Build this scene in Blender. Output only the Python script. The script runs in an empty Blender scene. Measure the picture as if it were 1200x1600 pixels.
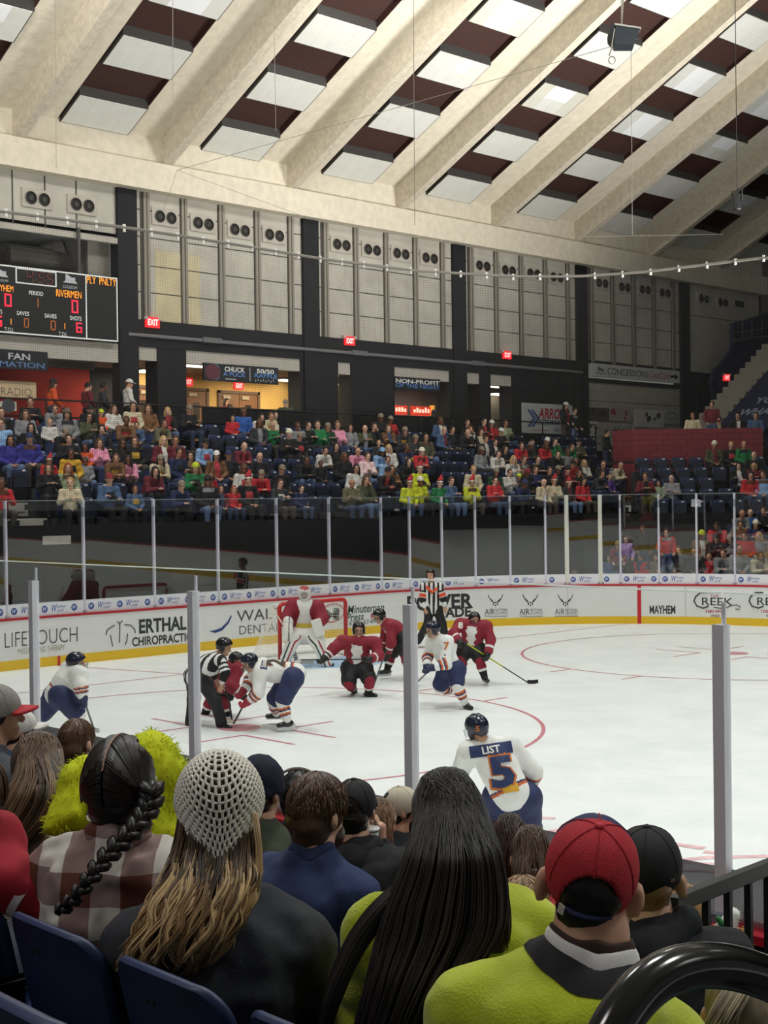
import bpy, bmesh, math, random
import numpy as np
from mathutils import Vector, Matrix
from mathutils.bvhtree import BVHTree
S = bpy.context.scene
COL = S.collection
rnd = random.Random(7)
V3 = lambda *a: np.array(a, float)
# ------------------------------------------------------------------ camera (rink metres: goal line x=0, centre of goal y=0, ice z=0)
FPX = 2192.47
CAM = V3(22.937, -19.584, 3.369)
RT = V3(0.68750644, 0.72606718, -0.01270194)
UP = V3(0.00348751, 0.01419001, 0.99989323)
FW = V3(-0.7261699, 0.68747734, -0.00722356)
cd = bpy.data.cameras.new('camera'); cd.sensor_fit = 'VERTICAL'; cd.sensor_height = 36.0
cd.lens = FPX/1600*36; cd.clip_start = .05; cd.clip_end = 300
cam = bpy.data.objects.new('camera', cd); COL.objects.link(cam)
cam.matrix_world = Matrix(((RT[0], UP[0], -FW[0], CAM[0]), (RT[1], UP[1], -FW[1], CAM[1]), (RT[2], UP[2], -FW[2], CAM[2]), (0, 0, 0, 1)))
S.camera = cam
def dirn(u, v): return FW + RT*((u-600)/FPX) - UP*((v-800)/FPX)
def at(u, v, d): return CAM + dirn(u, v)*d
def onx(u, v, x): D = dirn(u, v); return CAM + D*((x-CAM[0])/D[0])
def ony(u, v, y): D = dirn(u, v); return CAM + D*((y-CAM[1])/D[1])
def onz(u, v, z=0): D = dirn(u, v); return CAM + D*((z-CAM[2])/D[2])
def depth(p): return float((np.asarray(p, float)-CAM) @ FW)
def zat(q, v):
    q = np.asarray(q, float); a = (q-CAM)*[1, 1, 0]; k = (800-v)/FPX
    return CAM[2]+(k*(a@FW)-a@UP)/(UP[2]-k*FW[2])
def px(p):
    q = np.asarray(p, float)-CAM; z = q@FW
    return 600+FPX*(q@RT)/z, 800-FPX*(q@UP)/z
# ------------------------------------------------------------------ world, lights, exposure
S.view_settings.view_transform = 'Standard'; S.view_settings.look = 'None'
S.view_settings.exposure = -0.42; S.view_settings.gamma = 1.0; S.view_settings.use_curve_mapping = False
W = bpy.data.worlds.new('arena_dim_air'); S.world = W; W.use_nodes = True
W.node_tree.nodes['Background'].inputs[0].default_value = (0.95, 0.93, 0.88, 1)
W.node_tree.nodes['Background'].inputs[1].default_value = 0.19
def area(name, loc, tgt, sx, sy, watt, col=(.975, 1, .985), spread=180):
    l = bpy.data.lights.new(name, 'AREA'); l.shape = 'RECTANGLE'; l.size = sx; l.size_y = sy; l.energy = watt; l.color = col; l.spread = math.radians(spread)
    o = bpy.data.objects.new(name, l); COL.objects.link(o); o.location = loc
    o.rotation_euler = (Vector(tgt)-Vector(loc)).to_track_quat('-Z', 'Y').to_euler()
    return o
RINK_W, ROOF_FILL_W = 990, 2600
for x_, y_, e_ in ((2, -8, 1.5), (2, 8, .95), (14, -8, 1.1), (14, 8, .9), (27, -8, 1.1), (27, 8, 1.)):
    area('arena_lamp', (x_, y_, 21), (x_+.5, y_*.95, 0), 3.0, 3.0, RINK_W*e_, spread=160 if x_ == 2 else 112)
area('arena_lamp', (42, 0, 21), (42, 0, 0), 6, 6, RINK_W*1.5, spread=120)
area('roof_fill_light', (10, 17, 4.5), (-3, 12, 19), 5.0, 5.0, ROOF_FILL_W, (1, .975, .93), 95)  # unseen fill light, added to brighten the roof from below
area('roof_fill_light', (8, -14.5, 5.0), (-4, 1, 19), 5.0, 5.0, ROOF_FILL_W*.36, (1, .975, .93), 95)  # weaker added fill for the near half of the roof
area('house_lamp', (17, -23, 15), (18.5, -16, 1), 3.0, 3.0, 480, (1, .97, .93))
area('stand_lamp', (-3.5, -6, 16.5), (-7, 1, 3.5), 1.5, 1.5, 780, (1, .97, .92))
area('stand_lamp', (-2.5, 6, 17.0), (-7, 9, 3.5), 1.5, 1.5, 520, (1, .97, .92))
try:
    S.cycles.transparent_max_bounces = 24; S.cycles.max_bounces = 6; S.cycles.diffuse_bounces = 4; S.cycles.glossy_bounces = 3
    S.cycles.caustics_reflective = False; S.cycles.caustics_refractive = False
except Exception:
    pass
# ------------------------------------------------------------------ materials
def lin(h):
    if not isinstance(h, str): return tuple(h)[:3]
    h = h.lstrip('#'); c = [int(h[i:i+2], 16)/255 for i in (0, 2, 4)]
    return tuple(x/12.92 if x <= .04045 else ((x+.055)/1.055)**2.4 for x in c)
MC = {}
def new_mat(name):
    m = bpy.data.materials.new(name); m.use_nodes = True
    return m, m.node_tree.nodes, m.node_tree.links, m.node_tree.nodes['Principled BSDF']
def M(hexc, rough=.6, metal=0., noise=0., scale=6., bump=0., bscale=40., emit=0., spec=.5, stretch=None, name=None, sheen=0.):
    key = (hexc, rough, metal, noise, scale, bump, bscale, emit, spec, stretch, sheen)
    if key in MC: return MC[key]
    m, n, l, p = new_mat(name or 'mat_%d' % len(MC)); c = lin(hexc)
    p.inputs['Base Color'].default_value = (*c, 1); p.inputs['Roughness'].default_value = rough
    p.inputs['Metallic'].default_value = metal; p.inputs['Specular IOR Level'].default_value = spec
    if sheen: p.inputs['Sheen Weight'].default_value = sheen
    if emit: p.inputs['Emission Color'].default_value = (*c, 1); p.inputs['Emission Strength'].default_value = emit
    if noise or bump:
        tc = n.new('ShaderNodeTexCoord'); mp = n.new('ShaderNodeMapping'); l.new(tc.outputs['Object'], mp.inputs[0])
        if stretch: mp.inputs['Scale'].default_value = stretch
    if noise:
        t = n.new('ShaderNodeTexNoise'); t.inputs['Scale'].default_value = scale; t.inputs['Detail'].default_value = 6
        l.new(mp.outputs[0], t.inputs[0])
        r = n.new('ShaderNodeMapRange'); r.inputs['From Min'].default_value = .25; r.inputs['From Max'].default_value = .75
        r.inputs['To Min'].default_value = 1-noise; r.inputs['To Max'].default_value = 1+noise
        mx = n.new('ShaderNodeVectorMath'); mx.operation = 'SCALE'; mx.inputs[0].default_value = c
        l.new(t.outputs['Fac'], r.inputs[0]); l.new(r.outputs[0], mx.inputs['Scale']); l.new(mx.outputs[0], p.inputs['Base Color'])
    if bump:
        t2 = n.new('ShaderNodeTexNoise'); t2.inputs['Scale'].default_value = bscale; t2.inputs['Detail'].default_value = 4
        l.new(mp.outputs[0], t2.inputs[0])
        b = n.new('ShaderNodeBump'); b.inputs['Strength'].default_value = bump; b.inputs['Distance'].default_value = .02
        l.new(t2.outputs['Fac'], b.inputs['Height']); l.new(b.outputs[0], p.inputs['Normal'])
    MC[key] = m; return m
def glass_mat(name, tint, ior=1.5, rough=.0, film=0., filmcol=(.3, .3, .3)):
    m, n, l, p = new_mat(name); n.remove(p); out = n['Material Output']
    tr = n.new('ShaderNodeBsdfTransparent'); tr.inputs[0].default_value = (*tint, 1)
    gl = n.new('ShaderNodeBsdfGlossy'); gl.inputs['Roughness'].default_value = rough
    fr = n.new('ShaderNodeFresnel'); fr.inputs[0].default_value = ior
    ge = n.new('ShaderNodeNewGeometry'); inv = n.new('ShaderNodeMath'); inv.operation = 'SUBTRACT'; inv.inputs[0].default_value = 1
    mu = n.new('ShaderNodeMath'); mu.operation = 'MULTIPLY'
    l.new(ge.outputs['Backfacing'], inv.inputs[1]); l.new(fr.outputs[0], mu.inputs[0]); l.new(inv.outputs[0], mu.inputs[1])
    mix = n.new('ShaderNodeMixShader'); l.new(mu.outputs[0], mix.inputs[0]); l.new(tr.outputs[0], mix.inputs[1]); l.new(gl.outputs[0], mix.inputs[2])
    if film:
        df = n.new('ShaderNodeBsdfDiffuse'); df.inputs[0].default_value = (*filmcol, 1)
        m2 = n.new('ShaderNodeMixShader'); m2.inputs[0].default_value = film
        l.new(mix.outputs[0], m2.inputs[1]); l.new(df.outputs[0], m2.inputs[2]); l.new(m2.outputs[0], out.inputs[0])
    else: l.new(mix.outputs[0], out.inputs[0])
    return m
# ------------------------------------------------------------------ objects
def tag(o, label=None, cat=None, group=None, kind=None):
    if label: o['label'] = label
    if cat: o['category'] = cat
    if group: o['group'] = group
    if kind: o['kind'] = kind
    return o
def empty(name, loc=(0, 0, 0), label=None, cat=None, group=None, rz=0, parent=None):
    o = bpy.data.objects.new(name, None); COL.objects.link(o); o.location = loc; o.rotation_euler = (0, 0, rz); o.empty_display_size = .1
    if parent: o.parent = parent
    return tag(o, label, cat, group)
def link(name, me, parent=None, mw=None, mats=None):
    o = bpy.data.objects.new(name, me); COL.objects.link(o)
    if parent: o.parent = parent
    if mw is not None: o.matrix_local = mw
    if mats:
        for m in mats: me.materials.append(m)
    return o
def frame(o, x, y, z):
    return Matrix(((x[0], y[0], z[0], o[0]), (x[1], y[1], z[1], o[1]), (x[2], y[2], z[2], o[2]), (0, 0, 0, 1)))
def nrm(a): a = np.asarray(a, float); return a/max(np.linalg.norm(a), 1e-9)
class MB:
    def __init__(s): s.v = []; s.f = []; s.m = []; s.n = 0
    def add(s, vs, fs, mi=0):
        s.v.append(np.asarray(vs, float).reshape(-1, 3)); b = s.n; s.n += len(s.v[-1])
        for f in fs: s.f.append([b+i for i in f]); s.m.append(mi)
        return s
    def box(s, lo, hi, mi=0, mw=None):
        a, b = np.minimum(lo, hi), np.maximum(lo, hi)
        vs = np.array([[(a, b)[i][0], (a, b)[j][1], (a, b)[k][2]] for i in (0, 1) for j in (0, 1) for k in (0, 1)])
        if mw is not None: vs = np.array([mw @ Vector(q) for q in vs])
        return s.add(vs, [(0, 1, 3, 2), (4, 6, 7, 5), (0, 4, 5, 1), (2, 3, 7, 6), (0, 2, 6, 4), (1, 5, 7, 3)], mi)
    def hexa(s, P, mi=0):   # 8 points: bottom loop 0-3, top loop 4-7
        return s.add(P, [(3, 2, 1, 0), (4, 5, 6, 7), (0, 1, 5, 4), (1, 2, 6, 5), (2, 3, 7, 6), (3, 0, 4, 7)], mi)
    def quad(s, a, b, c, d, mi=0): return s.add([a, b, c, d], [(0, 1, 2, 3)], mi)
    def tube(s, P, r, n=8, mi=0, cap=True, sx=1., up=None):
        P = np.asarray(P, float); k = len(P); r = np.broadcast_to(np.asarray(r, float), (k,))
        T = np.gradient(P, axis=0); T /= np.maximum(np.linalg.norm(T, axis=1, keepdims=True), 1e-9)
        u0 = V3(0, 0, 1) if up is None else np.asarray(up, float)
        if abs(T[0] @ u0) > .95: u0 = V3(1, 0, 0)
        A = np.linspace(0, 2*np.pi, n, endpoint=False); vs = []
        for i in range(k):
            u0 = u0-T[i]*(u0 @ T[i]); u0 = u0/max(np.linalg.norm(u0), 1e-9); w = np.cross(T[i], u0)
            vs.append(P[i]+r[i]*(np.cos(A)[:, None]*u0*sx+np.sin(A)[:, None]*w))
        fs = [(i*n+j, i*n+(j+1) % n, (i+1)*n+(j+1) % n, (i+1)*n+j) for i in range(k-1) for j in range(n)]
        if cap: fs += [tuple(range(n))[::-1], tuple(range((k-1)*n, k*n))]
        return s.add(np.concatenate(vs), fs, mi)
    def loft(s, C, A, B, n=16, mi=0, cap=True):   # elliptical rings: centre, half-axis a, half-axis b
        t = np.linspace(0, 2*np.pi, n, endpoint=False); k = len(C)
        vs = [np.asarray(C[i])+np.cos(t)[:, None]*np.asarray(A[i])+np.sin(t)[:, None]*np.asarray(B[i]) for i in range(k)]
        fs = [(i*n+j, i*n+(j+1) % n, (i+1)*n+(j+1) % n, (i+1)*n+j) for i in range(k-1) for j in range(n)]
        if cap: fs += [tuple(range(n))[::-1], tuple(range((k-1)*n, k*n))]
        return s.add(np.concatenate(vs), fs, mi)
    def lathe(s, prof, c=(0, 0, 0), n=16, mi=0, mw=None):
        t = np.linspace(0, 2*np.pi, n, endpoint=False)
        vs = np.array([[r*math.cos(a), r*math.sin(a), z] for r, z in prof for a in t])+np.asarray(c, float)
        if mw is not None: vs = np.array([mw @ Vector(q) for q in vs])
        k = len(prof)
        fs = [(i*n+j, i*n+(j+1) % n, (i+1)*n+(j+1) % n, (i+1)*n+j) for i in range(k-1) for j in range(n)]
        return s.add(vs, fs+[tuple(range(n))[::-1], tuple(range((k-1)*n, k*n))], mi)
    def prism(s, pts, z0, z1, mi=0, mw=None):
        k = len(pts); vs = [(x, y, z0) for x, y in pts]+[(x, y, z1) for x, y in pts]
        if mw is not None: vs = [mw @ Vector(q) for q in vs]
        return s.add(vs, [tuple(range(k))[::-1], tuple(range(k, 2*k))]+[(i, (i+1) % k, k+(i+1) % k, k+i) for i in range(k)], mi)
    def arr(s): return np.concatenate(s.v) if s.v else np.zeros((0, 3))
    def mesh(s, name, smooth=False):
        me = bpy.data.meshes.new(name); me.from_pydata(s.arr().tolist(), [], s.f)
        me.polygons.foreach_set('material_index', s.m)
        if smooth: me.polygons.foreach_set('use_smooth', [True]*len(me.polygons))
        me.update(); return me
    def build(s, name, mats, parent=None, smooth=False, mw=None, bevel=0, fixn=True):
        me = s.mesh(name, smooth)
        if fixn:
            bm = bmesh.new(); bm.from_mesh(me); bmesh.ops.recalc_face_normals(bm, faces=bm.faces); bm.to_mesh(me); bm.free()
        o = link(name, me, parent, mw, mats if isinstance(mats, (list, tuple)) else [mats])
        if bevel:
            b = o.modifiers.new('bevel', 'BEVEL'); b.width = bevel; b.segments = 2; b.limit_method = 'ANGLE'
        return o
# ------------------------------------------------------------------ lettering: flat letter outlines fitted into a w x h box, origin at the box's lower corner
def letters(txt, w=None, h=1., bold=0., shear=0., track=1., res=3):
    c = bpy.data.curves.new('t', 'FONT'); c.body = txt; c.size = 1; c.offset = bold; c.shear = shear; c.space_character = track
    c.resolution_u = res; c.fill_mode = 'FRONT'; c.space_line = .95
    o = bpy.data.objects.new('t', c); COL.objects.link(o)
    dg = bpy.context.evaluated_depsgraph_get(); me = o.evaluated_get(dg).to_mesh()
    v = np.array([q.co[:] for q in me.vertices]) if len(me.vertices) else np.zeros((1, 3)); f = [tuple(p.vertices) for p in me.polygons]
    bpy.data.objects.remove(o); bpy.data.curves.remove(c)
    lo, hi = v.min(0), v.max(0); sz = np.maximum(hi-lo, 1e-6); sy = h/sz[1]; sx = (w/sz[0]) if w else sy
    v = (v-lo)*[sx, sy, 1]; v[:, 2] = 0
    return v, f
def put_text(name, txt, mat, parent, o, xdir, ydir, w, h, warp=None, center=False, off=.006, **k):
    """lettering as a mesh on a sign: o = lower corner, xdir/ydir unit vectors; warp maps (x,y)->point for curved surfaces"""
    v, f = letters(txt, w, h, **k); o = np.asarray(o, float)
    if warp: P = np.array([warp(a, b) for a, b, _ in v])
    else: P = o+v[:, :1]*np.asarray(xdir)+v[:, 1:2]*np.asarray(ydir)+off*np.cross(xdir, ydir)
    mb = MB(); mb.add(P, f); return mb.build(name, mat, parent, fixn=False)
# ------------------------------------------------------------------ implicit surfaces (smooth unions of tapered limbs) meshed with surface nets
def vnoise(P, sc, seed=0):
    q = P*sc; i = np.floor(q).astype(np.int64); f = q-i; f = f*f*(3-2*f); r = 0
    for dx in (0, 1):
        for dy in (0, 1):
            for dz in (0, 1):
                a = (i[..., 0]+dx)*374761393+(i[..., 1]+dy)*668265263+(i[..., 2]+dz)*2147483647+seed*974711
                a = (a ^ (a >> 13))*1274126177; hsh = ((a ^ (a >> 16)) & 0xffff)/65535.
                r = r+hsh*(f[..., 0] if dx else 1-f[..., 0])*(f[..., 1] if dy else 1-f[..., 1])*(f[..., 2] if dz else 1-f[..., 2])
    return r-.5
class Cap:    # tapered capsule; fl = direction along which it is k times thinner
    def __init__(s, a, b, ra, rb=None, fl=None, k=1., op='+', bl=None):
        s.a, s.b = np.asarray(a, float), np.asarray(b, float); s.ra = ra; s.rb = ra if rb is None else rb
        s.fl = None if fl is None else nrm(fl); s.k = k; s.op = op; s.bl = bl; R = max(s.ra, s.rb)
        s.lo = np.minimum(s.a, s.b)-R; s.hi = np.maximum(s.a, s.b)+R
    def d(s, P):
        ab = s.b-s.a; L = max(ab@ab, 1e-12); q = P-s.a; t = np.clip((q@ab)/L, 0, 1)
        q = q-t[..., None]*ab
        if s.fl is not None: q = q+(q@s.fl)[..., None]*s.fl*(s.k-1)
        return np.sqrt((q*q).sum(-1))-(s.ra+(s.rb-s.ra)*t)
class Ell:    # ellipsoid: centre, three axis directions (rows), radii
    def __init__(s, c, r, ax=None, op='+', bl=None):
        s.c = np.asarray(c, float); s.r = np.asarray(r, float); s.ax = np.eye(3) if ax is None else np.asarray(ax, float); s.op = op; s.bl = bl
        R = np.abs(s.ax.T*s.r).sum(1); s.lo, s.hi = s.c-R, s.c+R
    def d(s, P):
        q = (P-s.c)@s.ax.T; k0 = np.sqrt(((q/s.r)**2).sum(-1)); k1 = np.sqrt(((q/s.r**2)**2).sum(-1))
        return k0*(k0-1)/np.maximum(k1, 1e-9)
class Half:   # keeps nothing on the side the normal points to (op '-')
    def __init__(s, p, n): s.p = np.asarray(p, float); s.n = nrm(n); s.op = '-'; s.lo = None; s.bl = None
    def d(s, P): return -((P-s.p)@s.n)
def sdf(prims, h, k=.03, wr=0., wsc=9., seed=0, name='m'):
    pos = [p for p in prims if p.op == '+']; lo = np.min([p.lo for p in pos], 0)-3*h-wr; hi = np.max([p.hi for p in pos], 0)+3*h+wr
    n = np.maximum(((hi-lo)/h).astype(int)+2, 4); ax = [lo[i]+h*np.arange(n[i]) for i in range(3)]
    F = np.full(n, 1., np.float64)
    for p in prims:
        kk = p.bl if p.bl is not None else k
        if p.lo is None: sl = (slice(None),)*3
        else:
            mg = kk+3*h+wr; i0 = np.clip(((p.lo-mg-lo)/h).astype(int), 0, n); i1 = np.clip(((p.hi+mg-lo)/h).astype(int)+2, 0, n)
            if (i1 <= i0).any(): continue
            sl = tuple(slice(i0[i], i1[i]) for i in range(3))
        P = np.stack(np.meshgrid(*[ax[i][sl[i]] for i in range(3)], indexing='ij'), -1)
        d = p.d(P); g = F[sl]
        if p.op == '+':
            hh = np.clip(.5+.5*(g-d)/kk, 0, 1); F[sl] = g+(d-g)*hh-kk*hh*(1-hh)
        else: F[sl] = np.maximum(g, -d)
    if wr:
        P = np.stack(np.meshgrid(*ax, indexing='ij'), -1); near = np.abs(F) < 3*wr+2*h
        F[near] += wr*2*vnoise(P[near]*[1, 1, .6], wsc, seed)+wr*vnoise(P[near], wsc*2.3, seed+3)
    return surfnet(F, lo, h)
CORN = [(i, j, k) for i in (0, 1) for j in (0, 1) for k in (0, 1)]
EDG = [(a, b) for a in range(8) for b in range(a+1, 8) if sum(abs(CORN[a][q]-CORN[b][q]) for q in range(3)) == 1]
def surfnet(F, lo, h):
    s = F < 0; c = np.zeros(np.array(F.shape)-1, np.int8)
    for i, j, k in CORN: c += s[i:i+c.shape[0], j:j+c.shape[1], k:k+c.shape[2]]
    act = (c > 0) & (c < 8); ci = np.argwhere(act); idx = np.full(act.shape, -1, np.int64); idx[act] = np.arange(len(ci))
    acc = np.zeros((len(ci), 3)); cnt = np.zeros(len(ci)); cv = [F[tuple((ci+o).T)] for o in CORN]
    for a, b in EDG:
        va, vb = cv[a], cv[b]; x = (va < 0) != (vb < 0); t = va[x]/(va[x]-vb[x])
        acc[x] += np.array(CORN[a])+t[:, None]*(np.array(CORN[b])-np.array(CORN[a])); cnt[x] += 1
    V = lo+h*(ci+acc/np.maximum(cnt, 1)[:, None]); Q = []
    for axn in range(3):
        o1, o2 = [(1, 2), (2, 0), (0, 1)][axn]; e = np.zeros(3, int); e[axn] = 1
        sh = np.array(F.shape)-e; A = s[:sh[0], :sh[1], :sh[2]]; B = s[e[0]:, e[1]:, e[2]:]
        P = np.argwhere(A != B); P = P[(P[:, o1] > 0) & (P[:, o2] > 0) & (P[:, o1] < F.shape[o1]-1) & (P[:, o2] < F.shape[o2]-1)]
        d1 = np.zeros(3, int); d1[o1] = 1; d2 = np.zeros(3, int); d2[o2] = 1
        q = np.stack([idx[tuple((P-d1-d2).T)], idx[tuple((P-d2).T)], idx[tuple(P.T)], idx[tuple((P-d1).T)]], 1)
        fl = ~A[tuple(P.T)]; q[fl] = q[fl][:, ::-1]; Q.append(q[(q >= 0).all(1)])
    return V, np.concatenate(Q)
def np_mesh(name, V, Q, mi=None, smooth=True):
    me = bpy.data.meshes.new(name); me.vertices.add(len(V)); me.vertices.foreach_set('co', np.ascontiguousarray(V, np.float32).ravel())
    me.loops.add(Q.size); me.loops.foreach_set('vertex_index', np.ascontiguousarray(Q, np.int32).ravel())
    me.polygons.add(len(Q)); me.polygons.foreach_set('loop_start', np.arange(len(Q), dtype=np.int32)*Q.shape[1])
    me.polygons.foreach_set('loop_total', np.full(len(Q), Q.shape[1], np.int32))
    if mi is not None: me.polygons.foreach_set('material_index', np.asarray(mi, np.int32))
    me.polygons.foreach_set('use_smooth', np.full(len(Q), smooth)); me.update(calc_edges=True); return me
def blob(name, prims, mats, parent=None, h=.012, k=.03, wr=0., wsc=9., seed=0, pick=None, mw=None):
    """one continuous skin over the given limbs; pick(face centres) chooses the material of each face"""
    Vv, Q = sdf(prims, h, k, wr, wsc, seed); mi = None
    if pick is not None: mi = pick(Vv[Q].mean(1))
    me = np_mesh(name, Vv, Q, mi); return link(name, me, parent, mw, mats if isinstance(mats, (list, tuple)) else [mats])
# ================================================================== THE HALL
CREAM = M('#d8d0bd', .9, noise=.09, scale=4., bump=1.0, bscale=7., name='sprayed_cream_concrete')
RIBM = M('#cbc2af', .9, noise=.16, scale=7., bump=1.0, bscale=7., name='rough_rib_concrete')
PANEL = M('#b5b1a6', .9, noise=.13, scale=1.3, bump=.3, bscale=14., name='precast_panel')
PANEL_Y = M('#c2b897', .9, noise=.12, scale=1.3, bump=.3, bscale=14., name='stained_panel')
GROOVE = M('#4e4a44', .9); STRIP = M('#8f897d', .9)
BLACK = M('#16171b', .8, noise=.2, scale=3.); BLACK2 = M('#0f1013', .85)
WOOD = M('#3a2019', .75, noise=.4, scale=2., stretch=(3, 14, 3), name='dark_wood')
TILE_A = M('#d6d7d0', .9, noise=.05, scale=2.); TILE_B = M('#eef1f2', .85); TILE_C = M('#cfcdbf', .9, noise=.06, scale=2.)
FRAMEM = M('#3a3734', .7)
RB_Y = [4.5+4.85*k for k in range(-3, 8)]
def slabz(x): return 14.2+.5*(x+11.85)
X0, X1 = -11.85, 9.0
def tri_beam(name, ya, yb, za, zb, m, x0=X0, x1=X1):
    """sloped bar running up the roof: za, zb heights above the slab line"""
    mb = MB(); P = [(x, y, slabz(x)+z) for z in (za, zb) for x, y in ((x0, ya), (x1, ya), (x1, yb), (x0, yb))]
    mb.hexa(P); return tag(mb.build(name, m), kind='structure')
for y in RB_Y: tri_beam('ceiling_beam', y-.12, y+.17, -.86, .35, RIBM)
for i in range(len(RB_Y)-1):
    a, b = RB_Y[i]+.17, RB_Y[i+1]-.12; c = (RB_Y[i]+RB_Y[i+1])/2+.02
    tri_beam('ceiling', a, c-1.17, 0, .5, CREAM); tri_beam('ceiling', c+1.17, b, 0, .5, CREAM)
    tri_beam('ceiling_panel_wood', c-1.2, c+1.2, .17, .3, WOOD); tri_beam('ceiling_slot_lining', c-1.175, c-1.145, .005, .25, WOOD); tri_beam('ceiling_slot_lining', c+1.145, c+1.175, .005, .25, WOOD)
    mb = MB(); mb.box((-11.98, a-.05, 13.3), (-11.82, b+.05, 14.75)); tag(mb.build('wall_end_upstand', CREAM), kind='structure')
mb = MB(); mb.box((-12.7, -14, 12.6), (-11.55, 37.6, 13.42)); tag(mb.build('beam_eaves', CREAM), kind='structure')
mb = MB(); mb.box((X1, -30, 24.6), (70, 45, 24.9)); tag(mb.build('ceiling', CREAM), kind='structure')
def ORD(n): return ['first', 'second', 'third', 'fourth', 'fifth', 'sixth', 'seventh', 'eighth', 'ninth', 'tenth', 'eleventh', 'twelfth', 'thirteenth', 'fourteenth', 'fifteenth', 'sixteenth', 'seventeenth', 'eighteenth', 'nineteenth', 'twentieth', 'twenty-first', 'twenty-second', 'twenty-third'][n]
# hanging acoustic panels between the beams
proto = {}
for i in range(1, len(RB_Y)-1):
    c = (RB_Y[i]+RB_Y[i+1])/2+.02
    for j in range(8):
        xs = -11.82+2.2*j; mid = px((xs+.5, c, slabz(xs+.5)))
        pb = px((xs+.5, c-1.1, slabz(xs+.5)))
        if not (-130 < mid[0] < 1290 and mid[1] > -50): continue
        st = rnd.choice((0, 0, 1, 2, 3)) if j else 0
        root = empty('acoustic_ceiling_panel', (xs, c, slabz(xs)), 'white tiled acoustic panel hung between concrete roof beams, %s up the slope in bay %s' % (ORD(j), ORD(i-1)), 'ceiling panel', 'white acoustic roof panels')
        if 'f' not in proto:
            L = 1.08; mb = MB(); mb.hexa([(0, -1.1, -.08), (L, -1.1, -.08+.5*L), (L, 1.15, -.08+.5*L), (0, 1.15, -.08), (0, -1.1, .17), (L, -1.1, .17+.5*L), (L, 1.15, .17+.5*L), (0, 1.15, .17)])
            proto['f'] = mb.mesh('panel_frame'); proto['f'].materials.append(FRAMEM)
        link('panel_frame', proto['f'], root)
        if ('t', st) not in proto:
            L = 1.08; mb = MB()
            for a in range(4):
                for b in range(2):
                    m = 0
                    if st == 1 and a == 2 and b == 1: m = 1
                    if st == 2 and a in (1, 2): m = 1
                    if st == 3: m = 2 if a in (0, 3) else (1 if b else 0)
                    x0, x1, y0, y1 = .03+b*.512, .03+b*.512+.507, -1.07+a*.547, -1.07+a*.547+.543
                    mb.hexa([(x0, y0, -.095+.5*x0), (x1, y0, -.095+.5*x1), (x1, y1, -.095+.5*x1), (x0, y1, -.095+.5*x0)]+[(x0, y0, -.075+.5*x0), (x1, y0, -.075+.5*x1), (x1, y1, -.075+.5*x1), (x0, y1, -.075+.5*x0)], m)
            t = mb.mesh('tile_face')
            for q in (TILE_A, TILE_B, TILE_C): t.materials.append(q)
            proto['t', st] = t
        link('tile_face', proto['t', st], root)
# ---- end wall
COLY = [3.23+7.03*k for k in range(-2, 7)]
zb, zt = 8.83, 12.78
jz = [onx(230, v, -12)[2] for v in (329, 371, 415, 457)]
off = [onx(u, 320, -12)[1]-COLY[2] for u in (219.5, 227, 286, 344.5, 400.5, 452.5)]
for k in range(2, 7):
    a, b = COLY[k]+.3, COLY[k+1]-.3 if k < 7 else 40
    mb = MB(); mb.box((-12.3, a, zb), (-12, b, zt))
    if k == 2: mb.box((-12.02, a+.72, zb), (-11.99, a+2.35, jz[1]-.35), 1)
    for z in jz:
        if k < 6 or z == jz[1]: mb.box((-12.01, a, z-.015), (-11.985, b, z+.015), 2)
    if k < 6:
        for q in off[:1]: mb.box((-12.01, COLY[k]+q-.03, zb), (-11.98, COLY[k]+q+.03, zt), 2)
        for q in off[1:]:
            mb.box((-12.01, COLY[k]+q-.10, zb), (-11.93, COLY[k]+q+.10, zt), 3)
            mb.box((-12.01, COLY[k]+q-.13, zb), (-11.97, COLY[k]+q-.10, zt), 2); mb.box((-12.01, COLY[k]+q+.10, zb), (-11.97, COLY[k]+q+.13, zt), 2)
            mb.box((-11.94, COLY[k]+q-.01, zb), (-11.925, COLY[k]+q+.02, zt), 2)
    tag(mb.build('wall_end', [PANEL, PANEL_Y, GROOVE, STRIP]), kind='structure')
# bay behind the scoreboard: upper strip of panel, soffit and dark recess
mb = MB(); zs = 11.05; mb.box((-12.3, -14, zs), (-12, COLY[2]-.3, zt))
for q in (-3.6, -2.5, -1.45, -.4, .6, 1.6): mb.box((-12.01, q-.02, zs), (-11.985, q+.02, zt), 2)
mb.box((-12.05, -14, zs-.1), (-11.9, COLY[2]-.3, zs+.06), 0); tag(mb.build('wall_end', [PANEL, PANEL_Y, GROOVE]), kind='structure')
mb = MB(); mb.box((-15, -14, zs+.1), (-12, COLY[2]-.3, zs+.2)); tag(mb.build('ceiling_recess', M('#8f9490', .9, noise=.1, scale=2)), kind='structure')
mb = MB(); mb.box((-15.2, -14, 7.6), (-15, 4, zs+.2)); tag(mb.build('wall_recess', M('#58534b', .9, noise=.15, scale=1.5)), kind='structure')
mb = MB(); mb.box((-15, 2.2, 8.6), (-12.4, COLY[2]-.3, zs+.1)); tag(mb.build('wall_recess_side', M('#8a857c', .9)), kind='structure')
for k in range(1, 7):
    mb = MB(); mb.box((-12.3, COLY[k]-.33, 5.2), (-11.88, COLY[k]+.33, zt)); tag(mb.build('pillar', BLACK), kind='structure')
mb = MB(); mb.box((-12.4, COLY[6]+6.0, 5.2), (-11.9, COLY[6]+6.5, zt)); tag(mb.build('pillar', BLACK), kind='structure')
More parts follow.
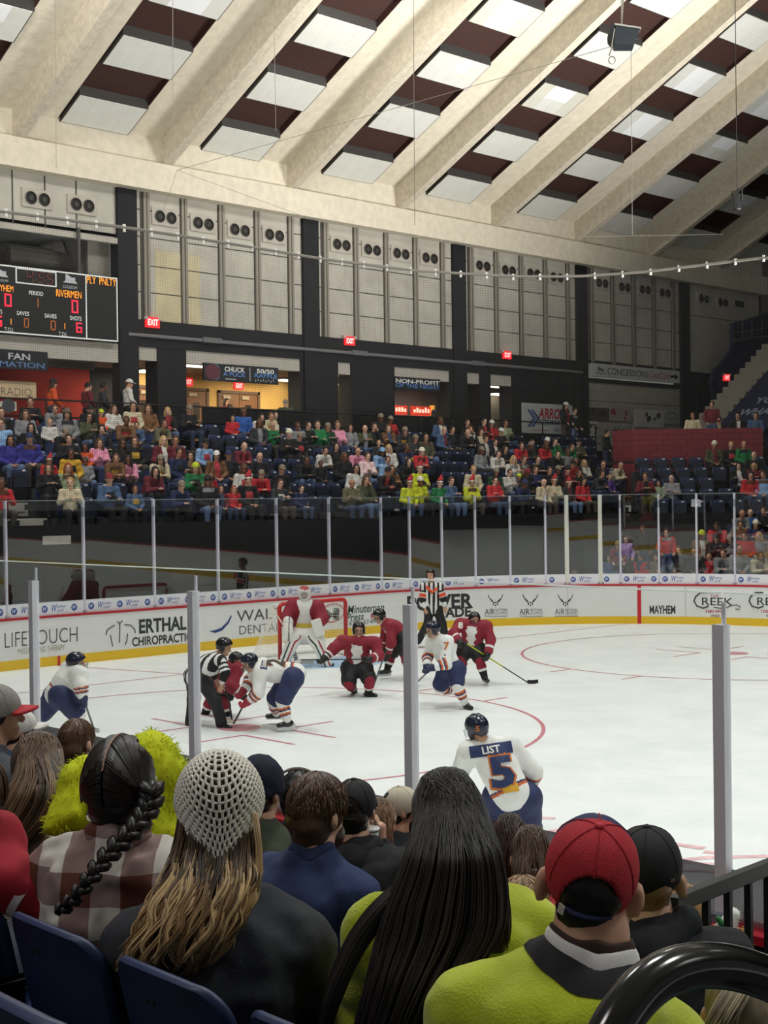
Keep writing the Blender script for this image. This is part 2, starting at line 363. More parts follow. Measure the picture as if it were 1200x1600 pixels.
# black band above the concourse openings
mb = MB(); mb.box((-12.3, COLY[2]-.3, 8.03), (-11.95, COLY[5], zb)); mb.box((-12.3, COLY[5], 8.8), (-11.95, COLY[6]+.3, zb+.08)); mb.box((-12.3, COLY[6], 5.2), (-11.95, COLY[6]+6.3, zb)); mb.box((-12.3, COLY[5], 8.03), (-11.95, COLY[6], 8.2))
tag(mb.build('trim_1', BLACK), kind='structure')
# black piers between the openings (y ranges solid)
YB = lambda u, v=570: onx(u, v, -12)[1]
OPEN = [(212, 245), (290, 468), (527, 547), (615, 701), (725, 748), (765, 798)]
solid = [(YB(245), YB(290)), (YB(468), YB(527)), (YB(547), YB(615)), (YB(701), YB(725)), (YB(748), YB(765)), (YB(798), COLY[5]+.3)]
for a, b in solid:
    mb = MB(); mb.box((-12.6, a, 5.2), (-11.96, b, 8.05)); tag(mb.build('wall_pier', BLACK), kind='structure')
mb = MB(); mb.box((-12.25, COLY[5]+.3, 5.2), (-12, COLY[6]-.3, 8.1))
for z in (5.9, 6.6, 7.3): mb.box((-12.01, COLY[5]+.3, z-.012), (-11.99, COLY[6]-.3, z+.012), 1)
tag(mb.build('wall_concession', [M('#a09c92', .9, noise=.1, scale=2), GROOVE]), kind='structure')
# concourse
CZ = 5.24; XB = -17.4
TAN = M('#c9a45f', .8, noise=.06, scale=2); TANG = M('#8d877c', .85, noise=.06, scale=2); REDW = M('#a8261c', .75, noise=.08, scale=2)
mb = MB(); mb.box((XB, -14, CZ-.3), (-10.9, 45, CZ)); tag(mb.build('floor_concourse', M('#4b4742', .7)), kind='structure')
mb = MB(); mb.box((XB, -14, 7.95), (-12.3, 45, 8.05)); tag(mb.build('ceiling_concourse', M('#8b8071', .9)), kind='structure')
def wall_y(n, a, b, m, x=XB, z0=CZ, z1=8.0): mb = MB(); mb.box((x-.15, a, z0), (x, b, z1)); return tag(mb.build(n, m), kind='structure')
YX = lambda u, v=600: onx(u, v, XB)[1]
wall_y('wall_concourse_red', -14, YX(140), REDW); wall_y('wall_concourse_dark', YX(140), YX(190), BLACK); wall_y('wall_concourse_tan', YX(190), YX(590), TAN); wall_y('wall_concourse_grey', YX(590), 45, TANG)
mb = MB(); mb.box((-12.3, -14, 7.64), (-12.0, COLY[5], 8.04)); tag(mb.build('beam_concourse', M('#b3aea4', .9)), kind='structure')
mb = MB(); mb.box((-12.2, -14, 7.5), (-11.9, YB(182), 8.05)); tag(mb.build('beam_concourse', M('#b3aea4', .9)), kind='structure')
LAMPM = M('#fff3d8', .5, emit=5.0)
nl = 0
for (u0, u1, v, zz, x_w) in ((214, 246, 579, 7.9, .35), (290, 325, 570, 7.9, .35), (434, 457, 593, 7.9, .3), (529, 543, 585, 7.9, .3), (529, 549, 600, 7.9, .35), (765, 798, 603, 7.9, .3), (765, 790, 617, 7.9, .3), (45, 92, 551, 7.9, .3)):
    a, b = onz(u0, v, zz), onz(u1, v, zz); mb = MB(); xm = (a[0]+b[0])/2
    xm = min(max(xm, -17), -12.9); d_ = 1.25
    ya, yb = onx(u0, v, xm)[1], onx(u1, v, xm)[1]
    root = empty('ceiling_light', (xm, (ya+yb)/2, zz), 'bright strip light on concourse ceiling, %s along from scoreboard end' % ORD(nl), 'ceiling light', 'concourse strip lights'); nl += 1
    w_ = (yb-ya)/2
    mb.box((-x_w, -w_, -.05), (x_w, w_, 0)); mb.build('diffuser', LAMPM, root)
    mb = MB(); mb.box((-x_w-.03, -w_-.03, -.02), (x_w+.03, w_+.03, .045)); mb.build('housing', M('#8a8880', .6), root)
for y_ in (-2.5, 7.2, 12):
    l = bpy.data.lights.new('concourse_lamp', 'AREA'); l.shape = 'RECTANGLE'; l.size = 3.; l.size_y = 2; l.energy = 420 if y_ > 0 else 160; l.color = (1, .82, .55)
    o = bpy.data.objects.new('concourse_lamp', l); COL.objects.link(o); o.location = (-15, y_, 7.8)
l = bpy.data.lights.new('concourse_lamp', 'AREA'); l.size = 2; l.energy = 60; o = bpy.data.objects.new('concourse_lamp', l); COL.objects.link(o); o.location = (-15, 19, 7.8)
# concourse doors on the tan wall
def cdoor(n, u0, u1, v0, pan):
    ya, yb = YX(u0), YX(u1); zt_ = onx(u0, v0, XB)[2]
    mb = MB(); mb.box((XB-.05, ya-.1, CZ), (XB+.07, ya, zt_+.1)); mb.box((XB-.05, yb, CZ), (XB+.07, yb+.1, zt_+.1)); mb.box((XB-.05, ya-.1, zt_), (XB+.07, yb+.1, zt_+.1))
    fr = tag(mb.build(n, M('#5c4634', .6)), kind='structure')
    for q in range(pan):
        a = ya+(yb-ya)*q/pan; b = ya+(yb-ya)*(q+1)/pan; mb = MB(); mb.box((XB+.0, a+.02, CZ), (XB+.04, b-.02, zt_-.02)); dl = mb.build('door_leaf', M('#6f4a2e', .55, noise=.25, scale=3, stretch=(1, 8, 1)), fr)
        mb = MB(); mb.box((XB+.035, (a+b)/2-.15, CZ+1.1), (XB+.05, (a+b)/2+.12, CZ+1.7)); mb.build('door_window', M('#2a221c', .3), dl)
        mb = MB(); mb.box((XB+.04, a+.1, zt_-.2), (XB+.1, a+.42, zt_-.08)); mb.build('door_closer', M('#9a8d78', .4), dl)
cdoor('door_1', 214, 232, 606, 1); cdoor('door_2', 290, 321, 610, 1); cdoor('door_3', 343, 401, 614, 2)
# ---- end stand: seven stepped rows
ROWX = [-5.4-.85*i for i in range(7)]; ROWZ = [2.72+.362*i for i in range(7)]
CONC = M('#3d3f42', .85, noise=.15, scale=3)
def clipy(x): return 13.2-x
for i in range(7):
    x1, x0 = ROWX[i]+(.70 if i == 0 else .45), ROWX[i]-.40; z = ROWZ[i]
    mb = MB(); ya, yb1, yb0 = -12, clipy(x1), clipy(x0)
    mb.hexa([(x0, ya, 0), (x1, ya, 0), (x1, yb1, 0), (x0, yb0, 0), (x0, ya, z), (x1, ya, z), (x1, yb1, z), (x0, yb0, z)])
    tag(mb.build('floor_stand', CONC), kind='structure')
mb = MB(); mb.box((-4.7, -12, 0), (-4.6, 17.9, 2.95)); tag(mb.build('wall_stand_front', BLACK2), kind='structure')
mb = MB(); mb.box((-10.98, -12, 0), (-10.9, 24.2, CZ)); tag(mb.build('wall_stand_back', BLACK2), kind='structure')
mb = MB(); mb.box((-5, -13, -.1), (70, -12.95, 0)); mb.box((-60, -60, -.25), (90, 60, -.06)); tag(mb.build('floor', M('#26282b', .8)), kind='structure')
# ---- corner stand (rows square to the rink corner)
CC = V3(5.18, 4.42, 0); EN = V3(1, 1, 0)/math.sqrt(2); NN = V3(-1, 1, 0)/math.sqrt(2)
def cpt(r, e, z): return CC+NN*r+EN*e+V3(0, 0, z)
CR = [9.75+.85*k for k in range(12)]; CZr = [.30+.362*k for k in range(12)]
for k in range(12):
    r0, r1 = CR[k]-.40, CR[k]+.45; e0 = 2.85 if k > 5 else 2.2
    if k <= 5: e0 = 1.0+k*.95
    mb = MB(); P = [cpt(r0, e0, 0), cpt(r0, 22, 0), cpt(r1, 22, 0), cpt(r1, e0, 0)]; mb.hexa([p for p in P]+[p+V3(0, 0, CZr[k]) for p in P]); tag(mb.build('floor_corner_stand', CONC), kind='structure')
def cwall(n, r, e0, e1, z0, z1, m, t=.12): mb = MB(); P = [cpt(r, e0, z0), cpt(r, e1, z0), cpt(r+t, e1, z0), cpt(r+t, e0, z0)]; mb.hexa(P+[p+V3(0, 0, z1-z0) for p in P]); return tag(mb.build(n, m), kind='structure')
cwall('wall_tunnel', CR[6]-.42, -2.0, 5.9, 0, 2.9, BLACK2)
# brick-red parapet of the press deck behind the corner seats
BRICK, bn, bl, bp = new_mat('painted_red_block')
tb = bn.new('ShaderNodeTexBrick'); tb.inputs['Color1'].default_value = (*lin('#87303a'), 1); tb.inputs['Color2'].default_value = (*lin('#7d2b35'), 1); tb.inputs['Mortar'].default_value = (*lin('#5e1f28'), 1)
tb.inputs['Scale'].default_value = 1; tb.inputs['Brick Width'].default_value = .42; tb.inputs['Row Height'].default_value = .2; tb.inputs['Mortar Size'].default_value = .012
uvn = bn.new('ShaderNodeUVMap'); bl.new(uvn.outputs[0], tb.inputs[0]); bl.new(tb.outputs['Color'], bp.inputs['Base Color']); bp.inputs['Roughness'].default_value = .7
RR = CR[11]+.5
def brick_wall(n, A, B, z0, z1, t):
    A, B = np.asarray(A, float), np.asarray(B, float); d = nrm(B-A); nn = V3(d[1], -d[0], 0)*t; mb = MB()
    P = [A+V3(0, 0, z0), B+V3(0, 0, z0), B+V3(0, 0, z0)-nn, A+V3(0, 0, z0)-nn]; mb.hexa(P+[p+V3(0, 0, z1-z0) for p in P])
    o = mb.build(n, BRICK); uv = o.data.uv_layers.new(name='UVMap')
    for lp in o.data.loops:
        c = np.array(o.data.vertices[lp.vertex_index].co); uv.data[lp.index].uv = (float((c-A)@d+(c-A)@nrm(nn)), float(c[2]))
    return tag(o, kind='structure')
def c_uv(u, v, r): # point on the plane square to NN at radius r
    D = dirn(u, v); t = ((CC+NN*r-CAM)@NN)/(D@NN); return CAM+D*t
wl, wr_ = c_uv(988, 672, RR), c_uv(1192, 667, RR); ztop = (wl[2]+wr_[2])/2
A0 = wl*[1, 1, 0]; B0 = wr_*[1, 1, 0]; L0 = A0+V3(-.95, .31, 0)*next(t for t in np.arange(.1, 6, .05) if px(A0+V3(-.95, .31, 0)*t+V3(0, 0, 5.9))[0] < 957)
brick_wall('wall_press_deck', A0, B0, 3.2, ztop, .25); brick_wall('wall_press_side', L0, A0, 3.2, ztop, .25)
mb = MB(); P = [A0+V3(0, 0, 4.6), B0+V3(0, 0, 4.6), B0+NN*6+V3(0, 0, 4.6), L0+NN*6+V3(0, 0, 4.6), L0+V3(0, 0, 4.6)]
mb.add(P+[p+V3(0, 0, .1) for p in P], [(4, 3, 2, 1, 0), (5, 6, 7, 8, 9)]+[(i, (i+1) % 5, 5+(i+1) % 5, 5+i) for i in range(5)]); tag(mb.build('floor_press_deck', CONC), kind='structure')
# ---- upper side stand seen in profile beyond the press deck
NAVY = M('#1b2340', .8, noise=.15, scale=4); STEP = M('#8d897e', .9, noise=.1, scale=4)
XU = -7.2
ra, rb2 = onx(1137, 648, XU), onx(1200, 577, XU)
nst = 7; mbs = MB(); slope = (rb2-ra)/nst
for q in range(-1, 12):
    a = ra+slope*q; mbs.box((XU-1.3, a[1], 4.2), (XU, a[1]+slope[1]+.02, a[2]+slope[2]*.5))
tag(mbs.build('floor_upper_stair', STEP), kind='structure')
mb = MB(); q0 = ra-slope*1; q1 = ra+slope*16
mb.hexa([(XU, q0[1], q0[2]-1.0), (XU+9, q0[1], q0[2]-1.0), (XU+9, q1[1], q1[2]-1.0), (XU, q1[1], q1[2]-1.0), (XU, q0[1], q0[2]-.05), (XU+9, q0[1], q0[2]-.05), (XU+9, q1[1], q1[2]-.05), (XU, q1[1], q1[2]-.05)])
tag(mb.build('floor_upper_stand', NAVY), kind='structure')
mb = MB(); XV = -10.2
pts = [(1112, 600), (1118, 578), (1136, 560), (1147, 543), (1147, 505), (1200, 490), (1240, 480), (1240, 640), (1125, 640)]
pp = [onx(u, v, XV) for u, v in pts]; k = len(pp)
mb.add([p for p in pp]+[p-V3(.2, 0, 0) for p in pp], [tuple(range(k)), tuple(range(k, 2*k))[::-1]]+[(i, (i+1) % k, k+(i+1) % k, k+i) for i in range(k)])
tag(mb.build('wall_upper_stand', NAVY), kind='structure')
mb = MB(); P = [onx(1147, 532, XV+.1), onx(1215, 524, XV+.1)]; mb.tube(P, .05, 8); P = [onx(1147, 520, XV+.1), onx(1215, 510, XV+.1)]; mb.tube(P, .03, 8)
for u in (1160, 1175, 1190): mb.tube([onx(u, 498, XV+.1), onx(u, 532, XV+.1)], .025, 6)
t = tag(mb.build('balcony_railing', M('#5d5a54', .5)), 'thin metal railing at the top of dark navy upper stand', 'railing')
# side wall beyond and roof end
mb = MB(); mb.box((-12.3, 37.4, 4), (70, 37.7, 23.6)); tag(mb.build('wall_side_far', M('#57544d', .9, noise=.1, scale=1)), kind='structure')
# ================================================================== RINK
XE, YS, RC = -3.35, 12.95, 8.53; cxr, cyr = XE+RC, YS-RC; ARC = RC*math.pi/2; ST = 2*cyr
def per(s, o=0.):
    """point on the inner face of the boards at arc length s (0 = start of the end straight); o = distance outwards. returns point, tangent, outward normal"""
    if s < -ARC: q = V3(cxr+(-ARC-s), -YS, 0); t = V3(-1, 0, 0); n = V3(0, -1, 0)
    elif s < 0: a = -s/RC; n = V3(-math.cos(a), -math.sin(a), 0); q = V3(cxr, -cyr, 0)+n*RC; t = V3(-math.sin(a), math.cos(a), 0)
    elif s < ST: q = V3(XE, -cyr+s, 0); t = V3(0, 1, 0); n = V3(-1, 0, 0)
    elif s < ST+ARC: a = (s-ST)/RC; n = V3(-math.cos(a), math.sin(a), 0); q = V3(cxr, cyr, 0)+n*RC; t = V3(math.sin(a), math.cos(a), 0)
    else: q = V3(cxr+s-ST-ARC, YS, 0); t = V3(1, 0, 0); n = V3(0, 1, 0)
    return q+n*o, t, n
SSG = np.linspace(-6, ST+ARC+3, 4000); SSP = np.array([per(s)[0] for s in SSG])-CAM; SSC = {}
def s_of(u, z=.6):
    if z not in SSC: Q = SSP+V3(0, 0, z); SSC[z] = 600+FPX*(Q@RT)/(Q@FW)
    return float(SSG[np.argmin(abs(SSC[z]-u))])
def z_of(u, v):
    s = s_of(u); q = per(s)[0]; return zat(q, v)
# ice with painted lines
ICE, n, l, p = new_mat('skated_ice')
tc = n.new('ShaderNodeTexCoord'); tx = n.new('ShaderNodeTexNoise'); tx.inputs['Scale'].default_value = .9; tx.inputs['Detail'].default_value = 8; tx.inputs['Roughness'].default_value = .7
l.new(tc.outputs['Object'], tx.inputs[0]); cr = n.new('ShaderNodeValToRGB'); cr.color_ramp.elements[0].color = (.80, .84, .83, 1); cr.color_ramp.elements[1].color = (.90, .925, .915, 1); cr.color_ramp.elements[0].position = .35; cr.color_ramp.elements[1].position = .6
l.new(tx.outputs['Fac'], cr.inputs[0])
mp = n.new('ShaderNodeMapping'); mp.inputs['Scale'].default_value = (6, 1.2, 1); mp.inputs['Rotation'].default_value = (0, 0, .6); l.new(tc.outputs['Object'], mp.inputs[0])
t2 = n.new('ShaderNodeTexNoise'); t2.inputs['Scale'].default_value = 4; t2.inputs['Detail'].default_value = 8; l.new(mp.outputs[0], t2.inputs[0])
l.new(cr.outputs[0], p.inputs['Base Color']); rr = n.new('ShaderNodeMapRange'); rr.inputs['To Min'].default_value = .28; rr.inputs['To Max'].default_value = .55; l.new(t2.outputs['Fac'], rr.inputs[0]); l.new(rr.outputs[0], p.inputs['Roughness'])
bm_ = n.new('ShaderNodeBump'); bm_.inputs['Strength'].default_value = .12; bm_.inputs['Distance'].default_value = .01; l.new(t2.outputs['Fac'], bm_.inputs['Height']); l.new(bm_.outputs[0], p.inputs['Normal'])
p.inputs['Specular IOR Level'].default_value = .35
ring = [per(s)[0] for s in np.concatenate([np.linspace(-ARC-45, -ARC, 3), np.linspace(-ARC, 0, 24)[1:], np.linspace(0, ST, 3)[1:], np.linspace(ST, ST+ARC, 24)[1:], [ST+ARC+45]])]
mb = MB(); mb.prism([(q[0], q[1]) for q in ring], -.06, 0.); ice = tag(mb.build('floor_ice', ICE), kind='structure')
RLINE = M('#c77b85', .5, noise=.25, scale=5); RFAINT = M('#d9a9ae', .5, noise=.3, scale=6); RPALE = M('#e3b9bd', .5, noise=.35, scale=9)
def strip(name, P, w, m, z=.003):
    P = np.asarray(P, float); T = np.gradient(P, axis=0); T /= np.linalg.norm(T, axis=1, keepdims=True); N = np.stack([-T[:, 1], T[:, 0], 0*T[:, 0]], 1)*w/2
    A, B = P+N, P-N; A[:, 2] = B[:, 2] = z; k = len(P); mb = MB(); mb.add(np.concatenate([A, B]), [(i, k+i, k+i+1, i+1) for i in range(k-1)]); return mb.build(name, m, ice)
strip('goal_line', [(0, y, 0) for y in np.linspace(-11.2, 11.2, 3)], .05, RLINE)
for sg in (-1, 1): strip('trapezoid_line', [(0, sg*3.35, 0), (-1.6, sg*3.8, 0), (XE, sg*4.27, 0)], .05, RLINE)
for sg in (-1, 1):
    c = V3(6.1, sg*6.7, 0); A = np.linspace(0, 2*np.pi, 97); strip('faceoff_circle_line', c+4.55*np.stack([np.cos(A), np.sin(A), 0*A], 1), .06, RLINE)
    mb = MB(); mb.prism([(c[0]+.32*math.cos(a), c[1]+.32*math.sin(a)) for a in np.linspace(0, 2*np.pi, 25)[:-1]], .0, .003); mb.build('faceoff_dot', M('#c58a90', .5, noise=.3, scale=6), ice)
    for dx in (-.86, .86):
        for dy in (-1, 1): strip('hash_line', [c+V3(dx, dy*4.5, 0), c+V3(dx, dy*4.8, 0), c+V3(dx, dy*5.1, 0)], .06, RLINE)
    for dx in (-1, 1):
        for dy in (-1, 1):
            strip('restraining_line', [c+V3(dx*.6, dy*.38, 0), c+V3(dx*1.1, dy*.38, 0), c+V3(dx*1.75, dy*.38, 0)], .06, RLINE); strip('restraining_line', [c+V3(dx*.6, dy*.38, 0), c+V3(dx*.6, dy*.9, 0), c+V3(dx*.6, dy*1.35, 0)], .06, RLINE)
A = np.linspace(-math.pi/2, math.pi/2, 25); mb = MB(); mb.prism([(0, -1.2)]+[(1.83*math.cos(a)*.95, 1.83*math.sin(a)*.8) for a in A]+[(0, 1.2)], 0., .0025); mb.build('goal_crease', M('#a9cbe6', .5), ice)
# faded red centre-ice style lettering marks low on the near ice
for pts, w in (([(985, 1322), (1040, 1317), (1100, 1326)], .35), ([(1100, 1331), (1118, 1333), (1140, 1335)], .3), ([(1050, 1345), (1110, 1340), (1200, 1338)], .3), ([(1010, 1350), (1080, 1348), (1140, 1352)], .2), ([(800, 1282), (840, 1278), (868, 1279)], .3), ([(835, 1305), (870, 1298), (900, 1296)], .35), ([(1060, 1361), (1120, 1362), (1180, 1366)], .2), ([(1000, 1310), (1020, 1307), (1030, 1309)], .15)):
    strip('ice_logo_mark', [onz(u, v) for u, v in pts], w*.35, RPALE)
# boards
WHITE = M('#e6e7e6', .35, noise=.03, scale=3); YEL = M('#e6bd24', .4); RED = M('#b3202f', .4); REDN = M('#c8202f', .4)
def sweep(name, s0, s1, prof, m, parent=None, n=None):
    n = n or max(3, int(abs(s1-s0)/.45)); ss = np.linspace(s0, s1, n); mb = MB(); k = len(prof); vs = []
    for s in ss:
        q, t, nn = per(s)
        for o, z in prof: vs.append(q+nn*o+V3(0, 0, z))
    fs = [(i*k+j, i*k+(j+1) % k, (i+1)*k+(j+1) % k, (i+1)*k+j) for i in range(n-1) for j in range(k)]+[tuple(range(k)), tuple(range((n-1)*k, n*k))[::-1]]
    mb.add(vs, fs); return mb.build(name, m, parent)
SA, SB = -ARC-40, ST+ARC+45
brd = tag(sweep('wall_rink_boards', SA, SB, [(0, .2), (0, 1.02), (.10, 1.02), (.10, .2)], WHITE, n=200), kind='structure')
sweep('kick_plate', SA, SB, [(-.012, 0), (-.012, .2), (.10, .2), (.10, 0)], YEL, brd, 200)
sweep('cap_rail', SA, SB, [(-.02, 1.02), (-.02, 1.07), (.20, 1.07), (.20, 1.02)], RED, brd, 200)
sweep('outer_cladding', SA, SB, [(.10, 0), (.10, 1.02), (.14, 1.02), (.14, 0)], BLACK2, brd, 200)
def on_boards(o=-.006): return lambda s0, z0: (lambda a, b: per(s0+a, o)[0]+V3(0, 0, z0+b))
sg_ = s_of(999); strip_b = sweep('goal_line_mark', sg_-.05, sg_+.05, [(-.016, 0), (-.016, 1.02), (-.01, 1.02), (-.01, 0)], REDN, brd, 3)
s9 = s_of(91); sweep('trapezoid_mark', s9-.03, s9+.03, [(-.016, 0), (-.016, .2), (-.01, .2), (-.01, 0)], REDN, brd, 3)
GREY_T, DGREY, NAVYT, REDT = M('#55565a', .5), M('#2d3330', .5), M('#27407e', .5), M('#b22c36', .5)
def ad(txt, u0, u1, v0, v1, m, um=None, parent=brd, **k):
    """lettering between picture columns u0..u1 on the boards; v0,v1 = top and bottom rows at column um"""
    um = um or (u0+u1)/2; a, b = s_of(u0), s_of(u1); z1, z0 = z_of(um, v0), z_of(um, v1)
    return put_text('lettering', txt, m, parent, (0, 0, 0), (1, 0, 0), (0, 1, 0), b-a, z1-z0, warp=on_boards(-.008)(a, z0), **k)
def poly_b(pts, m, name='emblem', parent=brd, o=-.008):   # flat shape drawn on the boards, pts in picture coordinates
    P = [per(s_of(u), o)[0]+V3(0, 0, z_of(u, v)) for u, v in pts]; mb = MB(); mb.add(P, [tuple(range(len(P)))]); return mb.build(name, m, parent, fixn=False)
def line_b(pts, w, m, name='emblem'): return line_P([per(s_of(u), -.01)[0]+V3(0, 0, z_of(u, v)) for u, v in pts], w, m, name)
def line_P(P, w, m, name): mb = MB(); mb.tube(P, w, 5, cap=True); return mb.build(name, m, brd)
ad('LIFETOUCH', 7, 121, 984, 1007, GREY_T, 64, bold=-.012); ad('MASSAGE AND THERAPY', 27, 101, 1010, 1019, M('#9a8f6a', .5), 64, bold=-.01)
ad('ERTHAL', 217, 291, 965, 987, DGREY, 254, bold=.03); ad('CHIROPRACTIC', 206, 299, 992, 1006, DGREY, 252, bold=.02)
for pts in ([(165.5, 992), (167, 985), (172, 981), (179, 977)], [(194, 976), (204, 977), (210, 983), (211, 989)], [(187, 974), (187, 986), (186, 1004)], [(172, 992), (174, 1002), (175.5, 1010)], [(199, 990), (198, 1000), (195, 1008)], [(183, 971), (187, 974), (191, 970)]): line_b(pts, .012, GREY_T)
poly_b([(326, 986), (334, 985), (345, 981), (355, 972), (361, 961), (362, 963), (357, 974), (347, 985), (336, 989)], NAVYT, 'swoosh')
ad('WALT', 370, 440, 952, 969, GREY_T, 400, bold=0.0); ad('DENTAL', 373.5, 438, 976, 989, GREY_T, 400, bold=-.01)
ad('M', 507, 530, 952, 970, M('#5b6b60', .5), bold=.01); ad('P', 521, 530, 950, 968, M('#5b6b60', .5))
A = np.linspace(0, 2*np.pi, 25); line_b([(519+18*math.cos(a), 958+14*math.sin(a)-.15*18*math.cos(a)) for a in A], .012, REDT)
ad('Minuteman', 543, 600, 944, 957, M('#3f5a4d', .5), shear=.2, bold=.01); ad('Press', 541, 568, 958, 970, M('#3f5a4d', .5), shear=.2, bold=.01); ad('Macon', 579, 602, 957, 966, REDT, bold=.01); ad('(478) 474-', 541, 585, 969, 979, M('#6a6f72', .5))
ad('POWER', 636, 739.5, 928, 952, M('#2b2d30', .5), 700, bold=.035); ad('ADE', 695, 736, 949, 965, M('#2b2d30', .5), 700, bold=.035)
for u in (774, 828.5, 883.5):
    for sg2 in (-1, 1):
        poly_b([(u+sg2*12, 927), (u+sg2*11.5, 932), (u+sg2*8, 937), (u+sg2*3.5, 940), (u+sg2*4, 938), (u+sg2*9, 934)][::sg2], DGREY, 'wing')
        poly_b([(u+sg2*10, 935), (u+sg2*6, 940), (u+sg2*2, 943), (u+sg2*2.5, 940.5), (u+sg2*7, 938)][::sg2], DGREY, 'wing')
    for dx, dy in ((0, 941.5), (-3, 944), (3, 944), (0, 946)): poly_b([(u+dx-1.5, dy), (u+dx, dy-1.7), (u+dx+1.5, dy), (u+dx, dy+1.7)], DGREY, 'star')
    ad('AIR', u-17, u-1.5, 951, 960, DGREY, u, bold=.0); ad('NATIONAL', u-.5, u+19, 951, 954.5, GREY_T, u); ad('GUARD', u-.5, u+19, 955, 960, GREY_T, u, bold=-.01); line_b([(u-17, 962.5), (u, 963), (u+19, 962.5)], .006, GREY_T)
ad('MAYHEM', 1015, 1055, 946, 959, DGREY, 1035, bold=.03)
for u in (1085, 1171):
    ad('THE', u+25, u+38, 929, 934, REDT, u+30); ad('REEK', u+12, u+60, 934, 946, DGREY, u+35, bold=.005)
    line_b([(u+22, 926), (u+10, 926), (u+2, 932), (u-.5, 939), (u+4, 947), (u+14, 950), (u+22, 947)], .02, DGREY, 'emblem'); line_b([(u+30, 949), (u+45, 951), (u+58, 946), (u+66, 945), (u+72, 948), (u+70, 953), (u+64, 951)], .012, DGREY, 'emblem')
    ad('100.9FM', u+18, u+47, 953, 958, REDT, u+32, bold=.015)
    a, b = s_of(u+25), s_of(u+40); z1, z0 = z_of(u+32, 960), z_of(u+32, 964.5); put_text('lettering', 'WNEX', M('#7a3138', .5), brd, (0, 0, 0), (1, 0, 0), (0, 1, 0), b-a, z1-z0, warp=on_boards()(a, z0), bold=.02)
for u in (928, 938): line_b([(u-10, 973-7), (u, 966)], .006, M('#b9b9b9', .5), 'panel_seam')
for u in (887, 938, 1071): s = s_of(u); sweep('panel_seam', s-.006, s+.006, [(-.004, .2), (-.004, 1.02), (0, 1.02), (0, .2)], M('#a9abad', .5), brd, 2)
# ---- protective glass
GL = glass_mat('acrylic_sheet', (.955, .965, .962), 1.95); GLN = glass_mat('acrylic_sheet_near', (.965, .975, .97), 1.45)
FILM = M('#e4e6ec', .5); FILMB = glass_mat('banner_film_back', (.62, .62, .64), 1.3, film=.55, filmcol=(.30, .30, .31))
POSTM = M('#d9d9e8', .3, metal=.25); POSTN = M('#f3f3fd', .35); POSTG = M('#8f90a0', .3, metal=.5); CLIP = glass_mat('clear_bracket', (.78, .8, .82), 1.5)
BLUE = M('#2c4f9c', .5)
EDGE, n, l, p = new_mat('acrylic_edge_glow'); n.remove(p); t_ = n.new('ShaderNodeBsdfTranslucent'); t_.inputs[0].default_value = (.92, .96, .95, 1); d_ = n.new('ShaderNodeBsdfDiffuse'); d_.inputs[0].default_value = (.92, .96, .95, 1); x_ = n.new('ShaderNodeMixShader'); x_.inputs[0].default_value = .4  # glow of the clear sheet's edge, put into a white translucent colour
l.new(t_.outputs[0], x_.inputs[1]); l.new(d_.outputs[0], x_.inputs[2]); l.new(x_.outputs[0], n['Material Output'].inputs[0])
lv = {}
def ww(kind):
    if kind not in lv:
        mb = MB()
        if kind == 'word':
            v, f = letters('W', .13, .15, shear=.3, bold=.01); mb.add(v, f); v, f = letters('indow', .22, .06, shear=.3); mb.add(v+[.12, .075, 0], f); v, f = letters('orld', .16, .065, shear=.3); mb.add(v+[.13, -.01, 0], f)
        else:
            A = np.linspace(0, 2*np.pi, 17)[:-1]; mb.add([(0.075*math.cos(a), .075*math.sin(a)+.075, 0) for a in A], [tuple(range(16))]); v, f = letters('W', .1, .085, shear=.25, bold=.01); mb.add(v+[-.05, .035, .003], f, 1)
        me = mb.mesh('lettering'); me.materials.append(BLUE); me.materials.append(FILM); lv[kind] = me
    return lv[kind]
def pane(a, b, z0, z1, label, group, near=False, gate=False):
    """glass sheet between rink points a,b (left to right as seen from the ice)"""
    a, b = np.asarray(a, float), np.asarray(b, float); t = nrm(b-a); L = np.linalg.norm(b-a); nn = V3(-t[1], t[0], 0)
    root = empty('glass_screen', a*[1, 1, 0], label, 'glass screen', group); R = frame((0, 0, 0), t, V3(0, 0, 1), np.cross(t, V3(0, 0, 1)))
    mb = MB(); P = [t*.012+nn*s+V3(0, 0, z0) for s in (0,)]
    lo, hi = (.012, z0, -.007), (L-.012, z1, .007); mb.box(lo, hi); mb.build('sheet', GLN if near else GL, root, mw=R if near else R @ Matrix.Translation((0, z0, 0)) @ Matrix.Rotation(.0157, 4, 'X') @ Matrix.Translation((0, -z0, 0)))
    mb = MB(); mb.box((.012, z1-(.003 if near else .012), -.009), (L-.012, z1+(.006 if near else .001), .009)); mb.build('top_edge', EDGE if near else M('#8d9698', .3), root, mw=R)
    if not gate:
        mb = MB(); mb.box((.02, z0, .009), (L-.02, z0+.28, .011)); mb.build('banner_strip', FILMB if near else FILM, root, mw=R)
        if not near:
            x = .16; q = 0
            while x < L-.12:
                if q % 2 == 0: link('lettering', ww('logo'), root, R @ Matrix.Translation((x, z0+.06, .014))); x += .17
                elif x+.36 < L: link('lettering', ww('word'), root, R @ Matrix.Translation((x, z0+.07, .014))); x += .55
                else: break
                q += 1
    return root
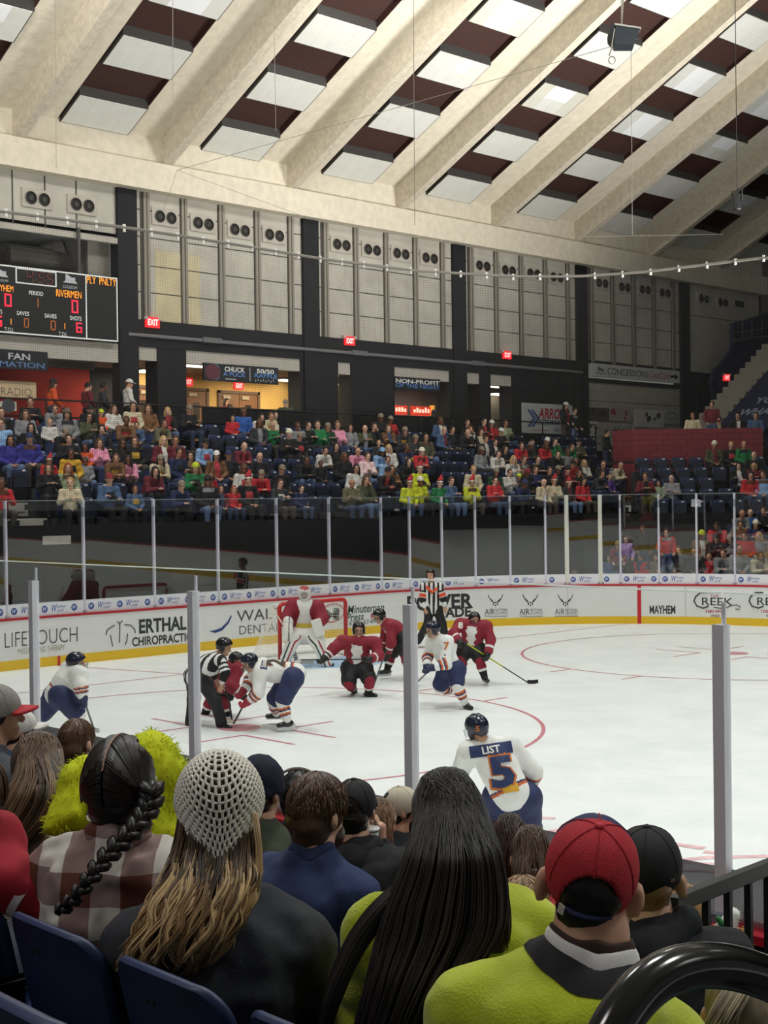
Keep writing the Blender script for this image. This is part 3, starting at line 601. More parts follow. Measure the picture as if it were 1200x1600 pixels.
def post(p, n, z0, z1, label, group, w=.03, m=None, clip=True, dp=.045):
    root = empty('glass_post', np.asarray(p)*[1, 1, 0], label, 'post', group); t = V3(-n[1], n[0], 0); R = frame((0, 0, 0), t, n, V3(0, 0, 1))
    mb = MB()
    if m is None and w > .03:
        for q in (-.64, 0, .64): mb.tube([(q*w, -.012, z0), (q*w, -.012, z1-(.12 if q else 0))], w*.36, 10)
        mb.box((-w, -.01, z0), (w, dp, z1-.12)); mb.build('upright', POSTN, root, mw=R)
    else: mb.box((-w, -.02, z0), (w, dp, z1)); mb.box((-w*.35, -.03, z0), (w*.35, -.02, z1)); mb.build('upright', m or POSTM, root, mw=R, bevel=.004)
    mb = MB(); mb.box((-w*1.5, -.02, z0-.01), (w*1.5, dp+.05, z0+.05)); mb.build('foot', POSTG, root, mw=R)
    if clip: mb = MB(); mb.box((-.13, -.035, z1-.36), (.13, -.02, z1-.16)); mb.build('bracket', CLIP, root, mw=R)
ZG = 3.49
ps = [s_of(u, 2.5) for u in (12, 133, 243, 343, 435, 517, 598, 642, 692, 744, 798, 853, 886, 938, 969, 1029, 1088, 1147)]
ps = [ps[0]-3.55, ps[0]-1.77]+ps+[ps[-1]+.98, ps[-1]+1.96]
for i, s in enumerate(ps):
    q, t, n_ = per(s, .06); gate = i in (14, 15)
    post(q, n_, 1.07, ZG, ('white painted gate post in the far boards glass, %s of two' % ('first', 'second')[i-14]) if gate else '%s slim metal post of the glass behind the goal, counting from scoreboard side' % ORD(i).capitalize(), None if gate else 'far glass posts', .055 if gate else .028, M('#dcdcd2', .5) if gate else None, clip=not gate)
for i in range(len(ps)-1):
    pane(per(ps[i], .06)[0], per(ps[i+1], .06)[0], 1.07, ZG, '%s clear glass screen behind the goal, counting from scoreboard side' % ORD(i).capitalize(), 'far glass panes')
XN = [11.28-2.46*2, 11.28-2.46, 11.28, 13.79, 16.25, 18.66, 21.12, 23.58]
for i, x in enumerate(XN):
    lab = ['tall clear-edged glass post', 'tall glass post', 'tall glass post in front of the stretching player', 'tall glass post in front of the crouching linesman', 'tall glass post in front of the standing referee', 'tall glass post above the sloping black railing', 'tall glass post', 'tall glass post'][i]+' along near boards'
    post((x, -YS-.06, 0), V3(0, -1, 0), 1.07, 2.80, lab+(', beyond the frame' if i in (0, 1, 6, 7) else ''), 'near glass posts', .036, None, False, .05)
    if i < len(XN)-1: pane((XN[i+1], -YS-.06, 0), (x, -YS-.06, 0), 1.07, 2.85, '%s big clear glass screen along the near boards' % ORD(i).capitalize(), 'near glass panes', near=True)
# ---- safety net and its cable
NET, n, l, p = new_mat('black_netting'); out = n['Material Output']; n.remove(p)
uvn = n.new('ShaderNodeUVMap'); sx = n.new('ShaderNodeSeparateXYZ'); l.new(uvn.outputs[0], sx.inputs[0]); prev = None
for c in ('X', 'Y'):
    a = n.new('ShaderNodeMath'); a.operation = 'MULTIPLY'; a.inputs[1].default_value = 1/.045; b = n.new('ShaderNodeMath'); b.operation = 'FRACT'; g = n.new('ShaderNodeMath'); g.operation = 'LESS_THAN'; g.inputs[1].default_value = .085
    l.new(sx.outputs[c], a.inputs[0]); l.new(a.outputs[0], b.inputs[0]); l.new(b.outputs[0], g.inputs[0])
    if prev is None: prev = g
    else: mx = n.new('ShaderNodeMath'); mx.operation = 'MAXIMUM'; l.new(prev.outputs[0], mx.inputs[0]); l.new(g.outputs[0], mx.inputs[1])
tr = n.new('ShaderNodeBsdfTransparent'); df = n.new('ShaderNodeBsdfDiffuse'); df.inputs[0].default_value = (.05, .05, .05, 1); ms = n.new('ShaderNodeMixShader')
l.new(mx.outputs[0], ms.inputs[0]); l.new(tr.outputs[0], ms.inputs[1]); l.new(df.outputs[0], ms.inputs[2]); l.new(ms.outputs[0], out.inputs[0])
ss = np.linspace(-7, ST+ARC+4, 60); cu = [0, 100, 200, 350, 500, 650, 800, 900, 1000, 1100, 1200]; cvv = [330, 343, 356, 379, 404, 423, 432, 432, 426, 414, 402]
def cab(s):
    q = per(s, .35)[0]; u = px(q+V3(0, 0, 9))[0]; v = np.interp(u, cu, cvv); return q+V3(0, 0, zat(q, v))
cp = np.array([cab(s) for s in ss]); mb = MB(); k = len(ss)
bot = np.array([per(s, .35)[0]+V3(0, 0, 3.45) for s in ss]); mb.add(np.concatenate([bot, cp]), [(i, i+1, k+i+1, k+i) for i in range(k-1)])
net = tag(mb.build('safety_net', NET, fixn=False), 'fine black safety net hanging from white-clipped cable above the end glass', 'net')
uv = net.data.uv_layers.new(name='UVMap')
for lp in net.data.loops:
    i = lp.vertex_index; uv.data[lp.index].uv = (float(ss[i % k]), float(net.data.vertices[i].co[2]))
mb = MB(); mb.tube(cp, .035, 6); cb = mb.build('net_cable', M('#77736c', .5)); tag(cb, 'long sagging grey cable carrying the safety net', 'cable')
for s in np.arange(-5, ST+ARC+2, .72): q = cab(s); mb = MB(); mb.box(q-V3(.02, .03, .1), q+V3(.02, .03, .07)); mb.build('cable_clip', M('#d8d6cf', .5), cb)
# ================================================================== SIGNS, SCOREBOARD, FIXTURES on the end wall (x = -12)
RAILM = M('#131417', .5)
Y1, Z1, XP = V3(0, 1, 0), V3(0, 0, 1), V3(1, 0, 0)
def sgn(name, u0, v0, u1, v1, x, m, label, cat='sign', th=.06, um=None):
    """flat board on the plane x; corners from the upper left and lower right rows"""
    a, b = onx(u0, v0, x), onx(u1, v1, x); root = empty(name, (x, a[1], b[2]), label, cat)
    w, h = b[1]-a[1], a[2]-b[2]; mb = MB(); mb.box((-th, 0, 0), (0, w, h)); mb.build('board', m, root); return root, w, h
def txt(root, s, x, y, w, h, m, o=.008, **k): return put_text('lettering', s, m, root, (0, x, y), Y1, Z1, w, h, off=o, **k)
SB_ = M('#0c0d0f', .5); LEDW = M('#d8dcd8', .5, emit=.35); LEDO = M('#ff9a2a', .5, emit=1.4); LEDR = M('#e8304a', .5, emit=1.3); LEDB = M('#a8602c', .5, emit=.35); LEDD = M('#5a2a22', .5, emit=.12)
WHT = M('#dedfdc', .5); LBLUE = M('#5a86c8', .5); LGREY = M('#bfc4c8', .5)
# scoreboard
x = -11.7; by, bz = onx(185, 535, x)[1:]; tz = onx(185, 434, x)[2]
sc = empty('scoreboard', (x, by, bz), 'large black scoreboard with lit digits hanging from the end wall', 'scoreboard'); H_ = tz-bz; Wd = 7.2
mb = MB(); mb.box((-.25, -Wd, 0), (0, 0, H_)); mb.build('cabinet', SB_, sc)
def sy(u, v=480): return onx(u, v, x)[1]-by
def sz(u, v): return onx(u, v, x)[2]-bz
mb = MB(); e = .018
def ln(y0, z0, y1, z1): mb.box((0, min(y0, y1)-e, min(z0, z1)-e), (.012, max(y0, y1)+e, max(z0, z1)+e))
ln(-Wd+.02, .03, -.03, .03); ln(-Wd+.02, H_-.03, -.03, H_-.03); ln(-.03, .03, -.03, H_-.03); yd = sy(134, 430); ln(yd, .03, yd, H_-.03)
c0, c1 = sy(25, 420), sy(87, 428); zc0, zc1 = sz(87, 448), H_-.06; ln(c0, zc0, c1, zc0); ln(c0, zc1, c1, zc1); ln(c0, zc0, c0, zc1); ln(c1, zc0, c1, zc1); mb.build('white_frame_line', LEDW, sc)
def sctext(s, u0, v0, u1, v1, m, **k):
    y0, y1 = sy(u0, v1), sy(u1, v1); um = (u0+u1)/2; z0, z1 = sz(um, v1), sz(um, v0); put_text('lettering', s, m, sc, (0, y0, z0), Y1, Z1, y1-y0, z1-z0, off=.014, **k)
sctext('PLY  PNLTY', 135.5, 434, 181, 445, LEDO, bold=.0); sctext('RIVERMEN', 87.5, 454, 127, 465, LEDO, bold=.0); sctext('MAYHEM', -12, 445, 20.5, 455, LEDO, bold=.0)
sctext('PERIOD', 45, 455, 67, 461.5, LEDW, bold=.01); sctext('SAVES', 26, 486.5, 45, 493, LEDW, bold=.01); sctext('SAVES', 69.5, 490.5, 88, 497, LEDW, bold=.01); sctext('SHOTS', 109, 494, 127, 501, LEDW, bold=.01); sctext('SHOTS', -16, 483, 3, 490, LEDW, bold=.01)
sctext('T.O.L.', 7, 512, 22, 518.5, LEDW); sctext('T.O.L.', 91.5, 519, 105.5, 525.5, LEDW); sctext('COLISEUM', 98, 446.5, 120, 451, LGREY); sctext('COLISEUM', -9, 436, 12, 440, LGREY)
def seg(ch, u0, v0, u1, v1, m):
    y0, y1 = sy(u0, v1), sy(u1, v1); um = (u0+u1)/2; z0, z1 = sz(um, v1), sz(um, v0); t = (y1-y0)*.2; zm = (z0+z1)/2; b = MB()
    S7 = dict(a=(y0, z1-t, y1, z1), d=(y0, z0, y1, z0+t), g=(y0, zm-t/2, y1, zm+t/2), f=(y0, zm, y0+t, z1), b=(y1-t, zm, y1, z1), e=(y0, z0, y0+t, zm), c=(y1-t, z0, y1, zm))
    for c in {'0': 'abcdef', '1': 'bc', '6': 'afgedc', '5': 'afgcd', '4': 'fgbc', '9': 'abcdfg'}[ch]: q = S7[c]; b.box((0, q[0], q[1]), (.013, q[2], q[3]))
    b.build('digit', m, sc)
seg('0', 7, 459, 18, 479, LEDR); seg('1', 53, 466, 60, 480, LEDB); seg('0', 112, 469, 122, 489, LEDR); seg('6', -9, 493, 3, 510, LEDR); seg('0', 37.5, 497, 45, 512, LEDB); seg('0', 79, 501, 87, 516, LEDB); seg('6', 119, 504, 128, 520, LEDR)
seg('1', 14.5, 498, 17.5, 507, LEDO); seg('1', 98.5, 505, 101.5, 514, LEDO); seg('4', 41, 423, 52, 441, LEDD); seg('5', 60, 425, 70, 443, LEDD); seg('5', 73, 427, 83, 445, LEDD)
for u, v in ((55.5, 428), (55.5, 439)): b = MB(); b.box((0, sy(u, v)-.02, sz(u, v)-.02), (.013, sy(u, v)+.02, sz(u, v)+.02)); b.build('digit', LEDD, sc)
for uo in (0, -108): # arena logo: stylised roof shape
    vo = -10 if uo else 0; P = [(102, 428), (105, 429), (112, 434), (117, 434), (117, 439), (121, 444), (98, 441), (102, 438)]; b = MB(); b.add([(.014, sy(u+uo, v+vo), sz(u+uo, v+vo)) for u, v in P], [tuple(range(8))]); b.build('arena_logo', LGREY, sc)
for yq in (-1.2, -4.5): mb = MB(); mb.box((-.16, yq-.04, H_-.02), (-.08, yq+.04, H_+1.3)); mb.build('hanger', M('#4a4a48', .5), sc)
# big duct above scoreboard
dq = onx(100, 402, -13.6)-V3(0, .35, .25); duct = empty('air_duct', dq, 'thick grey air duct in the recess above the scoreboard', 'duct')
mb = MB(); mb.tube([(0, -1.6, .05), (0, .9, 0)], .42, 16); mb.build('pipe', M('#6e6962', .6), duct); mb = MB(); mb.tube([(0, .85, 0), (0, 1.05, 0)], .46, 16); mb.build('pipe_collar', M('#3c3935', .6), duct); mb = MB(); mb.tube([(-.2, -.2, .3), (.1, .3, .5)], .3, 12); mb.build('branch', M('#77716a', .6), duct)
# signs
r, w, h = sgn('fan_information_sign', -70, 540, 75, 580, -11.84, M('#14171f', .6), 'black banner with white and blue FAN INFORMATION wording beneath scoreboard')
txt(r, 'FAN', w*.56, h*.5, w*.24, h*.34, LGREY, bold=.02); txt(r, 'INFORMATION', w*.08, h*.1, w*.88, h*.3, M('#5b78a6', .5), bold=.02)
r, w, h = sgn('radio_sign', -40, 592, 57, 625, -12.2, M('#d8bd96', .7), 'pale cream board with thin grey RADIO lettering on red wall'); txt(r, 'RADIO', w*.42, h*.2, w*.5, h*.42, M('#6d665e', .5), bold=-.015)
r, w, h = sgn('notice_board', -20, 626, 26, 642, -12.2, M('#cfcac0', .7), 'small pale notice board with a dark round emblem under radio board'); b = MB(); b.add([(.008, w*.72+.2*math.cos(a), h*.5+.2*math.sin(a)) for a in np.linspace(0, 6.28, 17)[:-1]], [tuple(range(16))]); b.build('emblem', M('#4c5058', .5), r)
r, w, h = sgn('raffle_sign', 318, 566.5, 435, 601, -11.93, M('#15181f', .6), 'black banner reading CHUCK A PUCK and 50/50 RAFFLE over the doors')
txt(r, 'CHUCK', w*.27, h*.58, w*.27, h*.28, WHT, bold=.03); txt(r, 'A PUCK', w*.25, h*.30, w*.3, h*.27, LBLUE, bold=.02); txt(r, '50/50', w*.70, h*.60, w*.24, h*.26, WHT, bold=.03); txt(r, 'RAFFLE', w*.67, h*.34, w*.31, h*.26, LBLUE, bold=.02)
b = MB(); b.box((.004, w*.605, h*.1), (.01, w*.612, h*.9)); b.build('divider', LGREY, r); b = MB(); b.box((.004, w*.28, h*.12), (.01, w*.42, h*.17)); [b.box((.004, w*(.68+.035*i), h*(.1+.06*(i % 2))), (.01, w*(.69+.035*i), h*(.2+.06*(i % 2)))) for i in range(8)]; b.build('small_mark', LGREY, r)
b = MB(); b.add([(.008, w*(.115+.10*math.cos(a)), h*(.5+.46*math.sin(a))) for a in np.linspace(0, 6.28, 17)[:-1]], [tuple(range(16))]); b.build('emblem', M('#5a2530', .5), r); b = MB(); b.add([(.007, w*(.155+.06*math.cos(a)), h*(.5+.48*math.sin(a))) for a in np.linspace(0, 6.28, 17)[:-1]], [tuple(range(16))]); b.build('emblem', M('#4a6f86', .5), r)
r, w, h = sgn('non_profit_sign', 616.5, 588, 688, 613, -11.93, M('#15181f', .6), 'black banner reading NON-PROFIT OF THE NIGHT above concession counter'); txt(r, 'NON-PROFIT', w*.02, h*.52, w*.96, h*.34, WHT, bold=.03); txt(r, 'OF THE NIGHT', w*.02, h*.2, w*.96, h*.3, LBLUE, bold=.02)
r, w, h = sgn('concessions_sign', 925, 567, 1062, 599, -11.9, M('#c3c6c6', .6), 'long white CONCESSIONS sign with red script wordmark and black arrow', th=.12)
DK = M('#2a2d3a', .5); txt(r, 'CONCESSIONS', w*.165, h*.24, w*.46, h*.5, DK, bold=.0); CRED = M('#b02a30', .5)
txt(r, 'Coca', w*.64, h*.26, w*.115, h*.56, CRED, bold=.0, shear=.35); txt(r, 'Cola', w*.755, h*.24, w*.115, h*.56, CRED, bold=.0, shear=.35)
b = MB(); b.add([(.008, w*.885, h*.38), (.008, w*.94, h*.38), (.008, w*.94, h*.2), (.008, w*.985, h*.5), (.008, w*.94, h*.8), (.008, w*.94, h*.62), (.008, w*.885, h*.62)], [tuple(range(7))]); b.build('arrow', DK, r)
P = [(.06, .45), (.065, .82), (.085, .7), (.105, .62), (.125, .6), (.13, .42)]; b = MB(); b.add([(.008, w*a, h*c) for a, c in P], [tuple(range(6))]); b.build('arena_logo', M('#4f6a66', .5), r); b = MB(); b.box((.004, w*.045, h*.22), (.008, w*.14, h*.3)); b.build('arena_logo_bar', M('#6a7476', .5), r)
r, w, h = sgn('exterminating_sign', 816.5, 629, 895, 679, -11.9, M('#c2c6c8', .6), 'white ARROW EXTERMINATING sign with blue chevron at back of stand')
for i in range(3):
    o_ = .045*i; b = MB(); b.add([(.008, w*(q+o_), h*z) for q, z in ((.08, .78), (.115, .78), (.235, .5), (.115, .2), (.08, .2), (.20, .5))], [tuple(range(6))]); b.build('chevron', M('#22407c', .5) if i != 1 else M('#6f86b0', .5), r)
txt(r, 'ARROW', w*.30, h*.5, w*.62, h*.36, M('#b12634', .5), bold=.03, shear=.2); txt(r, 'EXTERMINATING', w*.27, h*.3, w*.68, h*.17, M('#26355e', .5), bold=.02, shear=.2); txt(r, 'Ask The Pros', w*.62, h*.08, w*.3, h*.13, M('#4768a8', .5)); b = MB(); b.box((.003, w*.18, h*.1), (.008, w*.5, h*.12)); b.build('rule', M('#b12634', .5), r)
# murals and small boards on the grey wall
for (u0, v0, u1, v1, base, kind, lab) in ((916, 636, 952, 657, '#4a4642', 0, 'dark brown picture mural on grey wall beside the doorway'), (952, 634, 986, 659, '#9a8f86', 1, 'pale mural with red splashes on the grey concourse wall'), (992, 639, 1037, 669, '#b3b4b2', 2, 'black and white photo mural on the grey concourse wall'), (1037, 640, 1062, 663, '#9fa1a0', 3, 'light banner with an arch outline on grey wall'), (916, 658, 934, 682, '#b9bab8', 4, 'white framed poster leaning behind the walking man'), (958, 660, 985, 672, '#8d8f8f', 5, 'small lettered white counter sign beyond walking man')):
    r, w, h = sgn('wall_mural', u0, v0, u1, v1, -11.93, M(base, .8), lab, 'mural', .03); q = random.Random(kind)
    mm = [M('#2c2825', .8), M('#8a3038', .8), M('#3a3b3e', .8), M('#55585a', .7), M('#33363a', .8), M('#d0d0d0', .8)][kind]
    for i in range(7 if kind not in (3,) else 0):
        cy, cz, rad = w*q.uniform(.1, .9), h*q.uniform(.2, .8), h*q.uniform(.08, .2); b = MB(); b.add([(.006+.0005*i, cy+rad*math.cos(a)*q.uniform(.6, 1.2), cz+rad*math.sin(a)) for a in np.linspace(0, 6.28, 10)[:-1]], [tuple(range(9))]); b.build('figure_shape', mm, r)
    if kind == 3: txt(r, 'Vineville', w*.1, h*.25, w*.8, h*.25, mm); b = MB(); b.tube([(.01, w*(.5+.35*math.cos(a)), h*(.5+.35*math.sin(a))) for a in np.linspace(0, 3.14, 9)], .02, 5); b.build('arch', mm, r)
# exit signs
def exitsign(u, v, x, s, lab, facing=XP):
    p0 = onx(u, v, x); root = empty('exit_sign', p0, lab, 'exit sign'); mb = MB(); mb.box((0, -.2*s, -.13*s), (.07, .2*s, .13*s)); mb.build('lit_face', M('#e8222a', .5, emit=1.6), root); put_text('lettering', 'EXIT', M('#ffd5cf', .5, emit=1.5), root, (.07, -.15*s, -.08*s), Y1, Z1, .3*s, .16*s, off=.008, bold=.03)
    if s > 1: [(lambda b: (b.lathe([(.001, 0), (.05, .02), (.06, .1)], (0, 0, 0), 10, mw=Matrix.Translation((.05, q*.24, .06))), b.build('emergency_lamp', M('#b8b5ac', .5), root)))(MB()) for q in (-1, 1)]
exitsign(237, 504, -11.95, 1.2, 'lit red EXIT sign on black band beside scoreboard'); exitsign(545, 533, -11.95, 1.1, 'lit red EXIT sign on black band over narrow doorway'); exitsign(791, 555, -11.95, 1.1, 'lit red EXIT sign on black band before the exterminating sign'); exitsign(1134, 590, -10.2, 1.1, 'lit red EXIT sign below navy upper stand')
exitsign(372, 603, XB, 1.0, 'lit red EXIT sign over concourse double door under the raffle banner'); exitsign(292, 597, XB, 1.0, 'lit red EXIT sign over brown single concourse door')
# conduit with boxes along the black band
za = onx(200, 522, -11.9)[2]; ya, yb = onx(200, 522, -11.9)[1], onx(910, 581, -11.9)[1]; cdt = empty('conduit_pipe', (-11.9, ya, za), 'long grey conduit pipe running across the black wall band', 'pipe')
mb = MB(); mb.tube([(0, 0, 0), (0, yb-ya, .02)], .055, 8); mb.build('pipe', M('#77777a', .5), cdt)
for u in (330, 560, 745): q = onx(u, 545, -11.9)[1]-ya; mb = MB(); mb.box((-.03, q-.35, -.06), (.09, q+.35, .1)); mb.build('junction_box', M('#66686a', .5), cdt)
# round twin vents
VPL = M('#b0aa9f', .85, noise=.1, scale=3); VDK = M('#1d1b19', .7); VMID = M('#3a3732', .6)
vm = MB(); vm.box((0, -.47, -.26), (.05, .47, .26)); vp = vm.mesh('plate'); vp.materials.append(VPL)
def ringmesh():
    mb = MB(); R = Matrix(((0, 0, 1, .05), (1, 0, 0, 0), (0, 1, 0, 0), (0, 0, 0, 1)))
    mb.lathe([(.165, 0), (.18, .03), (.155, .05), (.148, .0)], n=18, mw=R, mi=1); mb.lathe([(.15, 0), (.15, .012)], n=18, mw=R, mi=0); mb.lathe([(.07, .012), (.075, .03), (.055, .035)], n=14, mw=R, mi=1); me = mb.mesh('nozzle'); me.materials.append(VDK); me.materials.append(VMID); return me
vr = ringmesh()
for i, (u, v) in enumerate(((57, 311), (127, 321), (257, 340), (316, 350), (373, 360), (427, 368), (532, 383), (580, 391), (625, 397), (670, 404), (753, 416), (793, 423), (832, 428), (868, 434), (939, 443), (974, 449), (1006, 453), (1037, 458), (1098, 467), (1128, 473))):
    root = empty('wall_vent', onx(u, v, -12), '%s twin round air vent along top of the end wall, counting from scoreboard side' % ORD(i).capitalize(), 'vent', 'twin round wall vents')
    link('plate', vp, root); [link('nozzle', vr, root, Matrix.Translation((0, q, 0))) for q in (-.205, .205)]
r, w, h = sgn('wall_grille', 1149, 469, 1163, 481, -11.98, M('#2c2a28', .7), 'square dark slatted grille at far end of vent row', 'vent', .03)
# railings at the back of the stand

rt = empty('concourse_railing', (-11.05, 0, CZ), 'black railing with curtain along the top of the end stand', 'railing'); mb = MB()
for z in (1.02, .55): mb.tube([(0, -8, z), (0, 24.0, z)], .025, 6)
mb.build('rail', RAILM, rt)
for y in np.arange(-8, 24.1, 1.6): mb = MB(); mb.tube([(0, y, 0), (0, y, 1.02)], .025, 6); mb.build('post', RAILM, rt)
for a, b in ((5.2, 9.7), (11.6, 17.0)): mb = MB(); mb.box((-.02, a, .0), (.0, b, 1.0)); mb.build('curtain', M('#0d0d10', .9), rt)
# snack counter glow
a, b = onx(616, 640, -16.5), onx(690, 656, -16.5); sn = empty('snack_counter', (-16.5, a[1], CZ), 'lit red and white snack counter behind the stand', 'counter'); w = b[1]-a[1]
mb = MB(); mb.box((-.6, -1, 0), (0, w+.4, 1.05)); mb.build('counter_front', BLACK, sn); z0 = onx(650, 643, -16.5)[2]-CZ
q = random.Random(3)
for i in range(2):
    mb = MB(); mb.box((-.5, w*(.02+.5*i), z0-.12), (-.4, w*(.42+.5*i), z0+.25)); sg3 = mb.build('menu_panel', M('#d9402c', .5, emit=.9), sn); mb = MB()
    for j in range(6): mb.box((-.39, w*(.05+.5*i+.06*j), z0), (-.385, w*(.09+.5*i+.06*j), z0+.12+.08*q.random()))
    mb.build('menu_marks', M('#ffe9c8', .5, emit=1.2), sg3)
for i in range(4): mb = MB(); mb.box((-.55, w*(.05+.22*i), 1.05), (-.3, w*(.17+.22*i), 1.5)); mb.build('drink_fridge', M('#cfe8e2', .5, emit=.9), sn)
mb = MB(); mb.box((-.5, w*.93, 1.0), (-.3, w*.97, 2.0)); mb.build('lit_column', M('#ffb54a', .5, emit=.9), sn)
# table sign on the press deck and tarp lettering on the upper stand
r, w, h = sgn('scorers_sign', 1127, 648, 1148, 668, -9.2, M('#15161a', .6), 'small black framed sign on the press deck beside seated men'); [(lambda b: (b.box((-.04, y_, -1.35), (-.02, y_+.03, 0)), b.build('leg', RAILM, r)))(MB()) for y_ in (.03, w-.06)]; txt(r, '2UP', w*.3, h*.25, w*.5, h*.35, LGREY, bold=.02)
TP = nrm(slope); TN = nrm(np.cross(V3(1, 0, 0), TP))
tpb = empty('seat_tarp', ra, 'navy tarp with slanted white lettering over the upper seats', 'tarp'); mb = MB(); T0 = TP*0; mb.hexa([V3(.05, 0, 0)-TP*1.2-TN*.02, V3(6, 0, 0)-TP*1.2-TN*.02, V3(6, 0, 0)+TP*6-TN*.02, V3(.05, 0, 0)+TP*6-TN*.02, V3(.05, 0, 0)-TP*1.2+TN*.02, V3(6, 0, 0)-TP*1.2+TN*.02, V3(6, 0, 0)+TP*6+TN*.02, V3(.05, 0, 0)+TP*6+TN*.02]); mb.build('sheet', M('#1a2342', .8), tpb)
for i, (s_, w_) in enumerate((('WHAT', 1.7), ('YOU', 1.3), ('OUR', 1.3), ('IS', .7))):
    v, f = letters(s_, w_, .5, bold=.03); P = [V3(.5+.25*i, 0, 0)+XP*a+TP*(-.2+.85*i+b)+TN*.035 for a, b, _ in v]; mb = MB(); mb.add(P, f); mb.build('lettering', M('#8f97a8', .6), tpb, fixn=False)
# loudspeaker and lamp hanging under the roof
sp = at(973, 50, 22.0); root = empty('hanging_speaker', sp, 'dark grey box loudspeaker hung on wires below the roof', 'speaker'); R = frame((0, 0, 0), RT, FW, UP)
mb = MB(); mb.hexa([(-.16, -.15, -.22), (.14, -.2, -.28), (.2, .3, -.2), (-.1, .3, -.2), (-.13, -.15, .06), (.24, -.2, -.02), (.26, .3, .0), (-.12, .3, .08)]); mb.build('cabinet', M('#3a4048', .6), root, mw=R)
mb = MB(); mb.hexa([(-.26, -.1, -.13), (-.17, -.16, -.23), (-.12, .25, -.2), (-.2, .25, -.1), (-.2, -.1, .12), (-.14, -.16, .06), (-.13, .25, .1), (-.18, .25, .1)]); mb.build('grille', M('#16181b', .6), root, mw=R)
mb = MB(); mb.hexa([(-.15, -.16, .06), (.25, -.21, -.02), (.27, .3, .01), (-.13, .3, .09), (-.15, -.16, .085), (.25, -.21, .005), (.27, .3, .035), (-.13, .3, .115)]); mb.build('pale_top', M('#dedcd2', .6), root, mw=R)
mb = MB(); [mb.tube([(0, .1, .1), (x, .1, 3)], .008, 5) for x in (-.02, .12, .2)]; mb.tube([(-.15, -.15, 0), (-.2, -.15, -.3), (-.24, -.15, -.42)], .012, 5); mb.build('cable', M('#b9b2a4', .5), root, mw=R)
mb = MB(); mb.tube([(-.2+.05*math.cos(a), -.18, -.5+.06*math.sin(a)) for a in np.linspace(0, 6.28, 11)], .01, 5); mb.build('hook', M('#c9c6bd', .4, metal=.5), root, mw=R)
sp = at(1152, 313, 40.0); root = empty('spotlight', sp, 'small black spotlight hanging below roof near the far corner', 'spotlight'); mb = MB(); mb.lathe([(.1, -.28), (.12, -.25), (.13, .15), (.09, .2)], n=12); mb.build('can', M('#17181b', .5), root); mb = MB(); mb.tube([(-.15, 0, -.05), (-.17, 0, .28), (.17, 0, .28), (.15, 0, -.05)], .02, 6); mb.tube([(0, 0, .28), (0, 0, slabz(sp[0])-sp[2])], .012, 5); mb.build('yoke', M('#2a2a2c', .5), root)
# thin rigging wires
for i, (A, B) in enumerate((((86, 0, 26), (88, 262, 26)), ((270, 0, 27), (270, 250, 27)), ((428, 0, 27), (431, 205, 27)), ((646, 0, 25), (648, 352, 30)), ((986, 70, 30), (988, 366, 34)), ((277, 266, 38), (1000, 60, 24)), ((277, 266, 40), (255, 330, 40)), ((277, 266, 40), (480, 340, 44)), ((910, 370, 44), (1130, 366, 46)))):
    mb = MB(); mb.tube([at(*A), at(*B)], .006, 4); tag(mb.build('rigging_wire', M('#8c857a', .5)), 'thin rigging wire under the concrete roof, %s of nine' % ORD(i), 'wire', 'rigging wires')
# ================================================================== PEOPLE: shared anatomy
SKINS = [M(c, .55, noise=.06, scale=20) for c in ('#c99a7f', '#d8ab92', '#b98467', '#7a4f39', '#e0b7a0')]
def rot(ax, a):
    ax = nrm(ax); K = np.array([[0, -ax[2], ax[1]], [ax[2], 0, -ax[0]], [-ax[1], ax[0], 0]]); return np.eye(3)+math.sin(a)*K+(1-math.cos(a))*K@K
def head_axes(fwd, up):
    u = nrm(up); f = np.asarray(fwd, float); f = nrm(f-u*(f@u)); return f, np.cross(u, f), u      # forward, its own left, up
def head_prims(c, A, s=1., face=True):
    f, l, u = A; c = np.asarray(c, float); ax = np.array([f, l, u])
    P = [Ell(c+u*.028*s, np.array([.098, .077, .097])*s, ax), Ell(c-u*.045*s+f*.022*s, np.array([.07, .058, .075])*s, ax), Cap(c-u*.09*s-f*.02*s, c-u*.16*s-f*.045*s, .056*s, .06*s)]
    if face:
        P += [Cap(c+f*.092*s+u*.015*s, c+f*.112*s-u*.022*s, .011*s, .017*s, bl=.012), Ell(c+f*.075*s-u*.095*s, np.array([.024, .028, .02])*s, ax, bl=.02), Cap(c+f*.088*s-u*.062*s+l*.02*s, c+f*.088*s-u*.062*s-l*.02*s, .012*s, bl=.01),
              Cap(c+f*.088*s+u*.033*s+l*.04*s, c+f*.088*s+u*.033*s-l*.04*s, .013*s, bl=.015)]
        for q in (-1, 1): P += [Ell(c+l*q*.084*s-f*.014*s-u*.005*s, np.array([.023, .013, .034])*s, ax@rot(V3(0, 0, 1), q*.45), bl=.01), Ell(c+f*.094*s+l*q*.034*s+u*.013*s, np.array([.012, .016, .009])*s, ax, op='-')]
    return P
def face_pick(c, A, s=1.):
    f, l, u = A; c = np.asarray(c, float)
    def pk(F):
        q = F-c; x, y, z = q@f/s, q@l/s, q@u/s; m = np.zeros(len(F), int)
        m[(x > .07) & (abs(abs(y)-.034) < .014) & (abs(z-.013) < .008)] = 1; m[(x > .07) & (abs(y) < .026) & (abs(z+.064) < .007)] = 2
        return m
    return pk
EYE = M('#2a211d', .4); LIP = M('#a8625a', .5)
def limb(a, b, c, ra, rb, rc): return [Cap(a, b, ra, rb), Cap(b, c, rb, rc)]
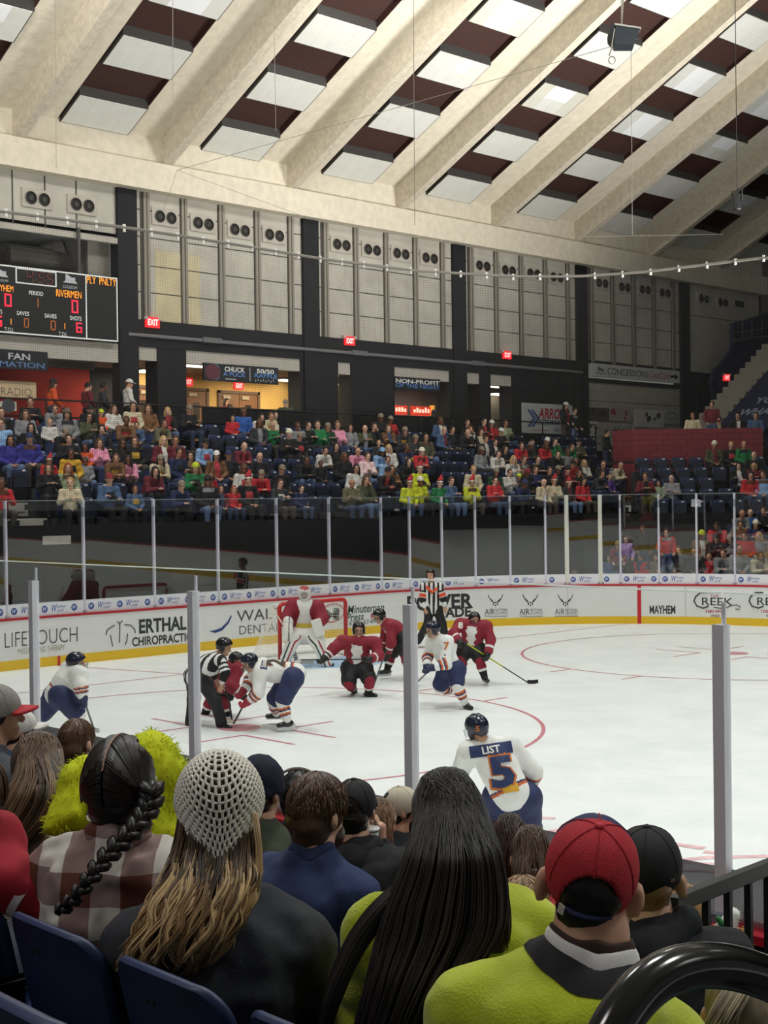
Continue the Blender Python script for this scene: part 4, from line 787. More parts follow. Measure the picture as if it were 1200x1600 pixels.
def finger_mesh(mb, w, d, n, s=1., curl=.6, thumb=1):
    """palm beyond wrist w along d, palm normal n: five tapered, bent fingers"""
    d = nrm(d); n = nrm(n-d*(np.asarray(n)@d)); l = np.cross(n, d); p = w+d*.085*s
    for i, (o, L) in enumerate(((-.032, .07), (-.011, .08), (.011, .075), (.031, .058))):
        a = p+l*o*s; b = a+nrm(d+n*curl*.5)*L*.45*s; c = b+nrm(d+n*curl*1.6)*L*.3*s; e = c+nrm(d+n*curl*2.6)*L*.25*s
        mb.tube([a-d*.02*s, a, b, c, e], np.array([.0095, .0095, .009, .008, .0055])*s, 6)
    t = w+d*.03*s-l*.03*thumb*s; mb.tube([t, t+nrm(d*.7-l*.8*thumb+n*.3)*.04*s, t+nrm(d*.9-l*.6*thumb+n*.5)*.075*s], np.array([.012, .011, .007])*s, 6)
def palm(w, d, n, s=1.): d = nrm(d); return [Cap(w, w+d*.075*s, .026*s, .036*s, n, 1.9, bl=.015)]
def join_mesh(name, parts, smooth=True):
    """merge surface-net output with tube builders into one mesh"""
    V, F, Mi = [], [], []; b = 0
    for v, f, m in parts: V.append(np.asarray(v)); F += [[b+int(i) for i in q] for q in f]; Mi += list(m) if hasattr(m, '__len__') else [m]*len(f); b += len(v)
    me = bpy.data.meshes.new(name); me.from_pydata(np.concatenate(V).tolist(), [], F); me.polygons.foreach_set('material_index', Mi); me.polygons.foreach_set('use_smooth', [smooth]*len(F)); me.update(); return me
# ---- hair and hat shapes in head space (origin = head centre, x forward, z up)
HX = np.eye(3)
def hair_mesh(kind):
    c = V3(0, 0, .028); face = [Half((.058, 0, .03), (1, 0, .12))]
    cran = [Ell(c+V3(-.008, 0, .008), (.108, .088, .103), HX)]
    if kind == 'short': P = cran+[Half((0, 0, -.055), (.25, 0, -1)), Half((.07, 0, .06), (1, 0, -.35))]
    elif kind == 'bald': P = [Ell(c+V3(-.012, 0, -.02), (.102, .086, .07), HX), Half((.02, 0, 0), (1, 0, 0)), Half((0, 0, -.05), (0, 0, -1))]
    elif kind == 'long': P = cran+[Cap((-.05, .03, 0), (-.09, .05, -.26), .07, .05, (1, 0, 0), 1.5), Cap((-.05, -.03, 0), (-.09, -.05, -.26), .07, .05, (1, 0, 0), 1.5), Cap((.0, .075, 0), (.02, .095, -.22), .035, .03), Cap((.0, -.075, 0), (.02, -.095, -.22), .035, .03), Half((.075, 0, .05), (1, 0, -.3))]
    elif kind == 'bun': P = cran+[Ell((-.06, 0, .13), (.045, .045, .04), HX), Half((0, 0, -.04), (.3, 0, -1)), Half((.07, 0, .06), (1, 0, -.35))]
    elif kind == 'cap': P = [Ell(c+V3(-.002, 0, .02), (.112, .092, .1), HX), Half((0, 0, .035), (0, 0, -1)), Cap((.06, 0, .04), (.16, 0, .03), .075, .06, (0, 0, 1), 8.)]
    elif kind == 'beanie': P = [Ell(c+V3(-.008, 0, .018), (.115, .096, .115), HX), Half((0, 0, .03), (-.15, 0, -1)), Ell((-.005, 0, .05), (.116, .097, .03), HX)]
    elif kind == 'santa': P = [Cap((-.01, 0, .08), (-.06, .05, .22), .085, .03), Cap((-.06, .05, .22), (-.12, .1, .13), .03, .02), Half((0, 0, .05), (0, 0, -1))]
    if kind in ('short', 'bun', 'long'): pass
    V, Q = sdf(P, .011, .02, .004 if kind in ('short', 'long', 'bun') else 0, 30, 2)
    parts = [(V, Q, 0)]
    if kind == 'santa':
        V, Q = sdf([Ell((-.005, 0, .05), (.115, .096, .026), HX), Ell((-.13, .11, .12), (.03, .03, .03), HX)], .012, .01); parts.append((V, Q, 1))
    return join_mesh('hat' if kind in ('cap', 'beanie', 'santa') else 'hair', parts)
HAIR = {k: hair_mesh(k) for k in ('short', 'bald', 'long', 'bun', 'cap', 'beanie', 'santa')}
for k, me in HAIR.items(): me.materials.append(EYE); me.materials.append(M('#e8e6e2', .8))
# ---- pose prototypes for the stands
def pose(kind):
    J = dict(pel=V3(0, 0, .47), che=V3(.0, 0, .84), neck=V3(.03, 0, 1.04), head=V3(.065, 0, 1.19)); lean = 0
    stand = kind == 'stand'
    if kind == 'lean': J.update(che=V3(.2, 0, .80), neck=V3(.32, 0, .96), head=V3(.40, 0, 1.08))
    if stand: J.update(pel=V3(0, 0, .93), che=V3(0, 0, 1.28), neck=V3(.0, 0, 1.48), head=V3(.03, 0, 1.63))
    c = J['che']; nk = J['neck']; sh = [nk+V3(-.02, q*.185, -.07) for q in (-1, 1)]
    if stand: hip = [V3(0, q*.09, .9) for q in (-1, 1)]; kn = [V3(.03, q*.11, .48) for q in (-1, 1)]; an = [V3(-.02, q*.12, .08) for q in (-1, 1)]
    else: hip = [V3(0, q*.1, .47) for q in (-1, 1)]; kn = [V3(.43, q*.15, .50) for q in (-1, 1)]; an = [V3(.42, q*.13, .09) for q in (-1, 1)]
    el, wr = {'lap': ([V3(.02, q*.27, .70) for q in (-1, 1)], [V3(.26, q*.08, .60) for q in (-1, 1)]), 'lean': ([V3(.38, q*.2, .62) for q in (-1, 1)], [V3(.56, q*.05, .66) for q in (-1, 1)]),
              'cross': ([V3(.08, q*.25, .72) for q in (-1, 1)], [V3(.22, -q*.07, .78+.03*q) for q in (-1, 1)]), 'chin': ([V3(.2, q*.2, .68) for q in (-1, 1)], [V3(.24, .08, .66), V3(.2, .05, 1.03)]),
              'phone': ([V3(.06, q*.26, .74) for q in (-1, 1)], [V3(.27, q*.1, .82) for q in (-1, 1)]), 'stand': ([V3(.0, q*.26, 1.16) for q in (-1, 1)], [V3(.16, q*.2, 1.02) for q in (-1, 1)])}[kind]
    J.update(sh=sh, hip=hip, kn=kn, an=an, el=el, wr=wr); return J
FT = V3(1, 0, 0)
def person_proto(kind, yaw=-.35, h=.02):
    J = pose(kind); fw = rot(V3(0, 0, 1), yaw)@FT; A = head_axes(fw-V3(0, 0, .12), V3(0, 0, 1)+.1*fw); ch, nk, pe, hd = J['che'], J['neck'], J['pel'], J['head']
    body = head_prims(hd, A)+[Cap(pe, ch, .12, .13, FT, 1.4), Cap(ch, nk, .12, .06, FT, 1.3), Cap(J['sh'][0], J['sh'][1], .055)]
    top = [Cap(pe+V3(0, 0, .02), ch, .165, .165, FT, 1.25), Cap(ch, nk-V3(0, 0, .05), .165, .085, FT, 1.2), Cap(J['sh'][0], J['sh'][1], .08)]; leg = [Cap(pe-V3(0, .05, 0), pe+V3(0, .05, 0), .135)]; shoe = []
    fm = MB()
    for i, q in enumerate((-1, 1)):
        s_, e_, w_ = J['sh'][i], J['el'][i], J['wr'][i]; d = nrm(w_-e_)
        body += limb(s_, e_, w_, .045, .037, .026)+palm(w_, d, V3(0, 0, 1)); top += limb(s_, e_, w_, .078, .066, .05)
        finger_mesh(fm, w_, d, V3(0, 0, -1), 1., .6, q); hi, k_, a_ = J['hip'][i], J['kn'][i], J['an'][i]
        body += limb(hi, k_, a_, .07, .05, .04); leg += limb(hi, k_, a_, .105, .08, .06)
        shoe += [Cap(a_-V3(.03, 0, .04), a_+V3(.15, 0, -.05), .05, .042, V3(0, 0, 1), 1.2)]
    R = {}
    V, Q = sdf(body, h, .03); pk = face_pick(hd, A)
    me = join_mesh('body', [(V, Q, pk(V[Q].mean(1))), (fm.arr(), fm.f, 0)])
    for q in (SKINS[0], EYE, LIP): me.materials.append(q)
    R['body'] = me
    for n_, P, w_ in (('top', top, .012), ('trousers', leg, .008), ('shoes', shoe, 0)):
        V, Q = sdf(P, h, .035, w_, 11, 5); me = np_mesh(n_, V, Q); me.materials.append(EYE); R[n_] = me
        if n_ == 'top':
            N = np.zeros((len(me.vertices), 3), np.float32); me.vertices.foreach_get('normal', N.ravel()); N = N.reshape(-1, 3); F = V[Q].mean(1); up_ = nrm(nk-pe); rel = F-pe; hgt = (rel@up_)/np.linalg.norm(nk-pe); fn = N[Q].mean(1)
            for nm_, sel in (('shirt_front', (abs(F[:, 1]) < .062) & (fn[:, 0] > .35) & (hgt > .12) & (hgt < 1.0)), ('chest_print', (abs(F[:, 1]) < .095) & (fn[:, 0] > .35) & (hgt > .5) & (hgt < .78)), ('scarf', (hgt > .80) & (hgt < .97) & (np.hypot(F[:, 0]-nk[0], F[:, 1]) < .16))):
                q_ = Q[sel]
                if len(q_) < 6: continue
                ids = np.unique(q_); mp_ = {int(a): i for i, a in enumerate(ids)}; mm = np_mesh(nm_, (V+N*.009)[ids], np.array([[mp_[int(a)] for a in r_] for r_ in q_])); mm.materials.append(EYE); R[nm_] = mm
    R['head'] = Matrix(((A[0][0], A[1][0], A[2][0], hd[0]), (A[0][1], A[1][1], A[2][1], hd[1]), (A[0][2], A[1][2], A[2][2], hd[2]), (0, 0, 0, 1))); R['hd'] = hd
    return R
PROTO = {k: person_proto(k) for k in ('lap', 'lean', 'cross', 'chin', 'phone', 'stand')}
TOPC = dict(k=('#17181c', 'black jacket'), c=('#34363b', 'charcoal hoodie'), g=('#8b8d90', 'grey hoodie'), w=('#d8d6d0', 'white top'), e=('#d3c8aa', 'cream hoodie'), n=('#1d2a52', 'navy jacket'), b=('#2f5fae', 'blue top'), l=('#8db4df', 'light blue hoodie'),
            r=('#c22a34', 'red top'), m=('#6e2430', 'maroon shirt'), p=('#e59ab6', 'pink hoodie'), P=('#efd3d3', 'pale pink sweater'), u=('#5b3a8e', 'purple top'), o=('#4d5138', 'olive top'), i=('#9aa886', 'sage top'), t=('#7a5637', 'brown jacket'), G=('#1f7a45', 'green sweater'),
            y=('#c9d22a', 'lime yellow top'), j=('#dd5a28', 'orange top'), a=('#6d6850', 'camouflage jacket'), d=('#4a6488', 'denim blue shirt'), v=('#b79bd0', 'lavender top'), z=('#d2a62f', 'gold trimmed jacket'), U=('#32308a', 'purple blue jersey'), D=('#1e4a34', 'dark green jersey'))
HAIRC = dict(s=('short', '#4a3324', 'short brown hair'), S=('short', '#1d1714', 'short black hair'), x=('short', '#b48e58', 'short blond hair'), h=('bald', '#8d857c', 'thin grey hair'), L=('long', '#5a3b26', 'long brown hair'), D=('long', '#241a17', 'long dark hair'), B=('long', '#c2a06a', 'long blond hair'), R=('long', '#9a4f26', 'long red hair'),
             N=('bun', '#6a4a30', 'hair in a bun'))
HAIRC.update({'1': ('cap', '#17171a', 'black cap'), '2': ('cap', '#e2e2e0', 'white cap'), '3': ('cap', '#8a7f6d', 'tan cap'), '4': ('cap', '#22305c', 'navy cap'), '5': ('cap', '#7fb0d8', 'light blue cap'), '6': ('cap', '#8d2230', 'red cap'), '7': ('beanie', '#1c1c20', 'dark beanie'), '8': ('beanie', '#e6e0cc', 'white beanie'), '9': ('beanie', '#6b5a4c', 'brown beanie'), 'q': ('beanie', '#c6d636', 'lime hat'), '0': ('santa', '#b3202c', 'red Santa hat')})
def cloth(hx): return M(hx, .85, noise=.14, scale=9, sheen=.0)
def setm(o, m, i=0): o.material_slots[i].link = 'OBJECT'; o.material_slots[i].material = m
LEGC = ['#2a3550', '#1b1c20', '#3a4a68', '#4a443c', '#23252b', '#5a6f92']
def crowd_person(loc, rz, top, hair, kind, sc, label, group):
    P = PROTO[kind]; r = empty('person', loc, label, 'person', group, rz); r.scale = (sc,)*3
    b = link('body', P['body'], r); setm(b, SKINS[rnd.choice((0, 0, 1, 1, 2, 4, 3) if hair not in 'BRx' else (1, 4))])
    t = link('top', P['top'], r); setm(t, cloth(TOPC[top][0])); g = link('trousers', P['trousers'], r); setm(g, cloth(rnd.choice(LEGC))); s = link('shoes', P['shoes'], r); setm(s, M(rnd.choice(('#1a1a1c', '#d0d0cc', '#4a3a2c')), .6))
    if rnd.random() < .5:
        nm_ = rnd.choice(('shirt_front', 'chest_print', 'chest_print', 'scarf', 'shirt_front'))
        if nm_ in P and (nm_ != 'shirt_front' or top in 'kcntamdoD'): q_ = link(nm_, P[nm_], r); setm(q_, cloth(rnd.choice(('#d8d6d0', '#8b8d90', '#6e2430', '#c9c2a8', '#17181c', '#3a4a68', '#b23a42', '#d8d6d0') if nm_ == 'shirt_front' else ('#d8d6d0', '#17181c', '#b23a42', '#c9a23a', '#2a3550', '#8b8d90') if nm_ == 'chest_print' else ('#2a2b30', '#8b8d90', '#5a3b2a'))))
    hk, hc, _ = HAIRC[hair]; w = link('hat' if hk in ('cap', 'beanie', 'santa') else 'hair', HAIR[hk], r, P['head']); setm(w, M(hc, .75, noise=.2, scale=30))
    if hk in ('cap', 'beanie', 'santa'):
        w = link('hair', HAIR['long' if rnd.random() < .25 else 'short'], r, P['head'] @ Matrix.Scale(.985, 4)); setm(w, M(rnd.choice(('#4a3324', '#1d1714', '#6a4a30')), .7))
    return r
# ---- seats
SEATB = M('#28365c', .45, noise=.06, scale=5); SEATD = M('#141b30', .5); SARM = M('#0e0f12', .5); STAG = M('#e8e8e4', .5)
def seat_meshes():
    R = {}; n = 9; y = np.linspace(-.235, .235, n)
    mb = MB(); rows = []
    for z, wd in ((.40, .9), (.55, 1.), (.72, 1.), (.80, .93), (.83, .75)):
        rows.append([(-.16-.10*(z-.4)-.035+.12*(t/.235)**2*.3, t*wd, z) for t in y])
    F = np.array(rows); B = F-V3(.03, 0, 0); k = len(rows)
    vs = np.concatenate([F.reshape(-1, 3), B.reshape(-1, 3)]); o = k*n; fs = []
    for i in range(k-1):
        for j in range(n-1): a = i*n+j; fs += [(a, a+1, a+n+1, a+n), (o+a, o+a+n, o+a+n+1, o+a+1)]
    for j in range(n-1): fs += [(j, o+j, o+j+1, j+1), ((k-1)*n+j, (k-1)*n+j+1, o+(k-1)*n+j+1, o+(k-1)*n+j)]
    for i in range(k-1): fs += [(i*n, (i+1)*n, o+(i+1)*n, o+i*n), (i*n+n-1, o+i*n+n-1, o+(i+1)*n+n-1, (i+1)*n+n-1)]
    mb.add(vs, fs); R['backrest'] = mb.mesh('backrest', True); R['backrest'].materials.append(SEATB)
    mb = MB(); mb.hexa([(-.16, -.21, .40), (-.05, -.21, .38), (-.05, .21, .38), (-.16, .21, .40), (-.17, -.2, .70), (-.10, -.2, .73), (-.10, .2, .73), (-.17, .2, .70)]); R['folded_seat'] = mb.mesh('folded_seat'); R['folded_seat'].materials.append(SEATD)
    mb = MB(); mb.box((-.135, .05, .765), (-.125, .13, .80)); R['number_tag'] = mb.mesh('number_tag'); R['number_tag'].materials.append(STAG)
    mb = MB()
    for q in (-.255, .255): mb.box((-.25, q-.015, 0), (-.18, q+.015, .6)); mb.box((-.2, q-.022, .58), (.1, q+.022, .62))
    R['arm_frame'] = mb.mesh('arm_frame'); R['arm_frame'].materials.append(SARM)
    return R
SEATM = seat_meshes()
occ = MB()
def seat(loc, rz, label, group):
    r = empty('folding_seat', loc, label, 'seat', group, rz)
    for k_, me in SEATM.items(): link(k_, me, r)
def occ_seat(loc, rz):
    c, s = math.cos(rz), math.sin(rz); R = np.array([[c, -s, 0], [s, c, 0], [0, 0, 1]])
    for k_ in ('backrest',):
        me = SEATM[k_]; occ.add(np.array([v.co[:] for v in me.vertices])@R.T+np.asarray(loc), [tuple(p.vertices) for p in me.polygons])
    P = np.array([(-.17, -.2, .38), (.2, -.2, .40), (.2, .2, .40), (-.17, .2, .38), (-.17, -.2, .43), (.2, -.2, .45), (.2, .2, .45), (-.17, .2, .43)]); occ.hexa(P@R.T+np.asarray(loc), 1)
# ---- the crowd, read from the photograph: column, row, top, hair (+ optional pose: l lean, c crossed, h chin, p phone, k child)
END = '''50 632 k s p,82 632 g s,88 640 v D k,136 636 k 1,160 641 j q k,177 642 w L,107 652 g 9,140 655 o D p,42 652 g L,80 658 w x k,50 670 k D,92 673 k 3 l,194 658 t s l,161 675 k D h,109 688 k S,48 687 U 4,18 694 U D,78 708 r 0 k,135 692 j s k,156 697 p L c,
192 695 k D,112 714 z S,133 713 g s k,175 719 t s l,190 717 p D l,77 735 k L p,107 735 i R,171 752 d 6,111 762 e x p,3 760 r s,4 672 l s,4 648 k s,210 638 e s,234 642 t L,264 645 k B h,297 642 k 3,377 647 b s,366 655 r s k,397 653 w D,216 663 d s k,247 661 a s l,
212 697 k L,256 700 m B,265 695 m s,322 692 l 1,372 697 m h,245 713 e 3 l,280 713 n S,293 717 t D,340 720 t 2,357 718 k 4,230 728 m D,307 735 G q c,330 733 r L k,382 735 w L,403 733 r 3 l,273 757 n 3 l,212 762 d s k,326 757 k 7,337 760 m s k,360 762 r R k,388 762 k 0,
407 662 c L,419 650 k S,427 667 G h,402 652 e s,467 657 g s,483 658 k S,495 660 G s,508 670 D 3,525 668 p N c,549 668 g D,572 663 o h,582 673 k s h,597 657 k 3,453 682 k 8,470 682 k 3,499 702 w S l,527 703 k D,552 703 p h,592 703 l 5 l,594 690 c x k,
407 718 k h,474 715 k S l,502 723 k s k,539 720 k L,557 727 w D,575 720 P s,441 733 k 3,438 758 c s,472 763 n s k,551 752 a h c,572 762 o L h,597 735 k 1 l,609 672 t L,625 670 c 3,612 655 r 3,650 687 c 3,667 690 o D,690 662 d L,695 672 d h,708 667 k S,732 663 k s,724 673 k h l,736 677 k L h,
753 678 e L,758 663 k S,769 662 r 2,792 660 i s,784 675 k 2,609 705 w B,636 703 n s h,646 702 r 8,607 720 l s,628 722 k D l,760 693 c s,753 703 g 3,775 695 k s,790 700 k D,772 707 w s,610 740 t L p,657 740 y 0,641 757 y 0,657 757 y 8,688 758 G 0,705 755 d s,741 743 e x,738 757 y 0 c,
776 735 D 3,774 753 r S,797 737 w s,809 692 r L,832 694 r L,842 688 k 2,823 687 k s,812 685 c 3,862 690 G s h,884 697 G s,906 693 o 1,842 725 k s p,865 713 k s,888 710 g s,888 722 r 1,900 727 c s,914 722 w B,933 724 k h,942 725 u s,958 727 e h,969 723 k h,988 723 k S,
803 723 w B,819 720 t s,825 730 k 6,812 745 c q k,828 743 n s p,860 730 k s,861 743 k 3,905 740 k L h,888 743 m 7,912 753 r D,889 757 c 0,867 758 e 0,850 752 e h,807 755 n 4,930 745 c s l,954 744 u x k,976 745 c s k,988 750 p x k'''
LAND = [(140, 'below the scoreboard'), (290, 'left of raffle banner doors'), (430, 'below the raffle banner'), (560, 'below the narrow doorway'), (700, 'below the non-profit banner'), (800, 'between non-profit banner and exterminating sign'), (905, 'below the exterminating sign'), (2000, 'beside the red block wall')]
LAND = [(140, 'below the scoreboard'), (290, 'under the tan doorway'), (430, 'below the raffle banner'), (560, 'under the narrow doorway'), (700, 'below the snack banner'), (800, 'beneath the twin strip lights'), (905, 'below the white chevron sign'), (2000, 'beside the red block wall')]
NUMW = ['one', 'two', 'three', 'four', 'five', 'six', 'seven', 'eight', 'nine', 'ten', 'eleven', 'twelve']
def headv(u, i, x=None): # expected picture row of a seated head in row i
    D = dirn(u, 700); t = (ROWX[i]+.06-CAM[0])/D[0]; p_ = CAM+D*t; p_[2] = ROWZ[i]+1.2; return px(p_)[1], p_
PK = dict(l='lean', c='cross', h='chin', p='phone')
used, ppl = {}, []
def mk_label(top, hair, kid, where):
    a = '%s in %s, %s, %s' % ('child' if kid else 'person', TOPC[top][1], HAIRC[hair][2], where)
    return a
ents = []
for e in END.replace('\n', '').split(','):
    q = e.split(); u, v = float(q[0]), float(q[1]); kid = len(q) > 4 and q[4] == 'k'
    best = min(range(7), key=lambda i: abs(headv(u, i)[0]+(8 if kid else 0)-v)); ents.append((best, headv(u, best)[1][1], u, q[2], q[3], q[4] if len(q) > 4 else rnd.choice('..cp.l'), kid))
ents.sort(key=lambda t: (t[0], t[1])); occupied = {i: [] for i in range(7)}; seen = {}
for i, y, u, top, hair, pz, kid in ents:
    if occupied[i] and y-occupied[i][-1] < .40: y = occupied[i][-1]+.40
    if y > clipy(ROWX[i])-.3: continue
    occupied[i].append(y)
    where = 'row %s of end stand, %s' % (NUMW[i], [w for m_, w in LAND if u <= m_][0]); lab = mk_label(top, hair, kid, where)
    if lab in seen:
        prev_top = seen[lab]; lab = '%s, %s, %s, next to %s' % (('child' if kid else 'person')+' in '+TOPC[top][1].split()[0], HAIRC[hair][2], where.replace(' of end stand', ''), TOPC[last][1])
    seen[lab] = top; last = top
    if len(lab.replace('-', ' ').split()) > 15: lab = lab.replace(' of end stand', '')
    while len(lab.replace('-', ' ').split()) > 16: lab = lab.rsplit(' ', 1)[0]
    kind = PK.get(pz, 'lap'); sc = .78 if kid else rnd.uniform(.96, 1.06)
    crowd_person((ROWX[i]-.02, y, ROWZ[i]+(.09 if kid else 0)), rnd.uniform(-.35, .05), top, hair, kind, sc, lab, None)
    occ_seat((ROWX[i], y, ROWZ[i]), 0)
aisles = [onx(70, 790, -5.0)[1], onx(338, 690, -8.8)[1], onx(716, 735, -6.2)[1], onx(928, 715, -8)[1]]
ns = 0
for i in range(7):
    y = -4.6; 
    while y < clipy(ROWX[i])-.35:
        q = px((ROWX[i], y, ROWZ[i]+.7)); free = all(abs(y-o) > .42 for o in occupied[i]) and all(abs(y-a) > .62 for a in aisles)
        if free and -15 < q[0] < 1010:
            w = [w_ for m_, w_ in LAND if q[0] <= m_][0]
            seat((ROWX[i], y, ROWZ[i]), 0, 'empty dark blue folding seat, row %s of end stand, %s' % (NUMW[i], w), 'blue folding seats in row %s %s' % (NUMW[i], w)); ns += 1; y += .52
        else: y += .13
# aisle steps with pale nosings
for j, ya in enumerate(aisles):
    mb = MB()
    for i in range(7): mb.box((ROWX[i]+.20, ya-.5, ROWZ[i]-.3), (ROWX[i]+.46, ya+.5, ROWZ[i]-.16)); mb.box((ROWX[i]+.40, ya-.5, ROWZ[i]-.03), (ROWX[i]+.47, ya+.5, ROWZ[i]+.012))
    if j == 0:
        for i in range(3): xf = -4.59 if i == 0 else ROWX[i]+.47; mb.box((xf-.01, ya-.3+.1*i, ROWZ[i]-.2), (xf+.01, ya+.4, ROWZ[i]-.01))
    tag(mb.build('floor_aisle_step', [M('#b5b2aa', .8, noise=.15, scale=5), BLACK2]), kind='structure')
# ---- corner stand crowd
CORNER = '''1008 740 m s p,1022 750 i D k,1040 752 g h,1116 698 o 8,1142 702 k x,1156 695 G h,1154 727 k D,1178 712 k h,1178 725 m h,1172 742 r D,1189 737 l s,950 867 d D k,976 867 k s k,995 866 r s k,1010 881 a s k,1026 887 c s k,1060 851 c s,1082 858 c D,1121 826 r D,1094 831 t q,1108 837 c 1,1131 835 k 3,
1138 845 r s,1121 850 g s,1155 806 b h,1149 799 g h,1180 795 k s,1155 824 t s,1179 824 n 8,1180 840 g B,1173 853 a 9,1154 860 e L,1127 869 g h,1102 880 r x k,1053 895 t s k,1197 797 m S,1197 846 m s'''
RZC = math.atan2(-1, 1); occc = {k: [] for k in range(12)}; ents = []
def chead(u, k): p_ = c_uv(u, 750, CR[k]); p_[2] = CZr[k]+1.2; return px(p_)[1], float((p_-CC)@EN)
for e in CORNER.replace('\n', '').split(','):
    q = e.split(); u, v = float(q[0]), float(q[1]); kid = len(q) > 4 and q[4] == 'k'; k = min(range(11), key=lambda k: abs(chead(u, k)[0]+(10 if kid else 0)-v)); ents.append((k, chead(u, k)[1], u, q[2], q[3], q[4] if len(q) > 4 else rnd.choice('..cp.l'), kid))
ents.sort(key=lambda t: (t[0], t[1]))
for k, e_, u, top, hair, pz, kid in ents:
    if occc[k] and e_-occc[k][-1] < .42: e_ = occc[k][-1]+.42
    occc[k].append(e_); lab = mk_label(top, hair, kid, 'row %s, corner stand, %s' % (NUMW[k], 'behind far glass' if k < 6 else 'under red wall'))
    if lab in seen: lab += ', beside '+TOPC[last][1].split()[0]
    seen[lab] = top; last = top
    crowd_person(cpt(CR[k], e_, CZr[k]+(.09 if kid else 0)), RZC+rnd.uniform(-.3, .3), top, hair, PK.get(pz, 'lap'), .78 if kid else rnd.uniform(.96, 1.06), lab, None); occ_seat(cpt(CR[k], e_, CZr[k]), RZC)
for k in range(11):
    e_ = 3.1 if k > 5 else 1.4+k*.95
    while e_ < 7.9:
        q = px(cpt(CR[k], e_, CZr[k]+.7))
        if all(abs(e_-o) > .45 for o in occc[k]) and q[0] < 1212 and not (k <= 5 and q[0] < 1090):
            seat(cpt(CR[k], e_, CZr[k]), RZC, 'empty navy folding seat in row %s of corner stand' % NUMW[k], 'corner stand folding seats in row %s' % NUMW[k]); e_ += .6
        else: e_ += .15
tag(occ.build('occupied_seat_rows', [SEATB, SEATD], smooth=False), 'dark blue folding seats under the seated crowd', 'seats', kind='stuff')
# ---- people on their feet
def stander(u, vtop, d_or_z, rz, top, hair, lab, sc=1., legs=None):
    """standing person whose head top shows at (u, vtop); feet at height z on given plane distance"""
    D = dirn(u, vtop); z = d_or_z+1.74*sc; t = (z-CAM[2])/D[2]; p_ = CAM+D*t; p_[2] = d_or_z; r = crowd_person(p_, rz, top, hair, 'stand', sc, lab, None); return r
def stand_at(u, x, z, rz, top, hair, lab, sc=1.): p_ = onx(u, 640, x); p_[2] = z; return crowd_person(p_, rz, top, hair, 'stand', sc, lab, None)
stand_at(82, -12.3, CZ, 1.4, 'j', '7', 'person in brown and red jacket and dark beanie on the concourse by the red wall', .97)
stand_at(137, -12.2, CZ, 1.5, 'm', 'S', 'person in dark red top on the concourse near end of the red wall', .95); stand_at(161, -12.2, CZ, 1.2, 'c', 'S', 'person in dark grey jacket on the concourse beside the black pillar', .96)
stand_at(201, -11.5, CZ, 1.3, 'w', '2', 'person in white hooded jersey and white cap standing on the concourse', 1.0)
stand_at(353, -15.5, CZ, .3, 'm', 'D', 'person in dark red top in front of the concourse double door', .98); stand_at(446, -11.4, CZ-.22, -.6, 'o', '3', 'person in dark olive jacket leaning on the concourse railing', .92)
stand_at(731, -12.9, CZ, .2, 'b', 'S', 'person in blue jacket standing on the grey concourse', 1.); stand_at(678, -15, CZ, 2.5, 'k', 'D', 'person in dark jacket queuing at the snack counter', .95)
stand_at(883, -11.2, CZ, .2, 'k', '2', 'person in black jacket and white cap standing by the chevron sign', 1.05); stand_at(897, -11.15, CZ-.15, .1, 'k', 'S', 'bareheaded person in black jacket standing by the chevron sign', 1.02)
stand_at(947, -9.0, ROWZ[4], .3, 'k', 'S', 'person in black jacket and khaki trousers walking along the upper stand', 1.0)
def deck(u, vhead, top, hair, lab, sc=1., stand=False, r=RR+1.1):
    p_ = c_uv(u, vhead, r); kind = 'stand' if stand else 'lap'; hz = PROTO[kind]['hd'][2]*sc; p_[2] = p_[2]-hz; return crowd_person(p_, RZC, top, hair, kind, sc, lab, None)
deck(1082, 650, 'e', 's', 'person in tan shirt seated on the press deck above red wall'); deck(1112, 633, 'm', 's', 'person in red plaid shirt standing on the press deck', stand=True); deck(1123, 657, 'k', 'S', 'person in dark top seated low beside the plaid shirt on press deck', .9)
t_ = deck(1152, 650, 'k', 'S', 'person in black suit and pale tie on the press deck'); mb = MB(); mb.prism([(-.05, .62), (.05, .62), (.065, 1.0), (-.065, 1.0)], 0, .012, mw=Matrix(((0, 0, 1, .185), (1, 0, 0, 0), (0, 1, 0, 0), (0, 0, 0, 1)))); mb.build('shirt_front', M('#d8d6d0', .7), t_)
deck(1180, 650, 'd', 'S', 'person in blue grey suit jacket on the press deck')
def cst(u, vtop, k, top, hair, lab, sc=1.): p_ = c_uv(u, vtop, CR[k]); p_[2] = p_[2]-1.74*sc; return crowd_person(p_, RZC, top, hair, 'stand', sc, lab, None)
cst(965, 846, 1, 'm', '3', 'person in red top and tan cap by the tunnel wall behind far glass', .8); cst(978, 838, 1, 'v', 's', 'person in lavender hoodie standing behind the far glass', .82); cst(1004, 822, 1, 'k', 's', 'standing person in black top behind far glass, facing sideways', .95)
cst(1041, 826, 1, 'r', 'D', 'standing person in red top with long dark hair behind far glass', .93)
q_ = per(s_of(905), 1.0)[0]; crowd_person(q_, RZC, 'r', '9', 'lap', 1.05, 'person in red jacket and brown beanie seated in the dark tunnel gate', None)
